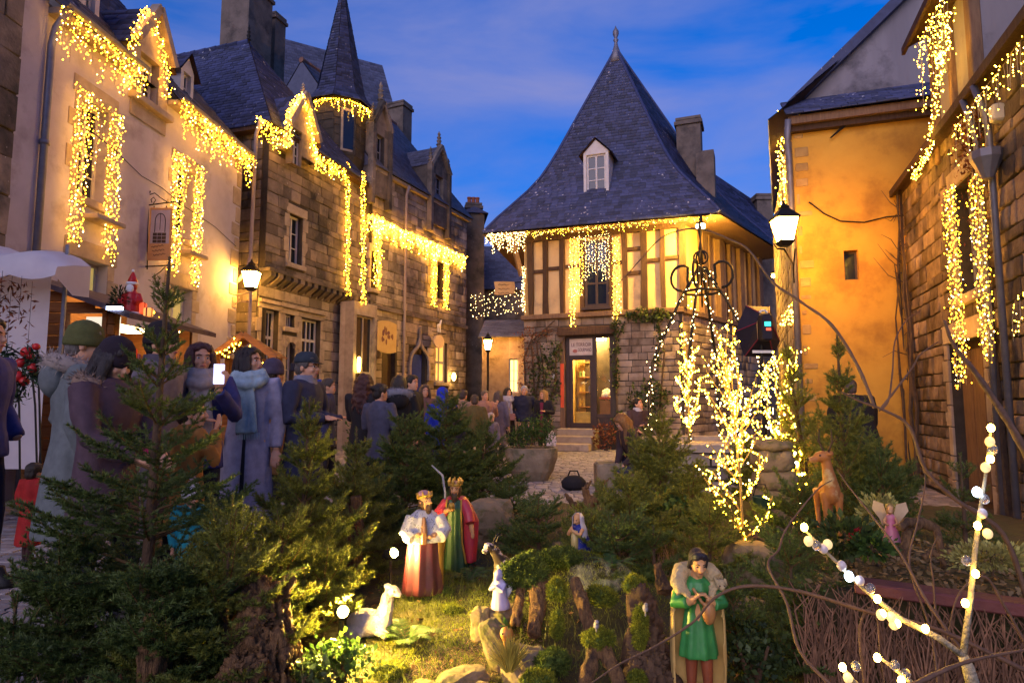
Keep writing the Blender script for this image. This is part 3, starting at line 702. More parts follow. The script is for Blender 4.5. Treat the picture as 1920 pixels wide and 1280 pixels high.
# ================================================================== dark house end and far houses closing the street
q = at(890, 757, 24.6)
H4 = thing('narrow_house', 'narrow dark house end with three clay chimney pots', 'house', (q.x, q.y, 0), R(8))
hz = at(890, 400, 24.6).z
w4 = house_wall(H4, -.42, .34, 0, hz, [], 5, 'granite_dark'); chimney(H4, -.05, .6, .62, .6, hz-.2, at(880, 385, 25).z, pots=3)
MB().add([(-.6,-.1,hz),(.5,-.1,hz),(-.05,-.1,hz+.25),(-.6,5,hz),(.5,5,hz),(-.05,5,hz+.25)], [(0,1,2),(3,5,4),(0,2,5,3),(1,4,5,2)]).build('roof', MT['slate'], H4)
def far_house(px, Y, w, D, pe, pr, rot, label, wall='granite', win=None, pl=None):
    q = at(px, 757, Y); H = thing('row_house', label, 'house', (q.x, q.y, 0), R(rot)); ze = at(px, pe, Y).z; zr_ = at(px, pr, Y+D/2).z
    ho = []
    if win: F = Fac(q.x, q.y, R(rot)); ho = [hole(F, *v) for v in win]
    house_wall(H, -w/2, w/2, 0, ze, ho, D, wall)
    for h_ in ho: window(H, *h_, .1, 2, 3, 'white_wood', 'glass_bright' if h_ is ho[0] and wall != 'granite_dark' else 'glass')
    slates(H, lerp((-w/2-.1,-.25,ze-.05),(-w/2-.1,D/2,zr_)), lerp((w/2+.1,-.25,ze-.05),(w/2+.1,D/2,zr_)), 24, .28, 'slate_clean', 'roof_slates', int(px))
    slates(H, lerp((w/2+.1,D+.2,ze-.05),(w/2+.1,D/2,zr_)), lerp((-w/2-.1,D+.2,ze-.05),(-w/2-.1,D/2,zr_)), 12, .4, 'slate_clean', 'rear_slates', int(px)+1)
    for s in (-1, 1): MB().add([(s*w/2,0,ze),(s*w/2,D,ze),(s*w/2,D/2,zr_-.08)], [(0,1,2)]).build('gable', MT[wall], H, fix=False)
    return H
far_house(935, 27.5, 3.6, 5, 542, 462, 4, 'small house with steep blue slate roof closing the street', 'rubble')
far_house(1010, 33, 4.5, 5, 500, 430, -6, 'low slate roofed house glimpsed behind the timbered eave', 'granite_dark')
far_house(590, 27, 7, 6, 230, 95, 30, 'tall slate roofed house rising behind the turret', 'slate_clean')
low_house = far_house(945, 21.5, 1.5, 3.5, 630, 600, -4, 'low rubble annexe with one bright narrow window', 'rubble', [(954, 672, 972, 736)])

# ================================================================== half-timbered house
A5, B5 = Vector((.32, 18.0, 0)), Vector((4.42, 16.4, 0))
F5 = Fac(A5.x, A5.y, math.atan2(B5.y-A5.y, B5.x-A5.x)); L5 = (B5-A5).length
H5 = thing('half_timbered_house', 'half-timbered house with flared pyramid slate roof and shop at its foot', 'house', F5.o, F5.phi)
J5 = (F5.loc(990, 592)[1] + F5.loc(1240, 577)[1])/2; E5 = 5.95
sh = hole(F5, 1062, 668, 1112, 802); sg = hole(F5, 1062, 636, 1109, 666); sw_ = hole(F5, 1114, 632, 1144, 776)
shop = (sh[0]-.04, sw_[1]+.04, .55, sw_[3]+.06)
GW = -.0
p5 = house_wall(H5, .0, L5, 0, J5, [shop], .285, 'mortar', y=.06, name='ground_wall') if False else None
mb = MB(); panel(mb, 0, L5, 0, J5, [shop], .06, .1)
for xa_, xb_ in ((0, shop[0]-.01), (shop[1]+.01, L5)): mb.box(xa_, xb_, .17, 1.5, 0, J5)
mb.box(shop[0]-.01, shop[1]+.01, .17, 1.5, shop[3]+.01, J5-.01); p5 = mb.build('ground_wall', MT['mortar'], H5, fix=False)
stones(p5, .0, L5, .02, J5-.05, [(shop[0]-.14, shop[1]+.1, 0, shop[3]+.28)], (.14,.24), (.22,.46), .024, 220, 'rubble', Hf(F5), y=.06, seed=9)
F5b = Fac(B5.x, B5.y, R(50)); L5b = 6.4
lb = inv(F5, F5b.o); rb5 = F5b.phi - F5.phi
BASE_B = (lb, rb5)
p5b = house_wall(H5, 0, L5b, 0, J5, [], 3.0, 'mortar', y=.03, name='side_ground_wall', loc=lb, rotz=rb5)
stones(p5b, 0, L5b, .02, J5-.05, [], (.16,.26), (.24,.5), .024, 80, 'rubble', Hf(F5b), y=.03, seed=10)
# upper storey backing and plaster panels
MB().box(.02, L5-.02, .1, 1.2, J5, E5+.05).build('upper_core', MT['cream_panel'], H5)
MB().box(.05, L5b, .12, 3.0, J5, E5+.3).build('side_core', MT['cream_panel'], H5, loc=lb, rotz=rb5)
def on5(px, py=520): return F5.loc(px, py)[0]
uw = hole(F5, 1096, 452, 1141, 577)
posts = [(990, 1000), (1018, 1027), (1050, 1059), (1088, 1095), (1142, 1148), (1166, 1177), (1202, 1213), (1238, 1247), (1273, 1287)]
px_ = []
for a, b in posts:
    xa, xb = on5(a), on5(b); px_.append((xa, xb))
    j = lambda: random.uniform(-.032, .032)
    MB().add([(xa+j(),-.03,J5),(xb+j(),-.03,J5),(xb+j(),-.03,(J5+E5)/2),(xa+j(),-.03,(J5+E5)/2),(xb+j(),-.03,E5+.05),(xa+j(),-.03,E5+.05),
              (xa,.11,J5),(xb,.11,J5),(xb,.11,E5+.05),(xa,.11,E5+.05)], [(0,1,2,3),(3,2,4,5),(0,3,5,9,6),(1,7,8,4,2),(5,4,8,9)]).build('post', MT['oak'], H5)
for i in range(len(px_)-1):
    xa, xb = px_[i][1], px_[i+1][0]
    if i == 3: continue
    MB().bbox(xa-.01, xb+.01, .055, .12, J5, E5+.04, .004).build('infill_panel', MT['cream_panel'], H5)
def rail(i, py, h=.1):
    xa, xb = px_[i][1], px_[i+1][0]; z = F5.loc((posts[i][1]+posts[i+1][0])/2, py)[1]; MB().bbox(xa-.01, xb+.01, -.005, .09, z-h/2, z+h/2, .006).build('rail', MT['oak'], H5)
rail(0, 509); rail(1, 503); rail(2, 499); rail(4, 492, .1); rail(5, 466); rail(5, 511); rail(6, 487); rail(7, 482)
MB().bbox(-.05, L5+.03, -.09, .12, J5-.14, J5+.0, .02).build('bressummer', MT['oak_side'], H5)
MB().bbox(-.05, L5+.03, -.04, .12, E5-.16, E5-.001, .01).build('wall_plate', MT['oak'], H5)
window(H5, uw[0], uw[1], uw[2]+.02, uw[3], .0, 2, 3, 'brown_wood', 'glass', fw=.07, bar=.05)
MB().bbox(uw[0]-.08, uw[1]+.08, -.1, .06, uw[2]-.08, uw[2]+.01, .01).build('sill', MT['brown_wood'], H5)
# side elevation posts
for k, t in enumerate((.04, 1.3, 1.75, 2.5, 3.3, 4.1, 5.0, 5.8)):
    w_ = .16 if k % 2 == 0 else .34
    MB().bbox(t, t+w_, -.03+.12*0, .13, J5-.05, E5+.3, .01).build('side_post', MT['oak_side'], H5, loc=lb, rotz=rb5)
MB().bbox(0, L5b, -.06, .12, J5-.16, J5-.02, .01).build('side_beam', MT['oak_side'], H5, loc=lb, rotz=rb5)
MB().bbox(0, L5b, -.05, .12, E5+.1, E5+.24, .01).build('side_plate', MT['oak'], H5, loc=lb, rotz=rb5)
# roof
EL5 = at(905, 437, 17.75); ER5 = at(1350, 398, 15.6); EB = at(1478, 478, 21.2); EBL = Vector((.6, 25.0, 6.1)); AP = at(1155, 92, 20.0)
PROF = [(0,1.0),(.015,.982),(.078,.895),(.16,.77),(.231,.665),(.30,.582),(.40,.49),(1,0.0)]   # height fraction -> horizontal fraction
def pf(t):
    for (a, b), (c, d) in zip(PROF[:-1], PROF[1:]):
        if t <= c: return b + (d-b)*(t-a)/(c-a)
    return 0
def hip(c):
    def f(t): s_ = pf(t); return inv(F5, Vector((AP.x+(c.x-AP.x)*s_, AP.y+(c.y-AP.y)*s_, c.z+(AP.z-c.z)*t)))
    return f
CS = [EL5, ER5, EB, EBL]
for k in range(4): slates(H5, hip(CS[k]), hip(CS[(k+1) % 4]), 62 if k < 2 else 40, .2 if k < 2 else .3, 'slate', ('front_slates','side_slates','rear_slates','left_slates')[k], 90+k)
for k in range(4):
    mb = MB(); mb.tube([hip(CS[k])(t/14)+Vector((0,0,.02)) for t in range(15)], .045, 6); mb.build('hip_tiles', MT['slate'], H5)
apl = inv(F5, AP); mb = MB(); mb.lathe([(.30,-.55),(.13,-.1),(.07,.1),(.05,.22),(.09,.3),(.045,.36),(.10,.5),(.10,.6),(.03,.72),(.005,.8)], 10, apl); mb.build('roof_finial', MT['zinc'], H5, smooth=True)
# soffit and brackets
soff = [inv(F5, c)-Vector((0,0,.05)) for c in (EL5, ER5)] ; s0 = Vector((0,.05,E5-.02)); s1 = Vector((L5,.05,E5-.02))
MB().quad(soff[0], soff[1], s1, s0).build('soffit', MT['oak_side'], H5, fix=False)
s2 = inv(F5, EB)-Vector((0,0,.05)); s3 = inv(F5, F5b.w(L5b, .05, E5+.1)); MB().quad(soff[1], s2, s3, s1).build('soffit', MT['oak_side'], H5, fix=False)
s4 = inv(F5, EBL)-Vector((0,0,.05)); MB().quad(soff[0], s0, Vector((0,5,E5-.02)), s4).build('soffit', MT['oak_side'], H5, fix=False)
MB().box(.0, .6, .1, 5.0, 0, E5).build('left_wall', MT['cream_panel'], H5)
MB().beam((-.05,.0,J5+1.15), inv(F5, at(958, 440, 17.9)), .12).build('brace', MT['oak_side'], H5)
# roof dormer
dY = 17.6
Fd = Fac(*(F5.w(0, -(18.0-dY)*0+.75, 0)).xy, F5.phi)
o5 = .30
dm = [F5.loc(p, 315, o5)[0] for p in (1094, 1141)]; dzb, dzt, dza_ = F5.loc(1117, 362, o5)[1], F5.loc(1117, 285, o5)[1], F5.loc(1117, 262, o5)[1]
gable_dormer(H5, dm[0], dm[1], dzb-.1, dzt, dza_, (dm[0]+.08, dm[1]-.08, dzb, dzt-.06), o5, o5+2.2, 'white_wood', n=5, ov=.12)
window(H5, dm[0]+.08, dm[1]-.08, dzb, dzt-.06, o5+.06, 2, 3, 'white_wood', 'glass', fw=.055, bar=.03)
MB().bbox(dm[0]-.08, dm[1]+.08, o5-.12, o5+.05, dzb-.16, dzb-.1, .01).build('dormer_sill', MT['white_wood'], H5)
# chimney stack
q = inv(F5, at(1294, 300, 19.4)); chimney(H5, q.x, q.y, .72, .7, 6.5, at(1294, 232, 19.4).z); q2 = inv(F5, at(1324, 330, 18.9)); chimney(H5, q2.x, q2.y, .52, .7, 6, at(1324, 290, 18.9).z, cap=False)
# rear wing roof
WR = thing('rear_wing', 'lower slate roofed wing behind the timbered house with squat chimney', 'house', (0,0,0))
e_a, e_b, r_a, r_b = at(1340, 420, 20.8), at(1490, 460, 23.0), at(1330, 320, 22.6), at(1432, 388, 25.0)
slates(WR, lerp(e_a, r_a), lerp(e_b, r_b), 22, .28, 'slate', 'wing_slates', 95); 
mb = MB(); mb.add([e_a, e_b, r_b, r_a, e_a+Vector((1.5,5,0)), e_b+Vector((1.5,5,0))], [(0,1,2,3),(3,2,5,4)]); 
for p, q_ in ((e_a, e_b),): mb.add([p-Vector((0,0,.1)), q_-Vector((0,0,.1)), Vector((q_.x,q_.y,0)), Vector((p.x,p.y,0))], [(0,1,2,3)])
mb.build('wing_wall', MT['rubble'], WR, fix=False); qq = at(1428, 400, 24.0); chimney(WR, qq.x, qq.y, .6, .7, 5, at(1428, 372, 24).z)
# ---- shop front
def shopfront():
    y = .16
    fr = MB(); x0, x1, z0, z1 = shop; xm = (sh[1]+sw_[0])/2
    for xa, xb in ((x0, x0+.1), (xm-.05, xm+.05), (x1-.07, x1)): fr.box(xa, xb, y-.05, y+.05, z0, z1)
    fr.box(x0, x1, y-.045, y+.045, z1-.07, z1+.001); fr.box(x0+.1, xm-.05, y-.04, y+.04, sg[2]-.06, sg[2]); fr.box(xm+.05, x1-.07, y-.04, y+.04, sw_[2]-.1, sw_[2])
    fr.box(xm+.05, x1-.07, y-.02, y+.04, z0, sw_[2]-.1)
    fr.build('shop_frame', MT['brown_wood'], H5)
    sgn = MB().box(x0+.1, xm-.05, y-.03, y+.0, sg[2]+.002, sg[3]+.02).build('sign_board', pm('sign_cream', (.62,.50,.42), None, 4, .6), H5)
    for txt, dz, s, dx in (('LE TERROIR', .60, .125, .03), ('GOURMAND', .28, .125, .22)):
        c = bpy.data.curves.new('lettering', 'FONT'); c.body = txt; c.size = s; c.extrude = .003
        o = bpy.data.objects.new('tmp', c); COL.objects.link(o); dg = bpy.context.evaluated_depsgraph_get(); me = bpy.data.meshes.new_from_object(o.evaluated_get(dg)); bpy.data.objects.remove(o)
        wd = max(v.co.x for v in me.vertices); avail = (xm-.05-x0-.1)-dx-.05
        sc_ = min(1, avail/wd)
        for v in me.vertices: v.co = Vector((x0+.12+dx+v.co.x*sc_, y-.034-v.co.z, sg[2]+(sg[3]-sg[2])*dz+v.co.y*1.25*.9-.02))
        me.materials.clear(); link('lettering', me, pm('sign_red', (.10,.02,.03), None, 4, .5), sgn)
    mb = MB(); mb.ell((x0+.26, y-.034, sg[2]+.12), (.07,.006,.05), 12, 6); mb.build('sign_emblem', pm('emblem_rose', (.5,.16,.12), None, 6, .6), sgn)
    # glazed door
    dr = MB(); a, b = x0+.1, xm-.05
    dr.box(a, a+.08, y-.02, y+.03, z0, sg[2]-.06); dr.box(b-.08, b, y-.02, y+.03, z0, sg[2]-.06); dr.box(a+.08, b-.08, y-.02, y+.03, z0, z0+.14); dr.box(a+.08, b-.08, y-.02, y+.03, sg[2]-.13, sg[2]-.06)
    d = dr.build('shop_door', MT['brown_wood'], H5)
    MB().tube([(b-.1,y-.04,z0+.95),(b-.1,y-.07,z0+.98),(b-.1,y-.07,z0+1.1),(b-.1,y-.04,z0+1.13)], .012, 6).build('handle', MT['zinc'], d)
    MB().box(a+.08, b-.08, y+.0, y+.006, z0+.14, sg[2]-.13).build('pane', MT['clear'], d); MB().box(xm+.05, x1-.07, y+.0, y+.006, sw_[2], z1-.07).build('shop_window', MT['clear'], H5)
    # lit interior seen through the glass
    rm = MB(); R1 = 1.1
    rm.quad((x0,y+R1,z0),(x1,y+R1,z0),(x1,y+R1,z1),(x0,y+R1,z1)); rm.quad((x0,y,z0),(x0,y+R1,z0),(x0,y+R1,z1),(x0,y,z1)); rm.quad((x1,y,z0),(x1,y+R1,z0),(x1,y+R1,z1),(x1,y,z1))
    rm.quad((x0,y,z1),(x1,y,z1),(x1,y+R1,z1),(x0,y+R1,z1)); rm.quad((x0,y,z0),(x1,y,z0),(x1,y+R1,z0),(x0,y+R1,z0))
    rm.build('shop_room', pm('shop_wall', (.72,.50,.20), None, 3, .9), H5, fix=False)
    MB().box(x0+.3, x1-.3, y+.35, y+.75, z1-.07, z1-.03).build('ceiling_lamp', em('shop_lamp', (1,.64,.18), 130), H5)
    woods = pm('shelf_wood', (.34,.17,.06), None, 5, .7)
    goods = [pm('goods_%d' % k, c, None, 9, .5, 0) for k, c in enumerate(((.55,.12,.05),(.75,.62,.3),(.25,.10,.04),(.65,.45,.1),(.12,.2,.06),(.8,.75,.6)))]
    for s in range(4):
        zz = z0+.55+s*.42; sf = MB().box(x0+.12, xm+.1, y+.75, y+1.05, zz, zz+.03).build('shelf', woods, H5)
        x = x0+.16
        while x < xm:
            h = random.uniform(.12,.28); r_ = random.uniform(.035,.055)
            MB().lathe([(r_,0),(r_*1.05,h*.7),(r_*.6,h*.85),(r_*.6,h)], 8, (x, y+.86, zz+.03)).build('jar', random.choice(goods), sf); x += r_*2.6
    MB().box(x0+.15, x0+.65, y+.3, y+.6, z0, z0+.42).build('crate', goods[3], H5); MB().box(xm+.06, x1-.08, y+.25, y+.8, z0+.35, z0+.75).build('display_table', woods, H5)
    mb = MB()
    for k in range(14): mb.ell((random.uniform(xm+.1, x1-.12), y+random.uniform(.3,.7), z0+.78+random.uniform(0,.25)), random.uniform(.04,.09), 7, 5)
    mb.build('display_goods', goods[5], H5)
    MB().box(xm+.06, x1-.08, y+.26, y+.28, z0+.78, z0+.84).build('display_ribbon', goods[0], H5)
    # orange strip panel left of the door, plaque
    MB().box(x0-.12, x0-.03, -.02, .05, z0+.55, z0+1.75).build('menu_panel', pm('orange_panel', (.75,.10,.03), (.6,.07,.02), 4, .5), H5)
    MB().box(x0-.14, x0-.002, .0, .1, z0-.5, z1+.1).build('door_jamb', MT['oak_side'], H5)
    MB().box(x0-.36, x0-.26, .02, .05, z0+1.35, z0+1.47).build('plaque', MT['white_wood'], H5)
    MB().bbox(x0-.2, x1+.12, -.08, .15, z1+.002, z1+.24, .02).build('shop_lintel', MT['oak'], H5)
    for k in range(3):
        zt = .55-.18*k; MB().bbox(x0-.12-.1*k, xm+.12, -.05-.34*(k+1), .16-.34*k if k == 0 else -.05-.34*k+.002, 0, zt, .02).build('step', MT['dressed'], H5)
shopfront()

# ================================================================== ochre house on the right, grey gable behind
F6 = Fac(4.62, 10.2, math.atan2(-.52, 1.52))
H6 = thing('ochre_house', 'ochre plastered house end with lean-to slate roof and tall grey gable', 'house', F6.o, F6.phi)
L6 = 3.6; E6 = F6.loc(1530, 218)[1]
sl6 = hole(F6, 1583, 470, 1610, 525)
house_wall(H6, 0, L6, 0, E6, [sl6], 1.2, 'yellow_plaster')
window(H6, *sl6, .12, 1, 1, 'brown_wood', 'glass', fw=.03)
# ragged quoin stones showing through the plaster on the left edge
z = .6; k = 0
while z < E6-.3:
    hh = random.uniform(.16,.3); ww = random.uniform(.12,.3); MB().bbox(-.004, ww, -.010, .1, z, z+hh-.02, .05).build('quoin', MT['ochre_stone'], H6); z += hh+random.uniform(0,.08); k += 1
# lean-to roof
slates(H6, lerp((-.1,-.28,E6-.02),(-.1,.69,E6+.62)), lerp((L6,-.28,E6-.02),(L6,.69,E6+.62)), 8, .26, 'slate', 'lean_to_slates', 61)
MB().box(-.05, L6, -.2, .02, E6-.16, E6-.03).build('eave_board', MT['oak_side'], H6); MB().box(-.05, L6, -.12, .02, E6-.26, E6-.161).build('eave_board', MT['oak'], H6)
# grey gable
gy = .7
za = F6.loc(1700, -20, gy)[1]; xa = F6.loc(1692, 0, gy)[0]; x_l = F6.loc(1500, 190, gy)[0]; z_l = F6.loc(1500, 186, gy)[1]
sl_ = (F6.loc(1690, 0, gy)[1]-z_l)/(F6.loc(1690, 0, gy)[0]-x_l); xt = x_l+3.2; zt = z_l+sl_*3.2
mb = MB(); pg = [(x_l,0),(x_l,z_l),(xt,zt),(xt+3.2,z_l),(xt+3.2,0)]
mb.loft([[(a, gy, b) for a, b in pg], [(a, gy+.3, b) for a, b in pg]]); mb.build('grey_gable', MT['grey_plaster'], H6)
slates(H6, lerp((x_l-.14,gy-.14,z_l-.1),(xt,gy-.14,zt+.05)), lerp((x_l-.14,gy+6,z_l-.1),(xt,gy+6,zt+.05)), 30, .3, 'slate', 'gable_slates', 62)
mb = MB(); mb.beam((x_l-.16,gy-.1,z_l-.14),(xt,gy-.1,zt+.02),.14,.16); mb.build('verge_board', MT['slate'], H6)
# left return wall running back along the alley
F6b = Fac(4.62, 10.2, 0)
lw = MB(); dirb = Vector((.36, 1, 0)).normalized(); e_ = 6.5
rz6 = math.atan2(-dirb.y, -dirb.x) - F6.phi
far_ = inv(F6, F6.o + dirb*e_)
p6 = house_wall(H6, 0, e_-.02, 0, E6+.05, [], .35, 'mortar_pale', name='alley_wall', loc=far_, rotz=rz6)
stones(p6, 0, e_, .05, E6-.05, [], (.16,.26), (.2,.42), .02, 60, 'rubble', None, seed=17)
F6s = Fac((F6.o+dirb*e_).x, (F6.o+dirb*e_).y, math.atan2(-dirb.y, -dirb.x))
slates(H6, lerp(far_+Vector((0,0,E6+.25)), far_+Vector((1.2,.5,E6+1.7))), lerp(Vector((-.35,-.1,E6+.0)), Vector((1.2,.7,E6+1.5))), 10, .26, 'slate', 'alley_slates', 63)
mb = MB(); xq = -.06
mb.tube([(xq,-.22,E6-.08),(xq-.02,-.1,E6-.4),(xq-.0,-.08,E6-.7),(xq+.02,-.08,0)], .05, 8); mb.build('downpipe', MT['zinc'], H6, smooth=True)
# iron hook and cables on the wall
hk = [(1530,232),(1560,226),(1580,224),(1584,238),(1572,248),(1556,262)]
MB().tube([(F6.loc(a,b)[0], -.07, F6.loc(a,b)[1]) for a, b in hk], [.03,.05,.045,.03,.02,.012], 6).build('iron_hook', MT['iron'], H6)
cb = [(1516,380),(1545,402),(1575,416),(1620,418),(1660,408),(1705,404)]
MB().tube([(F6.loc(a,b)[0], -.03, F6.loc(a,b)[1]) for a, b in cb], .011, 5).build('cable', MT['iron'], H6)

# ================================================================== stone house on the right edge
F7 = Fac(6.12, 9.75, math.atan2(-1, -.348))
H7 = thing('rubble_house', 'tall rubble stone house with timber dormer and curtain of lights', 'house', F7.o, F7.phi)
L7 = 5.2; E7 = F7.loc(1712, 330)[1]
v1 = hole(F7, 1797, 400, 1838, 560); v1 = (v1[0], v1[1], F7.loc(1800, 560)[1], F7.loc(1800, 345)[1])
v2 = (F7.loc(1790, 800)[0], F7.loc(1858, 800)[0], 0.02, F7.loc(1800, 640)[1])
p7 = house_wall(H7, 0, L7, 0, E7, [v1, v2], 5, 'mortar')
stones(p7, 0, L7, .05, E7-.02, [(h_[0]-.12, h_[1]+.12, h_[2]-.1, h_[3]+.15) for h_ in (v1, v2)], (.09,.24), (.13,.42), .032, 300, 'rubble_dark', Hf(F7), seed=13)
window(H7, *v1, .14, 2, 4, 'grey_wood', 'glass', fw=.05); surround(H7, *v1, w=.14, seed=71); surround(H7, *v2, w=.16, seed=72, sill=False, lintel=.24)
dd = MB().box(v2[0], v2[1], .12, .17, v2[2], v2[3]).build('door', MT['oak'], H7)
for k in range(3): MB().bbox(v2[0]+.04+k*(v2[1]-v2[0]-.08)/3, v2[0]+.02+(k+1)*(v2[1]-v2[0]-.08)/3, .10, .121, .1, v2[3]-.1, .006).build('plank', MT['oak_side'], dd)
slates(H7, lerp((-.1,-.17,E7-.05),(-.1,2.8,E7+3)), lerp((L7,-.17,E7-.05),(L7,2.8,E7+3)), 24, .3, 'slate', 'roof_slates', 73)
MB().box(-.05, L7, -.14, .02, E7-.1, E7-.02).build('eave_board', MT['oak'], H7); MB().beam((-.1,-.18,E7-.08),(L7,-.18,E7-.08),.04,.10).build('fascia', MT['oak'], H7)
# timber dormer
t0_, t1_ = F7.loc(1757, 200)[0], F7.loc(1835, 120)[0]
tze = F7.loc(1770, 20)[1]
dm7 = MB().box(t0_, t1_, .0, 2.5, E7-.1, tze).build('dormer', MT['grey_plaster'], H7)
for xa, xb in ((t0_-.02, t0_+.13), (t1_-.14, t1_+.02), ((t0_+t1_)/2-.05, (t0_+t1_)/2+.05)): MB().bbox(xa, xb, -.06, .05, E7-.3, tze, .01).build('dormer_post', MT['oak_side'], H7)
MB().bbox(t0_-.02, t1_+.02, -.07, .04, tze-.14, tze+.01, .01).build('dormer_beam', MT['oak'], H7)
slates(H7, lerp((t0_-.2,-.28,tze-.06),(t0_-.2,2.4,tze+1.2)), lerp((t1_+.4,-.28,tze-.06),(t1_+.4,2.4,tze+1.2)), 12, .28, 'slate', 'dormer_slates', 74)
MB().beam((t0_-.21,-.29,tze-.09),(t1_+.42,-.29,tze-.09),.04,.1).build('dormer_fascia', MT['oak'], H7)
for px0, m_ in ((1868, 'zinc'), (1893, 'zinc')):
    xq = F7.loc(px0, 500)[0]; MB().tube([(xq,-.19,E7-.12),(xq,-.12,E7-.4),(xq,-.09,E7-.6),(xq,-.09,.1)], .034, 8).build('downpipe', MT[m_], H7, smooth=True)
xq = F7.loc(1865, 320, -.1)[0]; MB().lathe([(.05,0),(.12,.16),(.14,.2),(.14,.28)], 10, (xq,-.16,F7.loc(1865, 335, -.1)[1])).build('rain_hopper', MT['zinc'], H7)
xq = F7.loc(1884, 215)[0]; MB().bbox(xq-.06, xq+.06, -.12, .0, F7.loc(1884, 228)[1], F7.loc(1884, 193)[1], .02).build('junction_box', MT['white_wood'], H7)
# ================================================================== fairy lights and lamps
WARM = em('warm_bulb', (1,.52,.03), 40); WARM2 = em('pale_bulb', (1,.66,.22), 22); COOL = em('cool_bulb', (.75,.82,1), 10)
AMBERF = em('far_amber_bulb', (1,.45,.014), 40); AMBER = em('amber_bulb', (1,.42,.016), 18)
MT['wire'] = pm('light_wire', (.35,.28,.2), None, 9, .7, 0)
OCT_V = np.array([[1,0,0],[-1,0,0],[0,1,0],[0,-1,0],[0,0,1.25],[0,0,-1.25]], float)
OCT_F = np.array([[0,2,4],[2,1,4],[1,3,4],[3,0,4],[2,0,5],[1,2,5],[3,1,5],[0,3,5]])
def bulb_mesh(name, pts, r, mat, seed=0):
    rg = np.random.RandomState(seed); P = np.array([tuple(p) for p in pts]); n = len(P)
    s = r*rg.uniform(.75, 1.3, n)
    V = (OCT_V[None]*s[:,None,None] + P[:,None]).reshape(-1,3); F = (OCT_F[None] + (np.arange(n)*6)[:,None,None]).reshape(-1,3)
    me = np_mesh(name, V, F); me.materials.append(mat); return me
def fairy(name, label, strands, r=.014, gap=.075, jit=.02, mat=None, group=None, cat='light string', wire=True, cool=.14, seed=0, wr=.003):
    """a hanging light string: wires plus bulbs spaced along each strand (world coordinates)"""
    rg = random.Random(seed+len(strands)); o0 = Vector(strands[0][0]); t = thing(name, label, cat, o0, 0, group)
    warm = []; cl = []; mb = MB()
    for st in strands:
        P = [Vector(p)-o0 for p in st]
        if wire: mb.tube(P, wr, 3)
        for a, b in zip(P[:-1], P[1:]):
            L_ = (b-a).length; k = max(1, int(L_/(gap*.62)))
            for i in range(k):
                p = a + (b-a)*((i+rg.random()*.8)/k) + Vector((rg.gauss(0,jit), rg.gauss(0,jit), rg.gauss(0,jit*.6)))
                (cl if rg.random() < cool else warm).append(p)
    if wire: mb.build('wire', MT['wire'], t, fix=False)
    if warm: stuff(link('bulbs', bulb_mesh('bulbs', warm, r*.64, mat or WARM, seed), None, t))
    if cl: stuff(link('white_bulbs', bulb_mesh('white_bulbs', cl, r*.66, WARM2, seed+1), None, t))
    return t
def icicles(a, b, step, lo, hi, seed=0, sag=.0, out=None):
    """strands hanging from the line a-b, plus the carrier"""
    rg = random.Random(seed); a = Vector(a); b = Vector(b); n = max(2, int((b-a).length/step)); S = []
    S.append([a + (b-a)*(i/12) + Vector((0,0,rg.uniform(-.02,.02)-sag*math.sin(math.pi*i/12))) for i in range(13)])
    for i in range(n):
        f = (i+.5)/n; p = a+(b-a)*f + Vector((0,0,-sag*math.sin(math.pi*f))); h = rg.uniform(lo, hi)*(1 if i % 3 else .55)
        w = rg.uniform(-.04,.04); S.append([p, p+Vector((w,w*.4,-h*.5)), p+Vector((w*1.2,w*.3,-h))])
    return S
def fline(F, pts, y=-.12): return [F.w(F.loc(a, b, y)[0], y, F.loc(a, b, y)[1]) for a, b in pts]
def band(F, pl, pr, top, bot, y=-.12, step=.055, seed=0, ragged=.12):
    """vertical strands over a facade strip given by photo pixels (pl..pr, top..bot)"""
    rg = random.Random(seed); xa = F.loc(pl, (top+bot)/2, y)[0]; xb = F.loc(pr, (top+bot)/2, y)[0]; pc = (pl+pr)/2
    zt = F.loc(pc, top, y)[1]; zb = F.loc(pc, bot, y)[1]; n = max(2, int(abs(xb-xa)/step)); S = []
    for i in range(n):
        x = xa+(xb-xa)*(i+.5)/n; e = zb + rg.uniform(0, ragged)*(zt-zb)*(1 if i in (0, n-1) else .5)
        S.append([F.w(x+rg.uniform(-.015,.015), y, zt-(zt-e)*k/5) for k in range(6)])
    return S
EG = 'icicle lights along the eaves'; CG = 'light curtains round the windows'
fairy('icicle_lights', 'thick icicle lights under white house eave before the stone dormer', icicles(F1.w(F1.loc(78,20)[0],-.27,E1-.1), F1.w(F1.loc(250,140)[0],-.27,E1-.1), .06, .2, .75, 1), .013, .06, .03, AMBER, EG)
fairy('icicle_lights', 'icicle lights under white house eave between dormer and corner', icicles(F1.w(F1.loc(312,178)[0],-.27,E1-.1), F1.w(L1+.02,-.27,E1-.1), .055, .2, .7, 2), .014, .06, .03, AMBER, EG)
fairy('dormer_garland', 'dense light garland outlining the white house stone dormer', [fline(F1, [(249,165),(247,110),(250,72),(262,42),(276,16),(290,50),(303,82),(308,120),(313,185)], -.12) for _ in range(3)], .015, .045, .05, AMBER, EG)
for lab, b, sd_ in (('light curtain left of the upper window above the wooden chalet', (132,166,158,470), 1), ('light curtain right of the upper window above the wooden chalet', (196,226,204,497), 2),
                    ('light curtain left of the upper window behind the hanging sign', (319,343,282,520), 3), ('light curtain right of the upper window behind the hanging sign', (360,380,308,545), 4)):
    fairy('light_curtain', lab, band(F1, *b, -.14, .06, sd_), .0135, .06, .018, AMBER, CG, 'light curtain')
fairy('light_curtain', 'short light fringe across the upper window above the wooden chalet', band(F1, 163,196,180,330, -.12, .08, 9, .6), .012, .08, .015, AMBER, CG, 'light curtain')
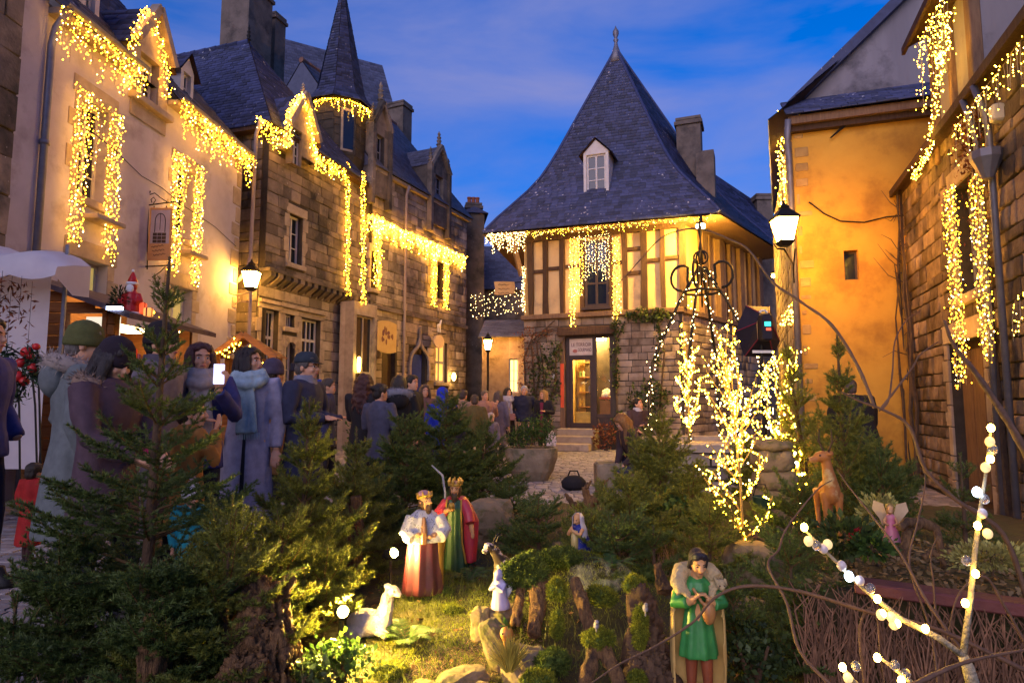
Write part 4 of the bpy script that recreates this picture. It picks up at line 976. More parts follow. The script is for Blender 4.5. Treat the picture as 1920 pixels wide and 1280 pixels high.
fairy('light_curtain', 'short light fringe across the upper window behind the hanging sign', band(F1, 342,360,295,385, -.12, .08, 10, .6), .012, .08, .015, AMBER, CG, 'light curtain')
# granite mansion
fairy('icicle_lights', 'icicle lights on granite mansion eave beside its downpipe', icicles(F2.w(F2.loc(482,240,-.4)[0],-.4,E2-.1), F2.w(F2.loc(540,270,-.4)[0],-.4,E2-.1), .06, .2, .6, 3), .016, .07, .03, AMBERF, EG)
fairy('icicle_lights', 'icicle lights on granite mansion eave between dormer and turret', icicles(F2.w(F2.loc(588,300,-.4)[0],-.4,E2-.1), F2.w(F2.loc(648,340,-.4)[0],-.4,E2-.1), .06, .2, .5, 4), .017, .07, .03, AMBERF, EG)
fairy('dormer_garland', 'light garland outlining the pointed dormer of the granite mansion', [fline(F2, [(541,275),(540,232),(544,205),(563,178),(580,210),(584,250),(590,290),(604,310)], -.55) for _ in range(3)], .017, .055, .05, AMBERF, EG)
tr = [TC + Matrix.Rotation(F2.phi, 3, 'Z') @ Vector((.93*math.cos(a), .93*math.sin(a), zt0-.02)) for a in [R(x) for x in range(-205, -20, 12)]]
S_ = []
for a, b in zip(tr[:-1], tr[1:]): S_ += icicles(a, b, .07, .15, .45, int(a.x*100))[1:]
fairy('turret_garland', 'ring of icicle lights under the turret spire', [tr]+S_, .017, .07, .02, AMBERF, EG)
fwd = Vector((.15, -.85, 0))
for lab, px0, a, b in (('single light strand hanging down the turret face', 652, 305, 556), ('light strand hanging at the turret and long house joint', 681, 322, 572)):
    S_ = [[at(px0+dx, a+(b-a)*k/6, 17.05) for k in range(7)] for dx in (-2.5, 2.5)]
    fairy('light_strand', lab, S_, .017, .065, .025, AMBERF, 'hanging light strands')
xa, za_ = F3.loc(690, 398, -.16); xb, zb_ = F3.loc(874, 486, -.16)
fairy('icicle_lights', 'thick band of icicle lights across the long granite house', icicles(F3.w(xa,-.16,(za_+zb_)/2), F3.w(xb,-.16,(za_+zb_)/2), .05, .2, .65, 6), .02, .075, .03, AMBERF, EG)
for lab, b in (('light strand under the light band beside the turret', (702,716,405,542)), ('light strand left of the long house narrow window', (810,818,476,577)), ('light strand right of the long house narrow window', (833,841,482,582))):
    fairy('light_strand', lab, band(F3, *b, -.16, .09, 7), .02, .075, .03, AMBERF, 'hanging light strands')
# timbered house
d0, d1_ = at(912, 440, 17.7), at(985, 436, 17.4); d2_, d3_ = at(986, 437, 17.35), at(1340, 404, 15.75)
fairy('icicle_lights', 'pale icicle lights under the overhanging left eave of the timbered house', icicles(d0, d1_, .045, .15, .6, 8), .014, .07, .03, WARM2, EG, cool=.3)
fairy('icicle_lights', 'small icicle lights along the timbered house front eave', icicles(d2_, d3_, .06, .05, .26, 9), .0085, .085, .03, WARM, EG, cool=.3)
fairy('light_curtain', 'light curtain left of the timbered house upper window', band(F5, 1067,1093,445,560, -.14, .06, 11), .012, .07, .02, WARM, CG, 'light curtain')
fairy('light_curtain', 'long tail of lights above the shop door', band(F5, 1068,1080,540,618, -.14, .07, 12), .014, .06, .02, WARM, CG, 'light curtain')
fairy('light_curtain', 'light curtain right of the timbered house upper window', band(F5, 1148,1164,445,605, -.14, .07, 13), .013, .07, .02, WARM, CG, 'light curtain')
fairy('light_curtain', 'sparse light fringe over the timbered house upper window', band(F5, 1095,1145,440,530, -.14, .085, 14, .5), .010, .08, .015, WARM2, CG, 'light curtain')
fairy('light_strand', 'pale light strand down the timbered house left corner post', band(F5, 978,984,500,596, -.1, .05, 15), .013, .07, .02, WARM2, 'hanging light strands')
# light net over the street
S_ = []
for i in range(22):
    px0 = 884+i*4.8; S_.append([at(px0+random.uniform(-1,1), 546+4*math.sin(i*.5)+k*10-(6 if px0 > 940 else 0), 20.6) for k in range(6)])
fairy('light_net', 'net of tiny lights strung across the street below the blue roof', S_, .012, .17, .04, WARM2, None, 'light net', cool=.2, wr=.002)
# alley and right-hand houses
fairy('light_waterfall', 'cascade of lights on the alley roof edge above the lantern', [[at(1462+dx, 215+dx*1.5, 11.5), at(1464+dx, 290, 11.5), at(1468+dx*.7, 330+abs(dx)*4, 11.5), at(1465+dx*.3, 395, 11.5)] for dx in (-5,0,5,9)] + [[at(1497+dx, 250, 10.6), at(1488+dx, 300, 10.6), at(1476+dx, 345, 11)] for dx in (-6,0,5)], .014, .06, .03, WARM, 'hanging light strands')
fairy('light_waterfall', 'cascade of lights low in the alley behind the softbox', [[at(1512-dx*.2, 545, 11.2), at(1500-dx, 575, 11.2), at(1484-dx, 612, 11.2)] for dx in (0,4,8,12,16,20)], .013, .05, .04, WARM, 'hanging light strands')
fairy('dormer_garland', 'light strand running down the timber dormer edge and eave', [fline(F7, [(1778,22),(1774,60),(1768,95)], -.30)+fline(F7, [(1762,120),(1758,170),(1752,225),(1748,255)], -.2)+fline(F7, [(1740,285),(1725,310),(1712,335)], -.22) for _ in range(3)], .011, .05, .03, WARM, EG)
fairy('icicle_lights', 'icicle lights hanging inside the timber dormer front', icicles(F7.w(t0_+.1,-.2,tze-.2), F7.w(t1_-.1,-.2,tze-.2), .08, .3, 1.0, 17), .009, .07, .03, WARM, EG)
fairy('icicle_lights', 'straggling icicle lights along the rubble house eave', icicles(fline(F7, [(1785,248)], -.22)[0], fline(F7, [(1935,48)], -.22)[0], .09, .15, .5, 18), .008, .07, .03, WARM, EG)
fairy('light_curtain', 'light curtain left of the rubble house window', band(F7, 1779,1806,340,735, -.14, .065, 19), .0105, .055, .02, AMBER, CG, 'light curtain')
fairy('light_curtain', 'light curtain right of the rubble house window', band(F7, 1826,1856,315,690, -.14, .065, 20), .0105, .055, .02, AMBER, CG, 'light curtain')
fairy('light_garland', 'small looped garland at the rubble house right downpipe', [fline(F7, [(1900,640),(1898,600),(1903,565),(1915,550),(1935,555)], -.2), fline(F7, [(1912,560),(1914,600),(1910,630)], -.2)], .008, .07, .02, WARM, EG)

LAMP = em('lantern_glass', (1,.46,.06), 130)
def lantern(t, c, s=1.0, mat=None):
    """tapered four-sided street lantern; c is the middle of the glass"""
    c = Vector(c); q = lambda r, z: [c+Vector((r*a*s, r*b*s, z*s)) for a, b in ((-1,-1),(1,-1),(1,1),(-1,1))]
    MB().loft([q(.085,-.19), q(.145,.13)]).build('lantern_glass', mat or LAMP, t)
    mb = MB()
    for i in range(4): mb.beam(q(.09,-.2)[i], q(.152,.14)[i], .014*s)
    mb.loft([q(.165,.13), q(.17,.15), q(.07,.27), q(.05,.29), q(.06,.31), q(.02,.36), q(.008,.42)]); mb.loft([q(.05,-.27), q(.1,-.21), q(.1,-.19)])
    mb.build('lantern_frame', MT['iron'], t)
lp = at(471, 522, 13.3)
t = thing('street_lamp', 'lit lantern on a slim pole at the granite mansion corner', 'street lamp', (lp.x, lp.y, 0), 0, 'lit street lanterns')
lantern(t, (0,0,lp.z), 1.0); mb = MB(); mb.tube([(0,0,0),(0,0,lp.z-.25)], [.05,.035], 8); mb.lathe([(.11,0),(.1,.1),(.07,.5),(.05,.55)], 10)
mb.tube([(-.02,0,lp.z-.3),(-.4,.1,lp.z-.34),(-.62,.15,lp.z-.36)], .012, 6); mb.tube([(-.05,0,lp.z-.5),(-.25,.06,lp.z-.48),(-.5,.12,lp.z-.6),(-.62,.15,lp.z-.8)], .01, 6); mb.build('pole', MT['pipe_pale'], t, smooth=True)
lp = at(1471, 428, 9.1)
t = thing('wall_lantern', 'lit lantern on an iron bracket at the ochre house corner', 'street lamp', (lp.x, lp.y, lp.z-.3), 0, 'lit street lanterns')
lantern(t, (0,0,.3), 1.0, em('lantern_glass_corner', (1,.42,.045), 190)); mb = MB(); wb = F6.w(-.06,-.06,lp.z-.3) - Vector((lp.x, lp.y, lp.z-.3))
mb.tube([(-.12,0,.0),(-.02,0,-.01),(wb.x,wb.y,wb.z)], .014, 6); mb.tube([(.15,.02,.0),(wb.x*.75,wb.y*.7,-.12),(wb.x,wb.y,-.35)], .012, 6); mb.tube([(-.12,0,0),(-.16,0,.06),(-.13,0,.12)], .01, 6); mb.build('bracket', MT['iron'], t, smooth=True)
lp = at(915, 645, 20.5)
t = thing('wall_lantern', 'lit lantern at the end of the street before the low annexe', 'street lamp', (lp.x, lp.y, 0), 0, 'lit street lanterns')
lantern(t, (0,0,lp.z), .95); mb = MB(); mb.tube([(0,0,0),(0,0,lp.z-.25)], .035, 8); mb.build('pole', MT['iron'], t)
lp = at(1450, 517, 19.5); lp2 = lp
t = thing('alley_lamp', 'small bulb lamp glowing on the wall at the alley end', 'lamp', lp, 0); MB().ell((0,0,0), .06, 10, 8).build('bulb', em('alley_bulb', (1,.55,.1), 60), t); MB().lathe([(.09,.07),(.03,.13),(.01,.16)], 10).build('cap', MT['iron'], t)
lp = at(1314, 424, 15.6)
t = thing('eave_floodlight', 'round floodlight under the timbered house corner eave', 'floodlight', lp, 0)
MB().ell((0,0,-.02), (.11,.11,.07), 12, 8).build('lens', em('eave_flood', (1,.55,.07), 3000), t); MB().lathe([(.13,.03),(.13,.08),(.05,.12),(.03,.3)], 12).build('housing', MT['iron'], t)
lp = at(673, 683, 17.0)
t = thing('wall_light', 'bright tubular wall light beside the mullioned shop window', 'lamp', lp, 0); MB().lathe([(.02,-.2),(.045,-.15),(.05,.0),(.045,.15),(.02,.2)], 10).build('tube', em('wall_light', (1,.62,.12), 40), t); MB().box(-.02,.02,.03,.3,-.05,.05).build('bracket', MT['iron'], t)
lp = at(851, 706, 22.4)
t = thing('wall_light', 'small wall light low on the long granite house end', 'lamp', lp, 0); MB().ell((0,0,0), (.07,.07,.14), 10, 8).build('bulb', em('end_light', (1,.6,.15), 30), t); MB().box(-.02,.02,.05,.4,-.03,.03).build('bracket', MT['iron'], t)
# ================================================================== foliage helpers
def leaf_cloud(P, size, seed=0, aspect=.55, up=.3, N=None):
    """folded leaf quads at points P; returns V, F"""
    rg = np.random.RandomState(seed); n = len(P); P = np.asarray(P, float)
    d = rg.normal(size=(n,3)); 
    if N is not None: d = d*.7 + np.asarray(N)
    d[:,2] += up; d /= np.linalg.norm(d, axis=1)[:,None]
    a = rg.normal(size=(n,3)); s = np.cross(d, a); s /= np.linalg.norm(s, axis=1)[:,None]; nn = np.cross(d, s)
    L_ = size*rg.uniform(.6, 1.3, n)[:,None]; W_ = L_*aspect*.5
    v0 = P; v1 = P + d*L_*.5 + s*W_ + nn*L_*.08; v2 = P + d*L_; v3 = P + d*L_*.5 - s*W_ + nn*L_*.08
    V = np.stack([v0,v1,v2,v3],1).reshape(-1,3); F = (np.array([[0,1,2,3]])[None] + (np.arange(n)*4)[:,None,None]).reshape(-1,4)
    return V, F
def blob_points(n, c, r, seed=0, shell=.55):
    rg = np.random.RandomState(seed); d = rg.normal(size=(n,3)); d /= np.linalg.norm(d, axis=1)[:,None]
    k = (shell + (1-shell)*rg.rand(n))[:,None]; lump = 1 + .25*np.sin(d[:,:1]*5+seed)*np.cos(d[:,1:2]*4+seed*2)
    return np.asarray(c) + d*k*lump*np.asarray(r)
MT['ivy'] = pm('ivy_leaf', (.055,.085,.02), (.03,.05,.012), 12, .55, 0, isl=.45, spec=.4, trans=.25)
MT['bush'] = pm('bush_leaf', (.07,.13,.025), (.04,.08,.015), 10, .6, 0, isl=.4, trans=.3)
MT['russet'] = pm('russet_vine', (.20,.06,.025), (.11,.04,.02), 10, .8, 0, isl=.4, trans=.2)
MT['bark'] = pm('bark', (.13,.075,.04), (.07,.04,.022), 10, .9, .5, 50, aniso=(3,3,1))
MT['stem'] = pm('vine_stem', (.11,.07,.045), (.06,.04,.028), 14, .85, .4, 60)

def wall_vine(F, label, blobs, stems, y=-.08, leaf='ivy', size=.09, seed=0, depth=.12, ox=None):
    """climber on a facade: blobs (px,py,rx_px,ry_px,n) in photo pixels, stems as pixel polylines"""
    rg = np.random.RandomState(seed); px0, py0 = stems[0][0]; x0 = F.loc(px0, py0, y)[0]
    t = thing('climbing_vine', label, 'vine', F.w(x0, y, 0), F.phi, 'climbers on the house walls'); P = []
    for (px, py, rx, ry, n) in blobs:
        a = rg.rand(n)*2*math.pi; q = np.sqrt(rg.rand(n))
        for i in range(n):
            lx, lz = F.loc(px+rx*q[i]*math.cos(a[i]), py+ry*q[i]*math.sin(a[i]), y); P.append((lx-x0, -abs(rg.normal())*depth*.6, lz))
    if P:
        V, Fq = leaf_cloud(P, size, seed, .75, -.2, N=np.array([[0,-.6,0]])); stuff(link('foliage', np_mesh('foliage', V, Fq), MT[leaf], t))
    mb = MB()
    for st in stems:
        pp = []
        for k, (a, b) in enumerate(st): lx, lz = F.loc(a, b, y); pp.append((lx-x0+rg.normal()*.01, .03+rg.normal()*.015, max(0, lz)))
        mb.tube(pp, [.03*(1-.6*k/len(pp)) for k in range(len(pp))], 6)
    mb.build('stem', MT['stem'], t); return t
wall_vine(F5, 'leafy climber left of the shop door', [(1022,720,30,60,420),(1035,660,20,25,120),(1010,790,25,35,160)], [[(1020,842),(1022,760),(1018,690),(1010,640)],[(1022,780),(1040,720),(1042,660),(1060,625)]], seed=1)
wall_vine(F5, 'russet bare climber at the timbered house left corner', [(992,650,18,40,160),(985,710,12,50,120),(1005,625,40,10,90)], [[(985,842),(986,740),(982,670),(1000,625),(1050,612)],[(996,842),(1000,720),(996,640),(1040,600)],[(990,800),(1012,700),(1005,640),(1028,618),(1080,622)]], leaf='russet', size=.06, seed=2)
wall_vine(F5, 'green climber hanging over the wall right of the shop', [(1215,590,45,14,330),(1160,612,14,16,90),(1156,680,8,60,150),(1235,640,8,60,110),(1215,745,40,35,430),(1165,800,18,30,150)], [[(1230,842),(1238,740),(1246,660),(1232,600),(1190,590)],[(1158,842),(1156,740),(1154,640),(1170,604)]], seed=3)
wall_vine(F5, 'dry shrub beside the shop steps', [(1135,815,22,26,330)], [[(1135,846),(1130,810),(1122,785)],[(1138,846),(1148,800)]], y=-.5, leaf='russet', size=.07, seed=4, depth=.3)
# bare woody stems where the ochre and rubble houses meet
t = thing('woody_climber', 'tangle of bare woody stems between ochre and rubble houses', 'vine', F7.w(.1,-.1,0), 0)
mb = MB(); rg = random.Random(3)
for k in range(9):
    pp = []; x = rg.uniform(-.02,.3); o = rg.uniform(-.2,-.05)
    for i in range(9):
        z = E7*.98*i/8*(1 if k < 6 else .75); x += rg.uniform(-.05,.05); q = F7.w(x, o+rg.uniform(-.03,.03), z) - F7.w(.1,-.1,0); pp.append(q)
    mb.tube(pp, [rg.uniform(.012,.035)*(1-.06*i) for i in range(9)], 5)
for k in range(26):
    z = rg.uniform(1.5, E7); q = F7.w(rg.uniform(0,.25), -.12, z)-F7.w(.1,-.1,0); d = Vector((rg.uniform(-.5,.2), rg.uniform(-.2,.05), rg.uniform(-.1,.4)))
    mb.tube([q, q+d*.5+Vector((0,0,rg.uniform(-.1,.1))), q+d], [.008,.006,.003], 4)
mb.build('stems', MT['stem'], t)
sx = F7.loc(1835, 250)[0]
t = thing('climbing_vine', 'dry russet creeper below the rubble house eave', 'vine', F7.w(sx,-.05,0), F7.phi, 'climbers on the house walls')
rg2 = np.random.RandomState(5); P = np.stack([rg2.normal(0,.22,500), -np.abs(rg2.normal(0,.05,500)), E7-.15-np.abs(rg2.gamma(2,.28,500))],1)
V, Fq = leaf_cloud(P, .06, 6, .35, -.6); stuff(link('foliage', np_mesh('foliage', V, Fq), MT['russet'], t))
mb = MB(); mb.tube([(.25,.0,0),(.2,-.02,1.6),(.1,-.02,3),(.0,-.03,E7-.3)], [.04,.035,.025,.012], 6); mb.build('stem', MT['stem'], t)
# street shrub and far foliage
def shrub(px, py, Y, rx, rz, n, label, leaf='bush', size=.08, seed=0, z0=0.0, name='shrub', group=None, cz=None):
    q = at(px, py, Y); t = thing(name, label, 'shrub', (q.x, Y, z0), 0, group); h = rz
    P = np.concatenate([blob_points(n//3, ((k-1)*rx*.45, 0, (cz or h)+(.15*h if k == 1 else -.1*h)), (rx*.62, rx*.6, rz*.85), seed+k, .35) for k in range(3)])
    P[:,2] = np.maximum(P[:,2], .02); V, Fq = leaf_cloud(P, size, seed, .6, .5); stuff(link('foliage', np_mesh('foliage', V, Fq), MT[leaf], t))
    mb = MB(); rg = random.Random(seed)
    for k in range(5): a = rg.uniform(0,6.28); mb.tube([(0,0,0),(math.cos(a)*rx*.2,math.sin(a)*rx*.2,h*.6),(math.cos(a)*rx*.45,math.sin(a)*rx*.45,h*1.3)], [.018,.012,.005], 5)
    mb.build('stems', MT['bark'], t); return t
shrub(928, 757, 19.8, .55, .75, 800, 'yellow-green street shrub under the far lantern', 'bush', .1, 11)
shrub(690, 757, 15.6, .5, .55, 500, 'small potted conifer shrub before the mullioned window', 'bush', .08, 12)

# ================================================================== market chalet and canopy
MT['pine'] = pm('stained_pine', (.36,.15,.045), (.24,.09,.028), 6, .65, .2, 40, isl=.18, aniso=(1,1,7))
MT['shingle'] = pm('roof_felt', (.085,.06,.065), (.05,.035,.04), 8, .9, .3, isl=.3)
MT['canvas'] = pm('white_canvas', (.62,.58,.62), (.52,.48,.54), 3, .85, .1, trans=.25)
MT['red'] = pm('red_gloss', (.50,.02,.02), (.38,.015,.015), 8, .35, 0); MT['green_dark'] = pm('garland_green', (.02,.05,.018), (.012,.03,.01), 12, .7, 0, isl=.3)
MT['white'] = pm('white_matt', (.75,.73,.72), (.65,.63,.62), 8, .8, .05)
q = at(46, 757, 7.2); cxl, cxr = at(46, 757, 7.2).x, at(205, 757, 7.2).x
CH = thing('market_chalet', 'stained pine market chalet with lit hatch against the white house', 'market stall', (cxl, 7.2, 0), 0); CW = cxr-cxl; CD = 1.75
zl, zr_ = at(50, 522, 7.2).z, at(206, 580, 7.2).z
hl, hr, hb, ht = at(127, 620, 7.2).x-cxl, at(193, 620, 7.2).x-cxl, at(160, 655, 7.2).z, at(160, 587, 7.2).z
z = .05
while z < zl-.05:
    h = min(.128, zl-z); zz1 = z+h
    segs = [(0, CW)] if not (z < ht-.02 and zz1 > hb+.02) else [(0, hl-.02), (hr+.02, CW)]
    for a, b in segs:
        lim = lambda x: zl+(zr_-zl)*x/CW
        if lim(b) < zz1:
            if z > lim(a)-.03: continue
            b = min(b, max(a+.05, CW*(zl-zz1)/(zl-zr_)))
        MB().bbox(a, b, -.012, .022, z+.003, zz1-.003, .01).build('plank', MT['pine'], CH)
    z += .128
mb = MB(); mb.box(0, .03, .03, CD, 0, zl-.05); mb.box(0, CW, CD-.03, CD, 0, zr_); mb.build('back_walls', MT['pine'], CH)
mb = MB(); mb.add([(0,.025,0),(CW,.025,0),(CW,.025,zr_),(0,.025,zl)], [(0,1,2,3)]) 
hbk = MB()
for a, b in ((hl-.06, hl), (hr, hr+.05)): hbk.box(a, b, -.03, .03, hb-.05, ht+.05)
hbk.box(hl, hr, -.03, .03, ht, ht+.05); hbk.box(hl, hr, -.06, .03, hb-.05, hb); hbk.build('hatch_frame', MT['pine'], CH)
MB().box(hl, hr, .3, .32, hb, ht).build('hatch_curtain', em('hatch_glow', (.85,.78,.62), .75), CH)
for yy in (.02, CD*.5, CD-.05): MB().box(CW-.08, CW, yy, yy+.08, 0, zr_).build('post', MT['pine'], CH)
MB().box(CW-.12, CW+.18, .1, CD-.05, .92, .97).build('counter', MT['pine'], CH); MB().box(CW-.05, CW-.02, .1, CD-.05, 0, .92).build('counter_front', MT['pine'], CH)
MB().box(.15, .4, .3, CD-.1, 1.2, 1.24).build('shelf', MT['pine'], CH); MB().box(.15, .4, .3, CD-.1, 1.65, 1.69).build('shelf', MT['pine'], CH)
MB().box(.3, CW-.3, .4, CD-.4, zr_-.13, zr_-.09).build('ceiling_lamp', em('stall_lamp', (1,.68,.28), 10), CH)
gd_ = [pm('stall_goods_%d' % k, c, None, 9, .5, 0) for k, c in enumerate(((.6,.25,.05),(.7,.6,.4),(.15,.05,.2),(.55,.05,.04)))]
for k in range(16):
    x = CW-.05+random.uniform(-.05,.18); MB().bbox(x-.05, x+.05, .15+k*.095, .23+k*.095, .97, .97+random.uniform(.08,.3), .01).build('jar', gd_[k % 4], CH)
    for zz in (1.24, 1.69): MB().bbox(.2, .34, .35+k*.08, .41+k*.08, zz, zz+random.uniform(.1,.3), .01).build('box', gd_[(k*3+1) % 4], CH)
rf = [lerp((-.15,-.25,zl+.06),(-.15,CD+.1,zl+.06)), lerp((CW+.35,-.25,zr_-.10),(CW+.35,CD+.1,zr_-.10))]
mb = MB(); a_, b_, c_, d_ = Vector((-.15,-.22,zl+.08)), Vector((CW+.3,-.22,zr_-.07)), Vector((CW+.3,CD+.1,zr_-.07)), Vector((-.15,CD+.1,zl+.08)); dn = Vector((0,0,-.06)); mb.loft([[a_,b_,c_,d_],[a_+dn,b_+dn,c_+dn,d_+dn]]); mb.build('roof', MT['shingle'], CH)
# cool tubes of light hung under the roof edge
for px0, py0 in ((215, 578),): 
    e = at(px0, py0, 6.98); t = thing('led_tube', 'short cool-white tube light at the chalet roof corner', 'lamp', e); MB().box(-.08,.08,-.02,.02,-.018,.018).build('tube', em('led_blue', (.5,.65,1), 14), t); MB().box(-.085,.085,-.025,.025,.018,.05).build('holder', MT['iron'], t)
e = at(178, 640, 7.15)
# roof ornaments: little red-coated figure, wreath, lit parcels
def cone_figure():
    e = at(246, 575, 7.35); z0 = zr_-.02
    t = thing('santa_ornament', 'small red-coated white-bearded figure standing on the chalet roof', 'ornament', (e.x, e.y, at(246, 592, 7.35).z)); h = at(246, 512, 7.35).z - at(246, 592, 7.35).z
    s = h/.5
    mb = MB(); mb.lathe([(.085,0),(.1,.06),(.09,.18),(.075,.26),(.04,.3)], 12); mb.tube([(-.07,0,.25),(-.12,-.03,.17),(-.07,-.09,.13)], [.035,.033,.03], 8); mb.tube([(.07,0,.25),(.12,-.03,.17),(.08,-.09,.15)], [.035,.033,.03], 8); mb.ell((0,0,.34), (.055,.055,.06), 10, 8)
    me = remesh(mb, .01, 2); b = link('body', me, MT['red'], t); b.scale = (s,)*3
    for nm, mat, f in (('beard', MT['white'], lambda m: m.ell((0,-.045,.31), (.045,.03,.055), 10, 7)), ('hat', MT['red'], lambda m: m.lathe([(.06,.37),(.045,.43),(.02,.49),(.006,.52)], 10)), ('hat_trim', MT['white'], lambda m: (m.lathe([(.064,.36),(.066,.375),(.064,.39)], 10), m.ell((0,0,.525), .018, 8, 6))), ('coat_trim', MT['white'], lambda m: m.lathe([(.1,.0),(.106,.015),(.1,.04)], 12)), ('face', MT_SKIN, lambda m: m.ell((0,-.03,.35), (.038,.03,.03), 8, 6))):
        mb = MB(); f(mb); o = mb.build(nm, mat, t, True); o.scale = (s,)*3
MT_SKIN = pm('skin', (.62,.33,.20), (.54,.27,.16), 14, .55, .05, sss=.1)
cone_figure()
e = at(224, 583, 7.3); t = thing('wreath_ball', 'dark evergreen ball beside the roof figure', 'ornament', (e.x, e.y, e.z)); P = blob_points(420, (0,0,.12), (.1,.1,.17), 4, .4); V, Fq = leaf_cloud(P, .05, 4, .3, 0); stuff(link('foliage', np_mesh('foliage', V, Fq), MT['green_dark'], t)); MB().tube([(0,0,-.1),(0,0,.2)], .012, 5).build('stake', MT['bark'], t)
for px0, py0, lab in ((262, 585, 'lit red parcel ornament right of the roof figure'), (278, 590, 'small lit amber parcel ornament on the chalet roof edge')):
    e = at(px0, py0, 7.4); t = thing('parcel_ornament', lab, 'ornament', e); s = .055 if px0 < 270 else .04
    MB().bbox(-s, s, -s, s, -.02, s*2, .008).build('box', em('parcel_%d' % px0, (.8,.10,.03) if px0 < 270 else (1,.45,.1), .7), t); mb = MB(); mb.box(-s-.003, s+.003, -.008, .008, -.02, s*2+.004); mb.box(-.008, .008, -s-.003, s+.003, -.02, s*2+.003); mb.build('ribbon', MT['red'], t)
fairy('light_string', 'string of amber bulbs along the chalet counter edge', [[at(262,575,7.6), at(285,590,7.9), at(310,608,8.3), at(335,622,8.6)], [at(285,592,7.9), at(300,612,8.2), at(330,640,8.6)]], .016, .07, .03, AMBER)
# white canopy with scalloped valance at the frame edge
ca, cb = at(-60, 470, 5.6), at(107, 500, 5.6)
t = thing('canopy', 'white scalloped tent canopy sagging at the chalet', 'canopy', (cb.x-.9, 5.6, 0))
mb = MB(); n = 16; W_ = 1.6; x0 = -.9+.0
rows = []
for (yy, zz) in ((.45, .34), (.22, .27), (0.0, .16)):
    rows.append([Vector((-.7+W_*k/n, yy, cb.z+zz*(.55+.45*(1-k/n))+.03*math.sin(k*1.1)-(.06 if k == n else 0))) for k in range(n+1)])
rows.append([Vector((-.7+W_*k/n, -.02, cb.z-.06-.04*abs(math.sin(k*math.pi/4))-.02*k/n)) for k in range(n+1)])
mb.loft(rows, cap=False, close=False); rt = [rows[0][n]+Vector((0,0,-.3)), rows[1][n]+Vector((0,0,-.28))]
mb.add([rows[0][n], rows[1][n], rows[2][n], rows[3][n], rt[1], rt[0]], [(0,1,4,5),(1,2,3,4)]); mb.build('cloth', MT['canvas'], t, smooth=True, fix=False)
mb = MB()
for x, y in ((.7,.4),): mb.tube([(x,y,0),(x,y,cb.z+.3)], .02, 6)
mb.build('frame', MT['zinc'], t)
MB().add([(-.7,.42,.6),(.55,.42,.6),(.55,.42,cb.z+.2),(-.7,.42,cb.z+.2)], [(0,1,2,3)]).build('back_sheet', MT['canvas'], t, fix=False)
for i, (px0, ytop, ybot, lab_) in enumerate(((4,520,600,'short dried leaf strand at the outer end of the canopy'),(22,530,640,'long dried leaf strand before the canopy back sheet'),(40,530,600,'short dried leaf strand next to the chalet planks'),(60,540,700,'very long leaf strand in front of the chalet corner'))):
    s0 = at(px0, ytop, 5.55); s1 = at(px0, ybot, 5.55); t = thing('leaf_strand', lab_, 'ornament', s0, 0, 'dried leaf strands under the canopy'); L_ = s0.z-s1.z
    MB().tube([(0,0,.06),(0,0,-L_)], .002, 3).build('thread', MT['iron'], t); P = np.array([(random.gauss(0,.02), random.gauss(0,.02), -L_*k/26) for k in range(27)]); V, Fq = leaf_cloud(P, .07, i, .3, 0); stuff(link('leaves', np_mesh('leaves', V, Fq), MT['russet'], t))
# iron hoop arch with red baubles
e = at(30, 757, 5.3); t = thing('bauble_arch', 'bent iron arches decked with fir and red baubles', 'decoration', (e.x, 5.3, 0)); mb = MB(); k5 = lambda px, py: at(px, py, 5.3)-Vector((e.x, 5.3, 0))
for pl in ([(-20,640),(20,652),(45,668),(60,700),(66,760),(70,900)], [(-20,650),(10,690),(30,720),(36,760),(38,950)], [(70,650),(74,760),(78,950)], [(35,745),(55,700),(72,665)]): mb.tube([k5(*p) for p in pl], .008, 6)
mb.build('arch', MT['iron'], t); mb = MB()
for px, py in ((50,660),(68,650),(57,668),(40,680),(12,712),(20,700),(35,706),(62,690),(8,725),(45,715)): mb.ell(k5(px, py), random.uniform(.03,.05), 10, 8)
mb.build('baubles', MT['red'], t, smooth=True); P = np.concatenate([blob_points(160, tuple(k5(px, py)), (.09,.06,.12), i, .3) for i, (px, py) in enumerate(((10,670),(18,700),(60,672),(30,735),(62,700)))]); V, Fq = leaf_cloud(P, .06, 3, .25, 0); stuff(link('fir_sprigs', np_mesh('fir_sprigs', V, Fq), MT['green_dark'], t))

# ---- plank-roofed kiosk
e = at(455, 757, 8.8); KX = lambda px, py: at(px, py, 8.8)-Vector((e.x, 8.8, 0))
t = thing('wooden_kiosk', 'small wooden kiosk with shaggy plank roof and string lights', 'market stall', (e.x, 8.8, 0), R(8))
zr0, zl0 = KX(440, 630).z, KX(440, 668).z
for s in (-1, 1):
    for k in range(6):
        f0, f1 = k/6, (k+1.25)/6; z0, z1 = zr0-(zr0-zl0)*f0, zr0-(zr0-zl0)*f1; x0, x1 = s*.44*f0, s*.44*f1
        for j in range(3):
            ya, yb = -.1+j*.22, -.1+(j+1)*.22-.008
            MB().add([(x0,ya,z0+.02),(x1,ya,z1+.035),(x1,yb,z1+.035),(x0,yb,z0+.02),(x0,ya,z0),(x1,ya,z1+.01),(x1,yb,z1+.01),(x0,yb,z0)], [(0,1,2,3),(4,7,6,5),(0,4,5,1),(2,6,7,3),(1,5,6,2),(0,3,7,4)]).build('shake', MT['pine'], t)
for x in (-.36, .36):
    for y in (0, .5): MB().box(x-.035, x+.035, y-.035, y+.035, 0, zl0+.02).build('post', MT['pine'], t)
    MB().beam((x*1.2,-.11,zl0-.03),(0,-.11,zr0+.02),.03,.08).build('bargeboard', MT['pine'], t)
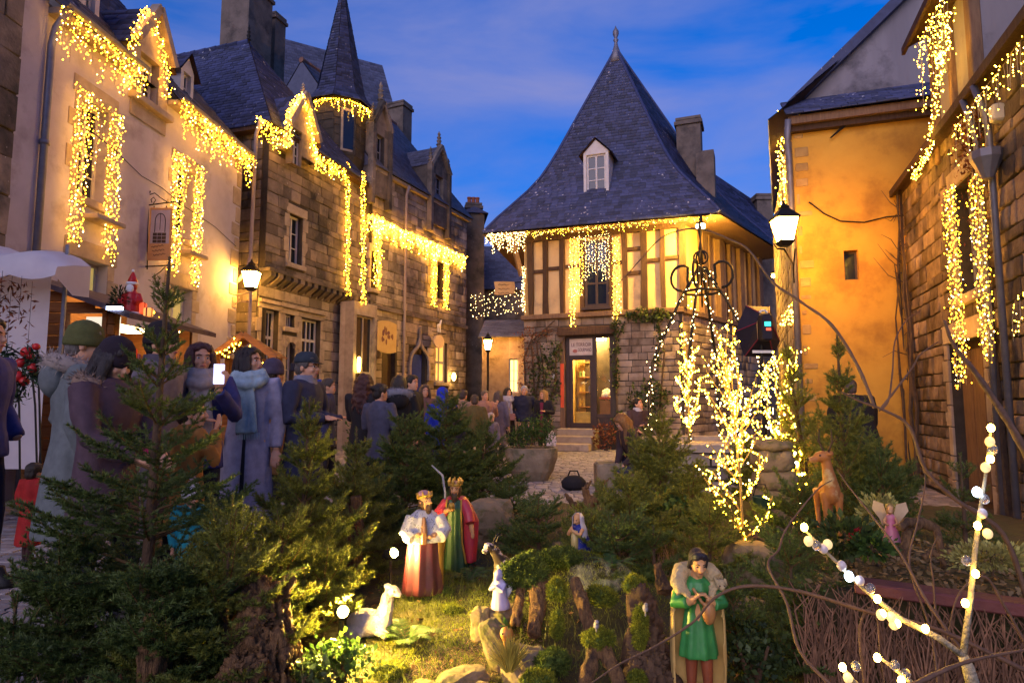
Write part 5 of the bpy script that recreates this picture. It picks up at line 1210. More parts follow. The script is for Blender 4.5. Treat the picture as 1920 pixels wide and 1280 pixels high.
MB().box(-.36,.36,0,.5,.85,.9).build('counter', MT['pine'], t); MB().box(-.36,.36,.48,.52,0,zl0).build('back_panel', MT['pine'], t); MB().box(-.36,.36,0,.02,0,.85).build('front_panel', MT['pine'], t)
mb = MB()
for k in range(9): mb.ell((random.uniform(-.28,.28), random.uniform(.1,.35), .96+random.uniform(0,.5)), random.uniform(.04,.08), 8, 6); mb.build('bauble', gd_[k % 4], t, True); mb = MB()
fairy('light_string', 'string of bulbs inside the kiosk gable', [[at(402,668,8.6), at(425,652,8.6), at(441,640,8.6), at(460,652,8.6), at(485,672,8.6), at(505,690,8.6)], [at(420,668,8.6), at(445,655,8.6), at(470,672,8.6)]], .014, .055, .03, WARM)
e = at(381, 640, 8.9)
# ---- hanging iron sign on the white house
xs, zs = F1.loc(277, 430); t = thing('hanging_sign', 'painted shop sign on scrolled iron bracket on the white house', 'sign', F1.w(xs, 0, 0), 0)
B0 = F1.w(xs, 0, 0); S = lambda px, py: at(px, py, B0.y)-B0
bd = MB(); a_, b_ = S(282, 390), S(319, 488); bd.box(a_.x, b_.x, -.012, .012, b_.z, a_.z); board = bd.build('board', pm('sign_ochre', (.55,.30,.13), (.46,.24,.10), 5, .7), t)
MB().box(a_.x+.03, b_.x-.03, -.016, -.0125, b_.z+.28, a_.z-.04).build('picture', pm('sign_lilac', (.42,.36,.42), (.34,.28,.33), 5, .7), board)
mb = MB(); cx = (a_.x+b_.x)/2; zt = a_.z; arc = [Vector((cx+.085*math.cos(th), -.02, zt-.22+.12*math.sin(th))) for th in [math.pi*k/8 for k in range(9)]]
mb.tube([Vector((cx+.085,-.02,zt-.42))]+arc+[Vector((cx-.085,-.02,zt-.42))], .006, 4); mb.tube([(cx,-.02,zt-.1),(cx,-.02,zt-.38)], .004, 4)
for k in range(9): mb.box(cx-.11+.075*(k % 3), cx-.045+.075*(k % 3), -.022, -.014, zt-.6+.06*(k//3), zt-.55+.06*(k//3))
for k in range(3): mb.tube([Vector((a_.x+.06+.02*i+.02*k, -.018, b_.z+.22-.07*k+.015*math.sin(i*2.3+k)+.003*i)) for i in range(11)], .004, 4)
mb.build('painting', MT['brown_wood'], board)
mb = MB(); fr0 = S(270, 387); mb.tube([S(268,386), S(330,378)], .012, 6); mb.tube([S(276,505), S(277,430), S(279,365), S(282,358)], .01, 6); mb.tube([S(266,500), S(328,497)], .012, 6)
mb.tube([S(281,365), S(290,362), S(300,370), S(315,380)], .008, 6); mb.tube([S(287,383), S(292,375), S(288,370), S(283,374), S(285,380)], .007, 6); mb.tube([S(285,520), S(300,510), S(310,500)], .008, 6)
for p in (289, 312): mb.tube([S(p,386), S(p,392)], .008, 5)
mb.tube([S(270,387), Vector((S(270,387).x-.3, .1, S(270,387).z+.02))], .012, 6); mb.tube([S(268,500), Vector((S(268,500).x-.3, .1, S(268,500).z))], .012, 6)
mb.build('bracket', MT['iron'], t)
# ---- signs on the long granite house
def flat_sign(F, pl, pr, pt, pb, y, label, mat, name='wall_sign', oval=False, rim=None):
    xa, zt = F.loc(pl, pt, y); xb, zb = F.loc(pr, pb, y); t = thing(name, label, 'sign', F.w((xa+xb)/2, y, zb), F.phi); w, h = (xb-xa)/2, (zt-zb)
    pts = [(w*math.cos(a), h/2+h/2*math.sin(a)) for a in [2*math.pi*k/20 for k in range(20)]] if oval else [(-w,0),(-w*.6,-h*.06),(0,-h*.09),(w*.6,-h*.06),(w,0),(w,h),(w*.6,h*1.05),(0,h*1.08),(-w*.6,h*1.05),(-w,h)]
    MB().loft([[(a, -.02, b) for a, b in pts], [(a, .02, b) for a, b in pts]]).build('board', mat, t); return t, w, h
t, w, h = flat_sign(F3, 709, 742, 602, 660, -.55, 'cream shop sign painted with a cluster of figures', pm('sign_cream2', (.60,.42,.16), (.52,.34,.12), 4, .7))
mb = MB(); rg = random.Random(8)
for k in range(16): mb.ell((rg.uniform(-w*.6,w*.6), -.024, h*(.25+.55*rg.random())), (rg.uniform(.03,.07),.006,rg.uniform(.04,.09)), 8, 5)
mb.build('painting', pm('sign_plum', (.14,.05,.08), (.25,.12,.04), 7, .7), t); MB().tube([(0,0,h),(0,.5,h+.12)], .012, 5).build('bracket', MT['iron'], t)
t, w, h = flat_sign(F3, 813, 832, 626, 654, -.5, 'plain oval pale sign hanging by the end window', pm('sign_pale', (.46,.38,.34), (.40,.32,.28), 4, .7), oval=True)
mb = MB(); mb.tube([(-w*1.3,0,h+.08),(w*1.4,0,h+.08),(w*1.4,.5,h+.08)], .012, 5); mb.tube([(0,0,h),(0,0,h+.08)], .01, 5); mb.build('bracket', MT['iron'], t)
mb = MB(); mb.ell((0,0,h+.3), (.1,.05,.07), 8, 6); mb.tube([(.06,0,h+.32),(.13,0,h+.48),(.16,0,h+.5)], [.04,.03,.02], 6)
for dx in (-.08,-.03,.05,.09): mb.tube([(dx,0,h+.28),(dx+.02,0,h+.16),(dx+.01,0,h+.09)], [.02,.014,.01], 5)
mb.build('animal_figure', MT['white'], t)
e = at(946, 540, 19.6); t = thing('parchment_sign', 'pale parchment shaped sign hung before the light net', 'sign', e, R(-3)); w, h = .33, .2
pts = [(-w,h),(-w*.88,0),(-w*.97,-h),(-w*.2,-h*1.05),(w*.9,-h*.85),(w,0),(w*.93,h*.95),(0,h*1.02)]; MB().loft([[(a,-.012,b) for a, b in pts], [(a,.012,b) for a, b in pts]]).build('board', pm('parchment', (.62,.42,.20), (.52,.34,.15), 4, .75), t)
mb = MB()
for k in range(3): mb.tube([Vector((-w*.6+.05*i, -.018, h*.5-.13*k+.02*math.sin(i*2.1+k))) for i in range(8)], .007, 4)
mb.build('script', MT['brown_wood'], t); MB().tube([(w*.9,0,h*.8),(w*2.2,.2,h*1.3),(w*3.4,.1,h*1.0)], .012, 5).build('bracket', MT['iron'], t)

# ================================================================== square furniture
MT['trough'] = pm('worn_granite', (.30,.24,.16), (.20,.15,.10), 5, .9, .5, 30, stain=((.10,.10,.05), .5, .7, 4))
e = at(995, 893, 10.4); PY = 10.4
t = thing('stone_planter', 'rough granite trough planted with low green conifers', 'planter', (at(996,850,PY).x, PY, 0)); pw = (at(1046,850,PY).x-at(946,850,PY).x)/2; ph = at(1000,838,PY).z
mb = MB()
def oval(rx, ry, z, n=20, j=.0, sd=0): rg = random.Random(sd); return [Vector((rx*math.copysign(abs(math.cos(a))**.7, math.cos(a))*(1+rg.uniform(-j,j)), ry*math.copysign(abs(math.sin(a))**.7, math.sin(a))*(1+rg.uniform(-j,j)), z+rg.uniform(-j,j)*.3)) for a in [2*math.pi*k/n for k in range(n)]]
mb.loft([oval(pw*.62,.3,0,20,.03,1), oval(pw*.82,.38,ph*.3,20,.03,2), oval(pw*.97,.43,ph*.7,20,.02,3), oval(pw,.44,ph,20,.02,4), oval(pw*.86,.34,ph,20,.02,5), oval(pw*.8,.3,ph*.7)]); mb.build('trough', MT['trough'], t, smooth=False)
P = np.concatenate([blob_points(420, (x*pw, 0, ph+.12+h), (.2,.22,.2+h*.6), i+3, .3) for i, (x, h) in enumerate(((-.6,.0),(-.2,.1),(.2,.16),(.55,.1)))]); V, Fq = leaf_cloud(P, .06, 8, .3, .9); stuff(link('conifers', np_mesh('conifers', V, Fq), MT['bush'], t))
q0, q1 = at(1134, 905, 9.3), at(1182, 866, 9.3)
t = thing('stone_block', 'low squared granite block used as a seat', 'bench', (at(1160,890,9.3).x, 9.35, 0)); MB().bbox(-.32,.36,-.2,.28,0,.36,.03).build('block', MT['trough'], t)
e = at(1077, 915, 9.0); t = thing('black_bag', 'black holdall lying on the paving', 'bag', (e.x, 9.1, 0)); mb = MB(); mb.lathe([(.1,0),(.17,.04),(.18,.12),(.12,.19),(.04,.21)], 12, (0,0,0), 1.0, .6); link('holdall', remesh(mb, .02, 2), pm('black_cloth', (.015,.014,.018), None, 8, .8), t); MB().tube([(-.09,0,.17),(-.05,-.02,.27),(.05,-.02,.27),(.09,0,.17)], .012, 6).build('handle', MT['iron'], t)
# ---- well with wrought iron crown
WY = 9.6; wc = at(1322, 757, WY); k9 = lambda px, py: at(px, py, WY)-Vector((wc.x, WY, 0))
t = thing('village_well', 'stone well with wrought iron crown wound in fairy lights', 'well', (wc.x, WY, 0)); zc = k9(1320, 822).z; hw = k9(1388, 600).x
mb = MB(); mb.lathe([(.98,0),(.98,zc-.14),(.92,zc-.13),(.72,zc-.13),(.72,0)], 16); mb.build('curb', MT['mortar'], t)
rr = random.Random(5)
for lay in range(3):
    n = 14
    for k in range(n):
        a0 = 2*math.pi*(k+.5*lay)/n; a1 = a0+2*math.pi/n-.03; z0 = .01+lay*(zc-.14)/3; z1 = z0+(zc-.14)/3-.015
        MB().loft([[Vector((r_*math.cos(a), r_*math.sin(a), zz)) for r_, zz in ((.9,z0),(1.015,z0+.01),(1.015,z1-.01),(.9,z1))] for a in (a0, (a0+a1)/2, a1)]).build('curb_stone', MT['granite'], t)
for k in range(8):
    a0 = 2*math.pi*k/8; a1 = a0+2*math.pi/8-.02; MB().loft([[Vector((r_*math.cos(a), r_*math.sin(a), zz)) for r_, zz in ((.66,zc-.13),(1.07,zc-.13),(1.08,zc-.03),(1.05,zc),(.68,zc))] for a in [a0+(a1-a0)*i/4 for i in range(5)]]).build('coping_stone', MT['dressed'], t)
ring_z = k9(1322, 545).z; top_z = k9(1322, 500).z; tip_z = k9(1320, 422).z
legs = []
for k in range(4):
    a = math.pi/4 + k*math.pi/2 + R(14); f = lambda r_, z_: Vector((r_*math.cos(a), r_*math.sin(a), z_))
    lg = [f(.86, zc-.05), f(.86, zc+.6), f(.80, zc+1.15), f(.58, zc+1.6), f(.34, ring_z-.12), f(.25, ring_z), f(.14, (ring_z+top_z)/2), f(.04, top_z)]; legs.append(lg)
    MB().tube(lg, .022, 6).build('iron_leg', MT['iron'], t, smooth=True)
    sc = [f(.30+.17*math.sin(th)*1.0, ring_z+.02+.20-.20*math.cos(th)) if th < 4.2 else f(.30+.10*math.sin(th), ring_z+.14-.1*math.cos(th)) for th in [i*.42 for i in range(14)]]
    MB().tube(sc, .021, 6).build('scroll', MT['iron'], t, smooth=True)
    s2 = [f(.02+.09*math.sin(th), top_z+.1-.1*math.cos(th)+.04) for th in [i*.5 for i in range(11)]]; MB().tube(s2, .015, 6).build('top_scroll', MT['iron'], t, smooth=True)
mb = MB(); mb.tube([Vector((.27*math.cos(a), .27*math.sin(a), ring_z-.02)) for a in [2*math.pi*i/20 for i in range(21)]], .02, 6); mb.tube([(0,0,ring_z-.25),(0,0,tip_z-.05)], .014, 6); mb.build('crown_ring', MT['iron'], t, smooth=True)
mb = MB(); zz = top_z+.2; mb.lathe([(.012,0),(.035,.08),(.012,.2),(.014,.24),(.036,.36),(.03,.42),(.006,.52)], 8, (0,0,zz)); mb.build('finial', MT['iron'], t)
Wo = Vector((wc.x, WY, 0))
fairy('light_string', 'fairy lights wound round the iron legs of the well', [[Wo+p*1.0+Vector((0,-.02,0)) for p in lg] for lg in legs], .012, .07, .035, WARM2, cool=.2)
# ---- photo softbox on a stand
SY = 7.6; sb = at(1417, 620, SY); k7 = lambda px, py: at(px, py, SY)-Vector((sb.x, SY, 0))
t = thing('softbox', 'black photo softbox with flash unit on a light stand', 'softbox', (sb.x, SY, 0)); MT['nylon'] = pm('black_nylon', (.02,.017,.03), (.013,.011,.02), 6, .6, .1)
rim = [k7(*p) for p in ((1398,573),(1443,575),(1462,640),(1450,668),(1396,668),(1378,622))]; hub = [k7(*p)+Vector((0,-.24,0)) for p in ((1410,592),(1426,592),(1430,610),(1428,640),(1406,640),(1404,610))]
for i in range(6):
    j = (i+1) % 6; MB().add([rim[i], rim[j], hub[j], hub[i]], [(0,1,2,3)]).build('gore', MT['nylon'], t, fix=False)
MB().add(rim, [tuple(range(6))]).build('diffuser', MT['canvas'], t, fix=False)
mb = MB()
for i in range(6): mb.tube([rim[i]+Vector((0,-.006,0)), hub[i]+Vector((0,-.006,0))], .006, 5)
mb.build('seam_piping', pm('piping', (.25,.02,.05), None, 5, .6), t)
hc = k7(1417, 618); mb = MB(); mb.bbox(hc.x-.06, hc.x+.06, -.36, -.2, hc.z-.16, hc.z+.14, .015); mb.build('flash_unit', MT['nylon'], t)
MB().box(hc.x-.035, hc.x+.035, -.366, -.3605, hc.z-.0, hc.z+.05).build('screen', em('teal_screen', (.05,.8,.6), 1.3), t); MB().box(hc.x-.02, hc.x+.035, -.366, -.3605, hc.z-.05, hc.z-.02).build('led', em('red_led', (.9,.12,.05), .9), t)
mb = MB(); mb.tube([(hc.x-.045,-.25,hc.z+.17),(hc.x-.02,-.25,hc.z+.195),(hc.x+.02,-.25,hc.z+.195),(hc.x+.045,-.25,hc.z+.17)], .012, 6); mb.build('grip', MT['white'], t)
mb = MB(); mb.box(hc.x-.12, hc.x+.12, -.19, -.185, k7(1417,664).z, k7(1417,659).z); mb.build('print', MT['white'], t)
mb = MB(); mb.tube([(0,-.15,0),(0,-.15,hc.z-.12)], .016, 8)
for a in (0.3, 2.4, 4.5): mb.tube([(0,-.15,.5),(.35*math.cos(a),-.15+.35*math.sin(a),0)], .01, 6)
mb.build('stand', MT['iron'], t)
# ================================================================== people
def cloth(name, c, c2=None, rough=.85, scale=18): return pm(name, c, c2, scale, rough, .18, 160)
CL = {}
def cl(c, rough=.85):
    k = (tuple(c), rough)
    if k not in CL: CL[k] = cloth('cloth_%d' % len(CL), c, tuple(x*.7 for x in c), rough)
    return CL[k]
HAIRM = {}
def hairm(c):
    if c not in HAIRM: HAIRM[c] = pm('hair_%d' % len(HAIRM), c, tuple(x*.5 for x in c), 60, .45, .5, 90, spec=.4, aniso=(3,3,.5))
    return HAIRM[c]
EYE = pm('eye_dark', (.03,.02,.015), None, 5, .2, 0, spec=.6); LIP = pm('lip', (.45,.12,.10), None, 9, .45, 0); BROW = pm('brow', (.06,.035,.025), None, 9, .7, 0)
EYEW = pm('eye_white', (.7,.68,.65), None, 5, .25, 0, spec=.6)
def wrinkle(me, amp, fx, fz, seed=0, zmax=None):
    n = len(me.vertices); co = np.empty(n*3, np.float32); me.vertices.foreach_get('co', co); co = co.reshape(-1,3); no = np.empty(n*3, np.float32); me.vertices.foreach_get('normal', no); no = no.reshape(-1,3)
    d = np.array([noise.noise((x*fx+seed, y*fx, z*fz)) + .5*noise.noise((x*fx*2.3, y*fx*2.3+seed, z*fz*2.3)) for x, y, z in co])
    co += no*(d*amp)[:,None]; me.vertices.foreach_set('co', co.ravel()); me.update()
def head_shape(mb, T, fine=True):
    E = lambda c, r, n=10, m=8: mb.ell(T @ Vector(c), r, n, m, T.to_3x3())
    E((0,.012,.03), (.076,.094,.088), 14, 10); E((0,-.018,-.03), (.061,.074,.085), 12, 9); E((0,-.05,-.088), (.036,.036,.03)); E((0,.03,-.06), (.055,.055,.06))
    if fine:
        mb.tube([T @ Vector(p) for p in ((0,-.080,.012),(0,-.096,-.012),(0,-.108,-.030),(0,-.092,-.040))], [.009,.010,.014,.010], 6)
        E((0,-.080,.020), (.047,.014,.010)); E((.034,-.066,-.034), (.023,.022,.022)); E((-.034,-.066,-.034), (.023,.022,.022)); E((0,-.086,-.060), (.021,.010,.006)); E((0,-.085,-.069), (.018,.010,.007))
    for s in (-1, 1): E((s*.077,.008,-.018), (.010,.020,.030), 8, 6)
def hand_shape(mb_, wrist, d, side, fine, curl=.5, s=1.0):
    mb = MB(); w0_ = Vector(wrist); wrist = Vector((0,0,0)); d = Vector(d).normalized(); a = Vector((0,0,1)) if abs(d.z) < .8 else Vector((0,-1,0))
    sx = d.cross(a).normalized(); sy = sx.cross(d).normalized()
    rot = Matrix((sx, sy, d)).transposed()
    mb.ell(wrist+d*.045, (.040,.018,.05), 10, 8, rot)
    for k, (off, ln) in enumerate(((-.030,.066),(-.010,.078),(.010,.073),(.029,.058))):
        b = wrist+d*.085+sx*off; mb.tube([b-d*.02, b+d*ln*.45-sy*curl*.012, b+d*ln*.85-sy*curl*.035], [.0095,.0088,.0068], 6)
    mb.tube([wrist+d*.03-sx*.03, wrist+d*.055-sx*.055-sy*.01, wrist+d*.085-sx*.06-sy*.02], [.012,.011,.008], 6)
    mb_.add([w0_+Vector(v)*s for v in mb.v], mb.f)
ARM = {  # elbow, wrist (right side x<0 mirrored for left); local facing -y
    'down': ((.25,.03,1.10),(.24,-.06,.84)), 'pocket': ((.30,.08,1.12),(.22,-.10,.92)), 'hold': ((.26,-.02,1.12),(.12,-.26,1.16)), 'phone': ((.25,-.06,1.14),(.10,-.30,1.34)),
    'raise': ((.27,-.16,1.28),(.20,-.30,1.55)), 'fold': ((.27,-.02,1.12),(.02,-.22,1.12)), 'face': ((.24,-.12,1.15),(.06,-.20,1.42)), 'low': ((.24,-.1,1.12),(.10,-.30,1.0)) }
def person(label, px, Y, h, yaw, coat=(.03,.03,.04), hem=.62, legs=(.03,.03,.045), hair=('short',(.03,.02,.015)), hat=None, arms=('down','down'), hy=0, hp=0, lean=0, fine=False,
           scarf=None, fur=None, hood=None, sit=None, glasses=False, bag=None, skin=None, shoe=(.02,.017,.016), flare=1.0, open_front=None, seed=0, sleeve=None, group='people strolling on the square', stride=.07, quilt=False, name='person', loc=None, bulk=1.0, collar=None, buttons=None):
    s = h/1.70; rg = random.Random(seed+int(px)); q = at(px, 757, Y)
    t = thing(name, label, 'person', loc or (q.x, Y, 0), R(yaw), group)
    kid = 1.0 + max(0, (1.45-h))*.55                       # children have larger heads
    cl_, sl_ = math.cos(R(lean)), math.sin(R(lean))
    def LN(p):
        p = Vector(p)
        if sit: p.z -= (.90-sit)/s if False else 0
        if lean and p.z > .9: dz = p.z-.9; p = Vector((p.x, p.y*cl_ - dz*sl_, .9 + dz*cl_ + p.y*sl_))
        return p
    drop = (.92 - sit/s) if sit else 0.0
    def Q(p): p = LN(p); return Vector((p.x, p.y, p.z-drop))*s
    hc = LN((0,-.015,1.575 - (kid-1)*.05)); hc = Vector((hc.x, hc.y, hc.z-drop))*s
    TH = Matrix.Translation(hc) @ Matrix.Rotation(R(hy), 4, 'Z') @ Matrix.Rotation(R(hp+lean*.6), 4, 'X') @ Matrix.Scale(s*kid*1.02, 4)
    # --- body (one continuous surface)
    body = MB(); head_shape(body, TH, fine)
    body.tube([Q((0,.02,1.36)), Q((0,.015,1.46)), hc+Vector((0,.012,-.03))*s], [.062*s,.055*s,.054*s], 10)
    tor = [(.13,.085,.90),(.14,.095,.98),(.12,.085,1.10),(.15,.10,1.26),(.165,.095,1.36),(.07,.06,1.44)]
    ringf = lambda rx, ry, z, n=14, e=0.0: [Q((rx*math.cos(2*math.pi*k/n), ry*math.sin(2*math.pi*k/n)+.01, z)) for k in range(n)]
    body.loft([ringf(a, b, z) for a, b, z in tor])
    if sit:
        hz = .92; lg = [[(sx*.09,0,hz),(sx*.12,-.42,hz+.02),(sx*.11,-.40+(.1 if sx > 0 else -.12),hz-.44)] for sx in (-1, 1)]
    else: lg = [[(sx*.09,0,.92),(sx*.10,-.02-sx*stride*.4,.49),(sx*.10,.02-sx*stride,.07)] for sx in (-1, 1)]
    for L_ in lg: body.tube([Q(p) for p in L_], [.085*s,.058*s,.04*s], 8)
    AR = []
    for side, nm in ((-1, arms[0]), (1, arms[1])):
        e, w = ARM[nm] if isinstance(nm, str) else nm
        sh_ = Q((side*.185,.01,1.385)); e_ = Q((side*e[0], e[1], e[2])); w_ = Q((side*w[0], w[1], w[2])); AR.append((side, sh_, e_, w_, nm))
        body.tube([Q((side*.12,.01,1.39)), sh_, e_, w_], [.055*s,.052*s,.042*s,.028*s], 8)
        if nm != 'pocket': hand_shape(body, w_, (w_-e_) if nm not in ('raise', 'phone', 'face') else Vector((-(w_-e_).x*.3, (w_-e_).y*.3, .12)), side, fine, .5, s)
    me = remesh(body, (.0088 if fine else .015)*max(.75, s), 2 if fine else 1); sk = skin or MT_SKIN
    link('body', me, sk, t)
    P3 = lambda p: TH @ Vector(p)
    if fine or Y < 16:
        m1 = MB(); m2 = MB(); m3 = MB(); m4 = MB()
        for sx in (-1, 1):
            m4.ell(P3((sx*.030,-.0765,-.004)), [v*s*kid for v in (.013,.008,.0075)], 8, 6, TH.to_3x3().normalized()); m1.ell(P3((sx*.030,-.083,-.004)), [v*s*kid for v in (.006,.005,.006)], 8, 6)
            m2.tube([P3((sx*.014,-.093,.016)), P3((sx*.032,-.089,.022)), P3((sx*.046,-.076,.014))], .0042*s*kid, 5)
        m3.tube([P3((-.020,-.088,-.064)), P3((-.008,-.097,-.061)), P3((0,-.098,-.063)), P3((.008,-.097,-.061)), P3((.020,-.088,-.064))], [.003*s,.0055*s,.006*s,.0055*s,.003*s], 6)
        m4.build('eye_whites', EYEW, t, True); m1.build('eyes', EYE, t, True); m2.build('eyebrows', BROW, t); m3.build('lips', LIP, t, True)
    # --- clothing
    b = bulk; cm = cl(coat, .8); vox = (.0145 if fine else .021)*max(.8, s)
    jk = MB(); top = [(.172*b,.118*b,.98),(.165*b,.115*b,1.08),(.188*b,.130*b,1.24),(.198*b,.122*b,1.34),(.150*b,.10*b,1.42),(.078,.075,1.47)]
    if not sit:
        hems = []; n = 4; zt = .98
        for k in range(n): f = k/n; hems.append(((.172+.05*flare*(1-f)*(zt-hem)*1.7)*b, (.125+.055*flare*(1-f)*(zt-hem)*1.7)*b, hem+(zt-hem)*f))
        rows = hems+top
    else: rows = [(.185*b,.15*b,.84),(.19*b,.15*b,.9)]+top
    jk.loft([ringf(a, bb, z, 18) for a, bb, z in rows])
    for side, sh_, e_, w_, nm in AR:
        wv = w_ + (e_-w_)*.06; jk.tube([Q((side*.10,.01,1.37)), sh_+Vector((0,0,.004)), (sh_+e_)/2+Vector((side*.008,0,0))*s, e_, (e_+wv)/2, wv], [.075*s*b,.078*s*b,.070*s*b,.064*s*b,.056*s*b,.047*s*b], 10)
    me = remesh(jk, vox, 3); wrinkle(me, .012*s, 7/s, (3.2 if not quilt else 11)/s, rg.random()*9)
    link('coat', me, cm, t)
    tm = cl(legs, .85); mb = MB()
    for L_ in lg: mb.tube([Q(L_[0]), Q((Vector(L_[0])+Vector(L_[1]))/2), Q(L_[1]), Q((Vector(L_[1])+Vector(L_[2]))/2), Q(L_[2])], [.078*s,.08*s,.070*s,.063*s,.058*s], 9)
    me = remesh(mb, vox, 2); wrinkle(me, .008*s, 9/s, 5/s, rg.random()*9); link('trousers', me, tm, t)
    for L_ in lg:
        a = Q(L_[2]); z0 = a.z-.065*s; mb = MB(); mb.loft([[Vector((a.x+rx*s*math.cos(2*math.pi*k/10), a.y-.045*s+ry*s*math.sin(2*math.pi*k/10), z0+z*s)) for k in range(10)] for rx, ry, z in ((.045,.125,0),(.048,.13,.02),(.042,.11,.055),(.038,.07,.09),(.042,.055,.13))]); mb.build('shoe', cl(shoe, .5), t, smooth=True)
    # --- hair
    if hair:
        st, hcol = hair; mb = MB(); E = lambda c, r, n=14, m=10: mb.ell(P3(c), [v*s*kid for v in r], n, m, TH.to_3x3().normalized())
        E((0,.024,.040), (.083,.094,.088)); E((0,.05,-.02), (.074,.065,.08))
        if st != 'bald':
            E((0,-.028,.082), (.066,.052,.034)); E((.035,-.05,.066), (.036,.030,.026)); E((-.035,-.05,.066), (.036,.030,.026))
            for sx in (-1, 1): E((sx*.062,.005,.03), (.024,.06,.055))
        if st in ('long', 'curly', 'bob'):
            dn = {'long': .34, 'curly': .36, 'bob': .15}[st]
            for k in range(26 if fine else 16):
                a = R(-38 + 256*k/((26 if fine else 16)-1)); rx, ry = .082, .092
                x, y = rx*math.cos(a), .015+ry*math.sin(a)
                if y < -.045: y = -.045
                j = lambda: rg.uniform(-.012,.012); ln = dn*rg.uniform(.8,1.1)
                pts = [P3((x*.8,y*.85+.01,.085)), P3((x*1.06,y*1.05,.02)), P3((x*1.12+j(),y*1.1+j(),-.08))]
                c0 = pts[-1]; out = Vector((x, y, 0))*.15
                pts += [c0+Vector((out.x*s+j()*s, out.y*s+.01*s+j()*s, -ln*.45*s)), c0+Vector((out.x*.6*s+j()*s, out.y*s+.02*s+j()*s, -ln*s+.06*s))]
                mb.tube(pts, [v*s*(1.35 if st == 'curly' else 1.0) for v in (.016,.022,.023,.02,.007)], 7)
        if fine and st in ('long', 'bob'):
            lk_ = MB()
            for k in range(46):
                a = R(rg.uniform(-38,218)); x, y = .088*math.cos(a), max(-.05, .015+.098*math.sin(a)); j = lambda: rg.uniform(-.02,.02); c0 = P3((x*1.16+j()*.5,y*1.14+j()*.5,-.07)); ln = (.34 if st == 'long' else .15)*rg.uniform(.6,1.15)
                lk_.tube([P3((x*.82,y*.88,.10)), P3((x*1.1,y*1.08,.03)), c0, c0+Vector((j()*s+x*.1, j()*s+y*.1, -ln*.5*s)), c0+Vector((j()*1.6*s, j()*1.6*s, -ln*s))], [v*s for v in (.002,.0045,.0045,.004,.001)], 4)
            lk_.build('loose_strands', hairm(hcol), t, fix=False)
        if st == 'bun': E((0,.12,.06), (.035,.035,.035))
        me = remesh(mb, (.0085 if fine else .014)*max(.8, s), 1); wrinkle(me, .007*s if st != 'curly' else .02*s, 40/s if st != 'curly' else 26/s, 7/s if st != 'curly' else 22/s, rg.random()*9)
        link('hair', me, hairm(hcol), t)
    if hat:
        st, hcol = hat; mb = MB(); prof = [(.094,-.012),(.099,.0),(.099,.03),(.095,.034),(.094,.06),(.082,.10),(.055,.128),(.02,.142),(.002,.145)]
        if st == 'cap': prof = [(.092,.03),(.096,.045),(.092,.075),(.075,.105),(.045,.122),(.002,.126)]
        rings = [[P3((r_*1.06*math.cos(2*math.pi*k/16)*.94, .016+r_*1.08*math.sin(2*math.pi*k/16)*1.05, z*1.06)) for k in range(16)] for r_, z in prof]; mb.loft(rings)
        if st == 'cap': mb.loft([[P3((.07*math.cos(a), -.075-.07*abs(math.sin(a))*f, .036-.012*f+.0)) for a in [math.pi*k/8 for k in range(9)]] for f in (0, 1)], cap=False, close=False)
        o = mb.build('hat', cl(hcol, .95), t, smooth=True)
        if st == 'pom': P = blob_points(160, tuple(P3((0,.01,.165))), (.034*s*kid,)*3, 3, .2); V, Fq = leaf_cloud(P, .03*s, 3, .2, 0); stuff(link('pompom', np_mesh('pompom', V, Fq), cl(hcol, .95), o))
    if collar:
        mb = MB(); mb.loft([[Q((r_*math.cos(a), .005+r_*.95*math.sin(a), z)) for a in [2*math.pi*k/16 for k in range(16)]] for r_, z in ((.115,1.40),(.108,1.455),(.098,1.50),(.084,1.495),(.085,1.43))]); me = remesh(mb, vox*.8, 1); link('collar', me, cl(collar, .85), t)
    if scarf:
        mb = MB(); rg2 = random.Random(5)
        for k, (zz, rr, th) in enumerate(((1.43,.118,.042),(1.462,.106,.04),(1.492,.098,.034))):
            mb.tube([Q((rr*math.cos(a)*(1.02), rr*.95*math.sin(a)-.012-(.03 if math.sin(a) < -.2 else 0)*(2-k)*.6, zz-(.06*max(0, -math.sin(a)))*(1 if k == 0 else .5))) for a in [2*math.pi*i/20 for i in range(21)]], th*s, 8)
        mb.loft([[Q((cx+w_*i, -.155-.012*abs(math.sin(i*2.4))-.01*k, z)) for i in (-1,-.5,0,.5,1)]+[Q((cx+w_*i, -.125-.01*k, z)) for i in (1,.5,0,-.5,-1)] for cx, w_, z, k in ((-.01,.07,1.40,0),(.0,.075,1.25,1),(.015,.08,1.08,1.4),(.02,.085,.98,1.2))])
        me = remesh(mb, (.011 if fine else .018)*s, 2); wrinkle(me, .008*s, 22/s, 5/s, 3); o = link('scarf', me, cl(scarf, .9), t)
        mb = MB()
        for k in range(14): x = -.06+.0125*k; mb.tube([Q((x+.015,-.15,.985)), Q((x+.017,-.152,.93))], [.004*s,.002*s], 4)
        mb.build('fringe', cl(scarf, .9), o)
    if fur:
        pts = [Q((.135*math.cos(a), .05+.10*math.sin(a), 1.43+.035*math.sin(a))) for a in [R(-40+260*k/40) for k in range(41)]]
        mb = MB(); mb.tube(pts, .055*s, 8); hd = MB(); hd.ell(Q((0,.13,1.36)), (.14*s,.09*s,.12*s), 12, 9); link('hood', remesh(hd, vox, 1), cm, t)
        o = mb.build('fur_trim', cl(fur, .95), t, True); rg3 = np.random.RandomState(2); P = np.array([tuple(pts[i]) for i in rg3.randint(0, 41, 900)]); nn = rg3.normal(size=P.shape); nn /= np.linalg.norm(nn, axis=1)[:,None]
        V, Fq = leaf_cloud(P+nn*.05*s, .045*s, 3, .12, 0, N=nn*1.4); stuff(link('fur', np_mesh('fur', V, Fq), cl(fur, .95), o))
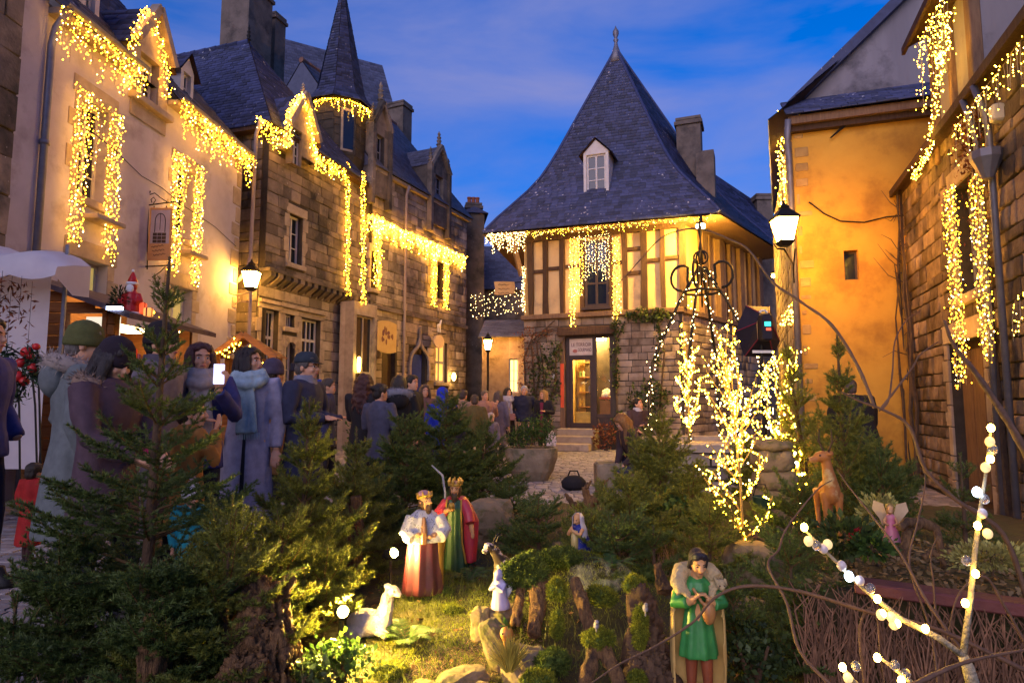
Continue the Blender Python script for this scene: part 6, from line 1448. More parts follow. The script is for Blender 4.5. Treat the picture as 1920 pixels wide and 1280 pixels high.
    if hood:
        mb = MB(); rings = []
        for k in range(7):
            a = R(-10+25*k); 
            rings.append(None)
        E = lambda c, r: mb.ell(P3(c), [v*s*kid for v in r], 14, 10, TH.to_3x3().normalized())
        E((0,.035,.04), (.102,.105,.11)); E((0,.06,-.05), (.095,.085,.11)); link('hood', remesh(mb, vox*.8, 2), cl(hood, .8), t)
    if glasses:
        mb = MB()
        for sx in (-1, 1): mb.tube([P3((sx*.032+.019*math.cos(a), -.100, -.002+.014*math.sin(a))) for a in [2*math.pi*k/10 for k in range(11)]], .0022*s, 4); mb.tube([P3((sx*.05,-.098,.002)), P3((sx*.08,.0,.0))], .002*s, 4)
        mb.tube([P3((-.013,-.1,0)), P3((.013,-.1,0))], .002*s, 4); mb.build('glasses', MT['iron'], t)
    if open_front:
        ow = .045 if not fine else .012; mb = MB(); mb.loft([[Q((x, -(.118*b+.012+(.055*flare*(.98-z)*1.7*b if z < .98 else .012)), z)) for x in (-w_, 0, w_)]+[Q((x, -.06, z)) for x in (w_, 0, -w_)] for w_, z in ((ow*1.6,hem+.02),(ow,.8),(ow*.6,1.0),(ow*.8,1.25),(ow,1.38))]); mb.build('shirt_front', cl(open_front, .85), t)
    if buttons:
        mb = MB()
        for z in buttons: mb.ell(Q((-.05,-(.118*b+.022),z)), (.014*s,.006*s,.014*s), 8, 6)
        mb.build('buttons', EYE, t)
    if bag:
        c, (x, y, z), sz = bag; mb = MB(); cc = Q((x,y,z)); mb.bbox(cc.x-sz*.5, cc.x+sz*.5, cc.y-.04, cc.y+.04, cc.z-sz*.45, cc.z+sz*.35, .02); o = mb.build('bag', cl(c, .6), t); mb = MB(); mb.tube([Q((x-.05,y,z+.08)), Q((x*.5,y,z+.3)), Q((.1,-.05,1.42))], .008, 5); mb.build('strap', cl(c, .6), o)
    return t, AR, Q, P3
def prop(name, label, cat, t, p, mk, mat):
    """an object held in a hand: a thing of its own at the hand's world place"""
    M_ = Matrix.Translation(t.location) @ Matrix.Rotation(t.rotation_euler.z, 4, 'Z'); w = M_ @ Vector(p)
    o = thing(name, label, cat, w, t.rotation_euler.z); mb = MB(); mk(mb); mb.build('body', mat, o); return o
G1 = 'people watching the crib on the left'
person('person in navy wool jacket with hand in pocket', -38, 4.2, 1.78, 95, (.055,.055,.20), .82, (.012,.012,.03), arms=('pocket','pocket'), seed=1, group=G1, fine=True, bulk=1.1)
person('person in olive beanie and long grey-green coat turned away', 150, 3.95, 1.69, 128, (.14,.155,.155), .42, (.02,.02,.03), ('short',(.18,.15,.13)), ('beanie',(.10,.10,.03)), ('down','pocket'), hy=-14, hp=4, fine=True, fur=(.35,.28,.24), seed=2, group=G1, bulk=1.12)
person('person in plum parka with fur hood and dark beanie looking down', 208, 3.55, 1.55, 78, (.085,.048,.062), .55, (.02,.02,.03), ('bob',(.03,.02,.02)), ('beanie',(.028,.018,.026)), ('low','low'), hy=-6, hp=24, fine=True, fur=(.26,.17,.12), seed=3, group=G1, bulk=1.08)
person('bearded person in mauve-grey coat and black beanie in profile', 296, 4.35, 1.74, 84, (.20,.165,.19), .45, (.025,.025,.035), ('short',(.03,.02,.015)), ('beanie',(.022,.016,.018)), ('down','pocket'), fine=True, seed=4, group=G1, collar=(.11,.09,.11))
t, AR, Q, P3 = person('person with long auburn hair in blue jacket holding up a phone', 372, 4.75, 1.66, 30, (.05,.055,.20), .75, (.02,.02,.03), ('long',(.07,.018,.02)), None, ('fold','phone'), fine=True, scarf=(.36,.30,.28), seed=5, group=G1, hy=8)
w_ = AR[1][3]; prop('mobile_phone', 'lit mobile phone held up by the auburn-haired person', 'phone', t, w_+Vector((.0,-.05,.1)), lambda m: m.bbox(-.036,.036,-.005,.005,-.07,.07,.004), em('phone_screen', (.6,.62,.9), 1.0))
person('dark-haired boy in mustard coat seen from behind', 358, 4.1, 1.24, 140, (.34,.14,.03), .55, (.03,.02,.03), ('short',(.02,.014,.012)), None, ('face','down'), hy=-30, fine=True, seed=6, group=G1)
person('small child in hot pink beanie behind the spruce', 281, 4.15, .98, 60, (.28,.20,.22), .5, (.05,.04,.06), ('short',(.05,.03,.02)), ('beanie',(.85,.03,.20)), fine=True, seed=7, group=G1)
person('toddler in white bobble hat and turquoise coat', 368, 3.95, .70, 40, (.03,.35,.42), .5, (.2,.1,.1), ('short',(.3,.2,.1)), ('pom',(.75,.68,.70)), fine=True, seed=8, group=G1)
person('child in red coat behind the person in olive beanie', 72, 5.0, .74, 170, (.34,.015,.015), .3, (.05,.02,.02), seed=9, group=G1)
person('person in long lavender coat and pale blue scarf gazing aside', 466, 5.3, 1.675, 12, (.38,.34,.44), .14, (.012,.012,.018), ('long',(.022,.013,.012)), None, ('pocket','down'), hy=62, hp=-4, fine=True, scarf=(.40,.52,.56), seed=10, flare=1.05, stride=.02, group=G1, open_front=(.012,.012,.02), buttons=(.98,))
t, AR, Q, P3 = person('person in camel coat and plum beanie raising a camera', 510, 5.95, 1.60, 160, (.40,.22,.10), .6, (.03,.03,.04), ('short',(.05,.03,.02)), ('beanie',(.07,.055,.09)), ('raise','raise'), hy=-10, fine=True, seed=11, group=G1)
prop('camera', 'small dark camera held up by the person in camel coat', 'camera', t, (AR[0][3]+AR[1][3])/2+Vector((0,-.04,.1)), lambda m: (m.bbox(-.06,.06,-.03,.02,-.04,.04,.008), m.lathe([(.03,-.0),(.03,.06)], 10, (0,0,.0))), MT['nylon'])
person('person in navy overcoat, dark cap and glasses in profile', 572, 5.5, 1.64, 76, (.035,.038,.075), .5, (.02,.02,.03), ('short',(.12,.10,.09)), ('cap',(.035,.045,.06)), ('fold','fold'), fine=True, seed=12, group=G1, glasses=True, collar=(.22,.22,.28), bulk=1.08)
G2 = 'crowd in the middle of the square'
person('person in blue-black jacket beyond the capped person', 614, 8.6, 1.55, 95, (.03,.035,.10), .7, (.02,.02,.03), ('short',(.05,.04,.04)), None, ('fold','down'), seed=13, group=G2)
person('person in dark jacket with bright blue hood half hidden behind the capped person', 600, 8.9, 1.52, 80, (.02,.05,.35), .8, (.02,.02,.03), hood=(.02,.05,.35), seed=113, group=G2)
person('person with wild auburn curls in black coat seen from behind', 682, 7.6, 1.56, 165, (.016,.014,.018), .4, (.015,.015,.02), ('curly',(.07,.02,.016)), None, ('low','low'), seed=14, group=G2)
person('person in slate hooded jacket with dark hair in a bun', 712, 7.2, 1.43, 150, (.085,.085,.13), .7, (.03,.03,.05), ('bun',(.02,.014,.012)), None, ('hold','hold'), seed=15, group=G2, hy=-20)
person('person in black coat with silver fur collar from behind', 747, 7.8, 1.55, 190, (.014,.013,.016), .4, (.015,.015,.02), ('bob',(.03,.022,.018)), None, ('down','down'), seed=16, group=G2, fur=(.24,.24,.28))
person('dark-haired person in charcoal jacket beyond the fur collar', 771, 9.2, 1.62, 60, (.03,.028,.03), .7, (.02,.02,.03), ('short',(.015,.012,.012)), None, seed=17, group=G2)
person('person in pale scarf and russet coat among the crowd', 796, 10.5, 1.52, 20, (.16,.08,.07), .6, (.03,.02,.03), ('bob',(.10,.06,.04)), None, seed=117, group=G2)
person('child in bright royal blue hooded jacket', 830, 9.0, 1.42, 170, (.015,.035,.45), .75, (.05,.03,.12), None, None, hood=(.015,.04,.5), seed=18, group=G2)
person('child with very long dark hair seen from behind', 850, 8.9, 1.16, 175, (.03,.02,.025), .5, (.03,.02,.02), ('long',(.03,.015,.014)), None, seed=19, group=G2)
person('person in sand coloured coat among the crowd', 868, 11.5, 1.46, 150, (.36,.22,.14), .5, (.04,.03,.03), ('short',(.08,.05,.04)), None, seed=20, group=G2)
person('person in olive green jacket near the sand coat', 890, 11.0, 1.36, 185, (.16,.11,.03), .6, (.03,.03,.03), ('short',(.1,.06,.04)), None, seed=21, group=G2)
person('person in peach coat with cropped hair near the light net', 909, 12.5, 1.47, 30, (.42,.22,.15), .6, (.05,.04,.05), ('short',(.2,.14,.1)), None, ('hold','phone'), seed=22, group=G2)
person('person in grey-mauve coat beside the peach coat', 934, 13.2, 1.47, 160, (.14,.12,.17), .4, (.03,.03,.05), ('bob',(.10,.07,.06)), None, seed=23, group=G2)
person('small pale-hooded child in front of the grey-mauve coat', 921, 12.0, 1.02, 20, (.20,.17,.22), .5, (.04,.04,.06), None, None, hood=(.5,.40,.36), seed=24, group=G2)
G3 = 'three people standing together before the shop'
person('person in black coat with silver scarf and shoulder bag', 952, 15.0, 1.58, 14, (.02,.018,.022), .55, (.03,.025,.05), ('bob',(.022,.015,.014)), None, ('hold','pocket'), hy=20, seed=25, scarf=(.36,.34,.40), bag=((.30,.14,.14),(.02,-.24,.98),.2), group=G3)
person('white-haired person in navy puffer jacket facing the square', 983, 15.0, 1.63, 4, (.018,.02,.045), .82, (.04,.03,.06), ('short',(.48,.46,.48)), None, ('pocket','pocket'), seed=26, quilt=True, bulk=1.12, group=G3)
person('person with long fair hair, black coat and plum dress', 1019, 14.6, 1.52, -24, (.016,.014,.018), .45, (.02,.018,.02), ('long',(.40,.22,.08)), None, ('down','hold'), seed=27, open_front=(.16,.02,.05), group=G3, hy=-20)
e = at(1033, 830, 14.5); t = thing('carrier_bag', 'white carrier bag hanging beside the fair-haired person', 'bag', (e.x, 14.45, .42)); mb = MB(); mb.loft([[(x*w_,y*.06,z) for x, y in ((-1,-1),(1,-1),(1,1),(-1,1))] for w_, z in ((.1,-.15),(.12,-.05),(.10,.1),(.05,.17))]); mb.build('sack', MT['canvas'], t); MB().tube([(-.03,0,.16),(0,0,.24),(.03,0,.16)], .006, 4).build('handle', MT['canvas'], t)
G4 = 'family resting by the well'
person('dark-haired person in brown coat with white collar by the well', 1196, 10.6, 1.30, 10, (.06,.035,.04), .5, (.02,.02,.03), ('short',(.02,.014,.012)), None, ('low','fold'), hy=30, hp=-12, seed=28, collar=(.5,.46,.5), group=G4)
person('child in navy coat with red hair at the granite block', 1171, 9.6, .97, 60, (.02,.022,.07), .45, (.02,.02,.05), ('short',(.25,.06,.03)), None, ('down','hold'), seed=29, group=G4)
person('person with brown ponytail sitting on the granite block in jeans', 1196, 9.25, 1.62, -72, (.05,.03,.035), .6, (.035,.04,.075), ('long',(.20,.09,.03)), None, ('low','low'), hp=26, lean=24, sit=.38, seed=30, shoe=(.05,.06,.14), group=G4)
person('person in black coat bending over beside the ochre wall', 1604, 7.6, 1.52, 172, (.012,.012,.018), .4, (.012,.012,.016), ('short',(.10,.07,.06)), None, ('low','low'), lean=14, seed=31, bulk=1.5, group=None)
# ================================================================== crib garden
def ss(a, b, x): t = min(1, max(0, (x-a)/(b-a))); return t*t*(3-2*t)
def gh(x, y):
    h = .02 + .09*ss(2.7, 3.7, y) + .06*ss(3.8, 6, y)
    h += .24*math.exp(-((x-.42)/.42)**2-((y-3.75)/.38)**2) + .07*math.exp(-((x-.02)/.25)**2-((y-3.15)/.22)**2)
    h += .085*math.exp(-((x+.45)/.26)**2-((y-3.8)/.38)**2)
    h += .10*math.exp(-((x-1.6)/.7)**2-((y-4.6)/.8)**2)
    return h + .030*noise.noise((x*3.1, y*3.1, 0)) + .014*noise.noise((x*9, y*9, 2))
BED = [(-2.15,1.4),(-2.0,3.0),(-1.72,4.4),(-1.5,5.8),(-.9,6.6),(.6,6.8),(1.9,7.6),(3.9,7.7),(4.6,6.0),(4.4,1.4)]
def inbed(x, y):
    c = False; n = len(BED)
    for i in range(n):
        (x1, y1), (x2, y2) = BED[i], BED[(i+1) % n]
        if (y1 > y) != (y2 > y) and x < (x2-x1)*(y-y1)/(y2-y1)+x1: c = not c
    return c
MT['soil'] = pm('mossy_soil', (.075,.055,.025), (.035,.04,.012), 5, .95, .6, 35, stain=((.10,.085,.015), .5, .68, 2.5))
MT['moss'] = pm('moss', (.27,.28,.025), (.14,.17,.014), 14, .8, 0, isl=.45, trans=.3)
MT['moss_dark'] = pm('dark_moss', (.12,.16,.024), (.06,.09,.014), 14, .8, 0, isl=.45, trans=.25)
MT['straw'] = pm('straw', (.46,.26,.16), (.32,.17,.10), 14, .8, 0, isl=.35)
MT['rock'] = pm('field_stone', (.28,.20,.11), (.17,.12,.07), 7, .9, .5, 40, stain=((.10,.10,.02), .52, .66, 7))
MT['drift'] = pm('weathered_wood', (.28,.15,.06), (.09,.045,.02), 22, .85, .8, 90, aniso=(3,3,.5), stain=((.05,.03,.018), .5, .66, 9))
MT['needle'] = pm('spruce_needle', (.12,.165,.034), (.065,.095,.02), 20, .55, 0, isl=.4, trans=.2, spec=.35)
MT['needle_y'] = pm('young_needle', (.20,.215,.034), (.115,.13,.02), 20, .55, 0, isl=.4, trans=.2, spec=.35)
MT['twig'] = pm('spruce_twig', (.19,.10,.035), (.11,.06,.022), 14, .8, .2)
nx, ny = 110, 100; x0_, x1_, y0_, y1_ = -2.3, 4.8, 1.3, 7.9
V = []; idx = {}
F_ = []
for j in range(ny+1):
    for i in range(nx+1):
        x, y = x0_+(x1_-x0_)*i/nx, y0_+(y1_-y0_)*j/ny; ins = inbed(x, y)
        V.append((x, y, gh(x, y) if ins else -.025))
for j in range(ny):
    for i in range(nx):
        a = j*(nx+1)+i; q = (a, a+1, a+nx+2, a+nx+1)
        if max(V[k][2] for k in q) > -.02: F_.append(q)
bed = link('garden_bed', np_mesh('garden_bed', np.array(V), np.array(F_)), MT['soil'], smooth=True); struct(bed, 'mossy planted bed of the crib garden')
def gp(px, Y, dz=0.0):
    x = at(px, 1000, Y).x; return Vector((x, Y, gh(x, Y)+dz))
def gpix(px, py):
    """garden point seen at a photo pixel: march the ray down to the bed"""
    d = ray(px, py); t = 1.2
    while t < 12:
        p = Vector((0,0,CAM_H))+d*t
        if p.z <= gh(p.x, p.y): return p
        t += .01
    return p
def blades(name, parent, regions, mat, ln, w, seed, lean=.5, up=1.0):
    """upright blades: regions (x, y, rx, ry, n)"""
    rg = np.random.RandomState(seed); P = []
    for x, y, rx, ry, n in regions:
        a = rg.rand(n)*2*math.pi; r_ = np.sqrt(rg.rand(n)); X = x+rx*r_*np.cos(a); Y_ = y+ry*r_*np.sin(a)
        for i in range(n):
            if inbed(X[i], Y_[i]): P.append((X[i], Y_[i], gh(X[i], Y_[i])-.005))
    P = np.array(P); n = len(P); d = rg.normal(size=(n,3))*lean; d[:,2] = np.abs(d[:,2])*.3+up; d /= np.linalg.norm(d, axis=1)[:,None]
    s = np.cross(d, rg.normal(size=(n,3))); s /= np.linalg.norm(s, axis=1)[:,None]; L_ = ln*rg.uniform(.5,1.4,n)[:,None]
    V = np.stack([P-s*w, P+s*w, P+d*L_],1).reshape(-1,3); F = np.arange(n*3).reshape(-1,3)
    return stuff(link(name, np_mesh(name, V, F), mat, parent))
mc = blades('moss_carpet', None, [(-.25,3.4,.5,.45,9000),(.1,3.9,.9,.5,9000),(.5,3.7,.5,.4,5000),(-.6,2.9,.5,.35,3500),(.9,2.7,.8,.5,3000),(1.6,3.3,.9,.6,5000),(-.1,2.6,.5,.25,3000),(.8,5.2,1.6,1.2,6000)], MT['moss'], .022, .0022, 1, .7)
tag(mc, 'bright yellow-green moss spread over the crib garden', 'moss', kind='stuff')
gr = blades('grass_tufts', None, [(-.9,2.5,.7,.25,900),(-1.5,2.4,.5,.3,700),(-.1,3.75,.3,.12,300),(-.4,3.55,.25,.15,300),(.35,3.1,.35,.2,300),(.6,4.6,1,.6,900),(1.3,4.0,.6,.5,700),(-.55,2.75,.3,.2,300)], MT['needle_y'], .075, .0018, 2, .35)
tag(gr, 'short grass blades sprouting through the moss', 'grass', kind='stuff')
dg_ = blades('dry_stalks', None, [(-1.35,2.45,.75,.22,420),(1.2,4.2,.5,.4,500),(.55,5.6,.6,.4,400)], MT['straw'], .16, .0016, 3, .3)
tag(dg_, 'dry brown stalks standing among the plants', 'dry grass', kind='stuff')
st = blades('straw_path', None, [(-.25,2.95,.22,.16,2600),(-.45,2.62,.5,.12,3200),(-.05,3.1,.18,.1,900)], MT['straw'], .035, .0016, 4, 3.0, .15)
tag(st, 'pale straw scattered as a path between the mossy banks', 'straw', kind='stuff')

rgn = np.random.RandomState(9); P = []
while len(P) < 1900:
    x, y = rgn.uniform(-1.9, 3.6), rgn.uniform(2.2, 6.4)
    if inbed(x, y): P.append((x, y, gh(x, y)+.006))
V_, F2_ = leaf_cloud(P, .034, 5, .6, .05, N=np.array([[0,0,0]])); V_[:,2] = np.repeat(np.array(P)[:,2], 4) + np.clip(V_[:,2]-np.repeat(np.array(P)[:,2], 4), -.004, .012)
fl = stuff(link('fallen_leaves', np_mesh('fallen_leaves', V_, F2_), pm('dead_leaf', (.26,.12,.04), (.14,.06,.025), 14, .8, 0, isl=.5), None)); tag(fl, 'brown fallen leaves littering the crib garden', 'fallen leaves', kind='stuff')
def fern(label, px, Y, size, seed):
    p = gp(px, Y); t = thing('fern', label, 'fern', p, 0, 'ferns in the crib garden'); rg = random.Random(seed); st_ = MB(); V = []; F = []
    for k in range(9):
        a = 2*math.pi*k/9+rg.uniform(-.3,.3); L_ = size*rg.uniform(.7,1.15); hd = Vector((math.cos(a), math.sin(a), 0)); sd = Vector((-hd.y, hd.x, 0)); pts = [hd*L_*u*.8+Vector((0,0,L_*(1.1*u-.75*u*u))) for u in [i/14 for i in range(15)]]; st_.tube(pts, [.0025*(1-.8*i/14) for i in range(15)], 3)
        for i in range(2, 15):
            w_ = size*.22*math.sin(math.pi*min(1, (i+1)/15.5))*rg.uniform(.85,1.1); d = (pts[i]-pts[i-1]).normalized()
            for s_ in (-1, 1):
                o = len(V); q = pts[i]; e = q+sd*s_*w_+d*w_*.35-Vector((0,0,w_*.15)); V += [q-d*.006, q+d*.006, e+d*.001, e-d*.003]; F.append((o,o+1,o+2,o+3))
    st_.build('rachis', MT['stem'], t, fix=False); stuff(link('fronds', np_mesh('fronds', np.array([tuple(v) for v in V]), np.array(F)), MT['bush'], t))
fern('upright fern in front of the ermine king', 770, 3.15, .2, 1); fern('small fern on the bank behind the goat', 880, 3.85, .17, 2); fern('fern at the foot of the thick mossy trunk', 1255, 2.75, .15, 3); fern('fern beside the reddish root stump', 585, 2.75, .18, 4); fern('fern below the kneeling figure', 1150, 3.6, .16, 5); fern('fern left of the lit twig tree foot', 1340, 3.5, .2, 6)
# ------------------------------------------------------------------ spruces
def needles(segs, dens, ln, w, seed):
    rg = np.random.RandomState(seed); A = np.array([s[0] for s in segs]); B = np.array([s[1] for s in segs]); D = B-A; L_ = np.linalg.norm(D, axis=1); k = np.maximum(1, (L_*dens).astype(int)); idx = np.repeat(np.arange(len(segs)), k); n = len(idx)
    f = rg.rand(n)[:,None]; P = A[idx]+D[idx]*f; d = D[idx]/np.maximum(1e-6, L_[idx])[:,None]; r_ = rg.normal(size=(n,3)); r_ -= d*(r_*d).sum(1)[:,None]; r_ /= np.linalg.norm(r_, axis=1)[:,None]
    r_[:,2] += .25; v = d*.75+r_*.8; v /= np.linalg.norm(v, axis=1)[:,None]; s = np.cross(v, rg.normal(size=(n,3))); s /= np.linalg.norm(s, axis=1)[:,None]; q = ln*rg.uniform(.7,1.25,n)[:,None]
    V = np.stack([P-s*w, P+s*w, P+v*q],1).reshape(-1,3); return V, np.arange(n*3).reshape(-1,3)
def spruce(label, base, H, spread, seed, mat='needle', dens=700, ln=.017, zlo=.06, sp=.062, lean=(0,0), leader=.22, step=.125, w=.0021, nb=6, name='spruce_tree', droop=0.0, group='cut spruces round the crib garden', up0=8, up1=62, shape=.8):
    rg = random.Random(seed); t = thing(name, label, 'tree', base, 0, group); segs = []; wood = MB(); tr = MB()
    axis = lambda z: Vector((lean[0]*max(0,z/H)**1.5, lean[1]*max(0,z/H)**1.5, z)); tr.tube([axis(H*k/8)-Vector((0,0,.06 if k == 0 else 0)) for k in range(9)], [(.011+.012*H)*(1-.82*k/8) for k in range(9)], 7); tr.build('trunk', MT['bark'], t, smooth=True)
    segs.append((axis(H-leader), axis(H)))
    segs.append((axis(H*.6), axis(H-leader)))
    z = H*zlo
    while z < H-leader*.4:
        f = z/H; Lb = spread*max(.10, (1-f)**shape)+.05
        for b in range(nb if f < .9 else 4):
            a = rg.uniform(0, 6.28) if False else 2*math.pi*(b+rg.uniform(-.35,.35))/nb + z*7.1
            el = R(up0+(up1-up0)*f**1.3+rg.uniform(-9,9)); L_ = Lb*rg.uniform(.72,1.15); p = axis(z+rg.uniform(-.03,.03)); hd = Vector((math.cos(a), math.sin(a), 0)); pts = [p]; nseg = 5
            for k in range(nseg):
                e = el + R(22)*(k/nseg)**1.5 - R(droop)*(1-k/nseg); pts.append(pts[-1]+(hd*math.cos(e)+Vector((0,0,math.sin(e))))*L_/nseg)
            wood.tube(pts, [.006*(1-.75*k/nseg)*(.6+L_) for k in range(nseg+1)], 4)
            for k in range(1 if f < .75 else 0, nseg): segs.append((pts[k], pts[k+1]))
            if L_ > .1:
                ns = max(2, int(L_/sp))
                for i in range(ns):
                    g = .22+.74*i/ns; j = min(nseg-1, int(g*nseg)); q = pts[j]+(pts[j+1]-pts[j])*(g*nseg-j); dr = (pts[j+1]-pts[j]).normalized(); sd = dr.cross(Vector((0,0,1)))
                    sd = sd.normalized() if sd.length > .05 else Vector((1,0,0))
                    l2 = min(.24, L_*.5)*(1.08-g)*rg.uniform(.7,1.25)+.02
                    for s_ in (-1, 1):
                        v = (dr*.75+sd*s_*.8+Vector((0,0,rg.uniform(-.12,.3)))).normalized(); e1 = q+v*l2; segs.append((q, e1)); 
                        if l2 > .11:
                            for g2 in (.4,.7):
                                q2 = q+v*l2*g2; sd2 = v.cross(Vector((0,0,1))).normalized()
                                for s2 in (-1, 1): segs.append((q2, q2+(v*.7+sd2*s2*.75+Vector((0,0,rg.uniform(-.1,.2)))).normalized()*l2*.4))
        z += step*(.88+.5*f)*rg.uniform(.8,1.2)
    V, F = needles([(tuple(a), tuple(b)) for a, b in segs], dens, ln, w, seed)
    cr = stuff(link('crown', np_mesh('crown', V, F), MT[mat], t)); wood.build('branches', MT['twig'], cr, fix=False); return t
def top_h(px, py, Y, b): return at(px, py, Y).z - b.z
b = gp(278, 2.85); b.z = .0
spruce('tallest spruce with bare leader in front of the bystanders', b, top_h(278,482,2.85,b), .74, 1, dens=900, ln=.018, leader=.30, zlo=.04, lean=(.03,0), shape=1.3, w=.0021, nb=6, up0=8, up1=58, step=.135, sp=.07)
b = gp(566, 3.45); spruce('bushy spruce with pale leader beside the lavender coat', b, top_h(573,745,3.45,b), .46, 2, 'needle_y', 840, .022, leader=.16, lean=(.02,0), up0=25, up1=70, shape=.9, step=.13)
b = gp(664, 4.5); spruce('spruce with thin yellow leader left of the kings', b, top_h(664,800,4.5,b), .42, 3, 'needle_y', 780, .022, leader=.2, up0=15)
b = gp(655, 4.05); spruce('dense rounded spruce lit by the upper spotlight', b, .62, .36, 31, 'needle_y', 840, .022, leader=.08, up0=10, shape=.5)
b = gp(835, 5.9); spruce('dark broad spruce in front of the crowd', b, top_h(830,735,5.9,b), .62, 4, 'needle', 630, .024, leader=.12, up0=14, shape=.75)
b = gp(760, 5.4); spruce('dark spruce beneath the fur-collared person', b, top_h(760,785,5.4,b), .55, 41, 'needle', 630, .024, leader=.1, up0=14, shape=.6)
b = gp(905, 6.3); spruce('low dark spruce beside the granite trough', b, top_h(905,800,6.3,b), .5, 5, 'needle', 630, .024, leader=.1, up0=12, shape=.6)
b = gp(1010, 4.6); spruce('small spreading spruce behind the kneeling figure', b, top_h(1010,935,4.6,b), .34, 6, 'needle', 720, .02, leader=.06, up0=12, shape=.5)
b = gp(1240, 5.3); spruce('upright yellow-green spruce in front of the well', b, top_h(1238,775,5.3,b), .55, 7, 'needle_y', 780, .024, leader=.18, up0=42, up1=76, shape=.7, step=.16, sp=.085)
b = gp(1180, 4.5); spruce('low spreading spruce right of the driftwood root', b, top_h(1180,915,4.5,b), .46, 71, 'needle_y', 780, .022, leader=.06, up0=22, shape=.5)
b = gp(1225, 3.9); spruce('knee-high green spruce shoot behind the shepherd', b, top_h(1222,985,3.9,b), .22, 8, 'needle', 780, .02, leader=.06, up0=15)
b = gp(1588, 4.9); spruce('spruce with long bare leader before the ochre wall', b, top_h(1584,622,4.9,b), .55, 9, 'needle_y', 720, .024, leader=.34, up0=48, up1=78, shape=.8, lean=(0,0), step=.2, sp=.11, nb=5)
b = gp(1520, 5.6); spruce('leaning spruce top beside the softbox', b, top_h(1488,640,5.6,b), .5, 10, 'needle_y', 690, .024, leader=.2, up0=45, up1=76, lean=(-.16,0), step=.2, sp=.11, nb=5)
b = gp(1640, 5.6); spruce('dense low spruce at the foot of the ochre wall', b, top_h(1650,840,5.6,b), .5, 101, 'needle', 630, .024, leader=.06, up0=30, shape=.4)
b = gp(1810, 4.6); spruce('thin young spruce before the rubble house door', b, top_h(1800,850,4.6,b), .26, 11, 'needle', 630, .024, leader=.26, up0=20, nb=4, step=.2)
b = gp(1480, 2.95); spruce('dark spruce spilling beside the twig planter', b, top_h(1480,1010,2.95,b), .36, 12, 'needle', 780, .02, leader=.06, up0=2, shape=.4)
b = Vector((at(25,1200,2.6).x, 2.6, 0)); spruce('small dark spruce sprig on the setts', b, top_h(20,1120,2.6,b), .2, 13, 'needle', 720, .02, leader=.06, up0=40, up1=70, nb=4)
b = gp(430, 2.7); spruce('side spruce with golden tips next to the root stump', b, top_h(440,1000,2.7,b), .42, 14, 'needle_y', 840, .02, leader=.05, up0=25, shape=.45)

for k, (px, py, Y, sp_, m_, lab) in enumerate((
    (955,960,5.3,.34,'needle','low fir bough between the red king and the small spruce'),(1110,1000,4.2,.26,'needle_y','fir bough just behind the kneeling figure'),
    (1300,930,4.9,.36,'needle_y','spreading fir bough left of the lit twig tree'),(1330,1010,3.9,.30,'needle_y','fir bough behind the shepherd head'),
    (1160,1010,3.9,.26,'needle','dark fir bough right of the kneeling figure'),(1500,960,4.2,.34,'needle','fir bough right of the stone pillar'),
    (1420,880,6.2,.42,'needle_y','fir bough behind the stone pillar'),(700,960,4.8,.36,'needle','dark fir bough behind the ermine king'),
    (610,1090,3.2,.26,'needle_y','golden fir bough above the lower spotlight'),(120,1090,2.75,.34,'needle','dark fir bough at the foot of the tallest spruce'),
    (330,1120,2.6,.36,'needle','thick fir bough in front of the tallest spruce'),(530,1010,3.1,.30,'needle_y','fir bough under the lavender coat'),
    (1540,1120,2.85,.24,'needle','fir bough hanging beside the planter corner'),(1660,900,4.7,.34,'needle','fir bough beside the deer'),(1370,1150,3.0,.22,'needle','dark fir bough beside the shepherd cape'))):
    b = gp(px, Y); hh = max(.16, top_h(px, py-40, Y, b)); spruce(lab, b, min(hh, .6), sp_, 200+k, m_, 760, .02, leader=.05, up0=24, up1=60, shape=.35, step=.11, zlo=.12, name='fir_bough', group='fir boughs stuck in the crib garden')
# ------------------------------------------------------------------ wood, stones, moss
def rock(label, px, py, Y, rx, ry, rz, seed, mat='rock', group='stones bedded in the moss', tilt=0, sink=.3, loc=None):
    p = loc or gp(px, Y); bm_ = bmesh.new(); bmesh.ops.create_icosphere(bm_, subdivisions=3, radius=1)
    for v in bm_.verts:
        n_ = v.co.normalized(); k = 1+.28*noise.noise(n_*1.6+Vector((seed*3.1,0,0)))+.10*noise.noise(n_*4+Vector((0,seed*2.0,0))); c = n_*k
        c = Vector((max(-.82,min(.82,c.x)), max(-.85,min(.85,c.y)), max(-.8,min(.8,c.z)))); v.co = Vector((c.x*rx*1.15, c.y*ry*1.15, c.z*rz*1.15))
    me = bpy.data.meshes.new('rock'); bm_.to_mesh(me); bm_.free(); o = link('rock', me, MT[mat], None); o.location = (p.x, p.y, p.z+rz*(1-sink)); o.rotation_euler = (0, R(tilt), seed*1.3); tag(o, label, 'stone', group); return o
rock('upright mossy stone beside the white figurine', 902, 1130, 3.15, .05, .045, .085, 1, tilt=20); rock('tall leaning slab stone below the white figurine', 930, 1195, 2.95, .06, .05, .12, 2, tilt=28)
rock('flat moss-edged stone on the straw', 868, 1225, 2.78, .12, .08, .045, 3); rock('pale golden boulder behind the yellow tuft', 985, 1215, 2.82, .10, .09, .09, 4); rock('small rounded stone at the garden front', 905, 1265, 2.66, .045, .04, .04, 5)
rock('broad low stone at the garden front edge', 975, 1275, 2.6, .10, .07, .03, 6); rock('flat grey stone beside the straw path', 800, 1250, 2.72, .07, .06, .03, 7); rock('flat slab carrying the white figurine', 945, 1145, 3.2, .09, .07, .05, 8, sink=.1)
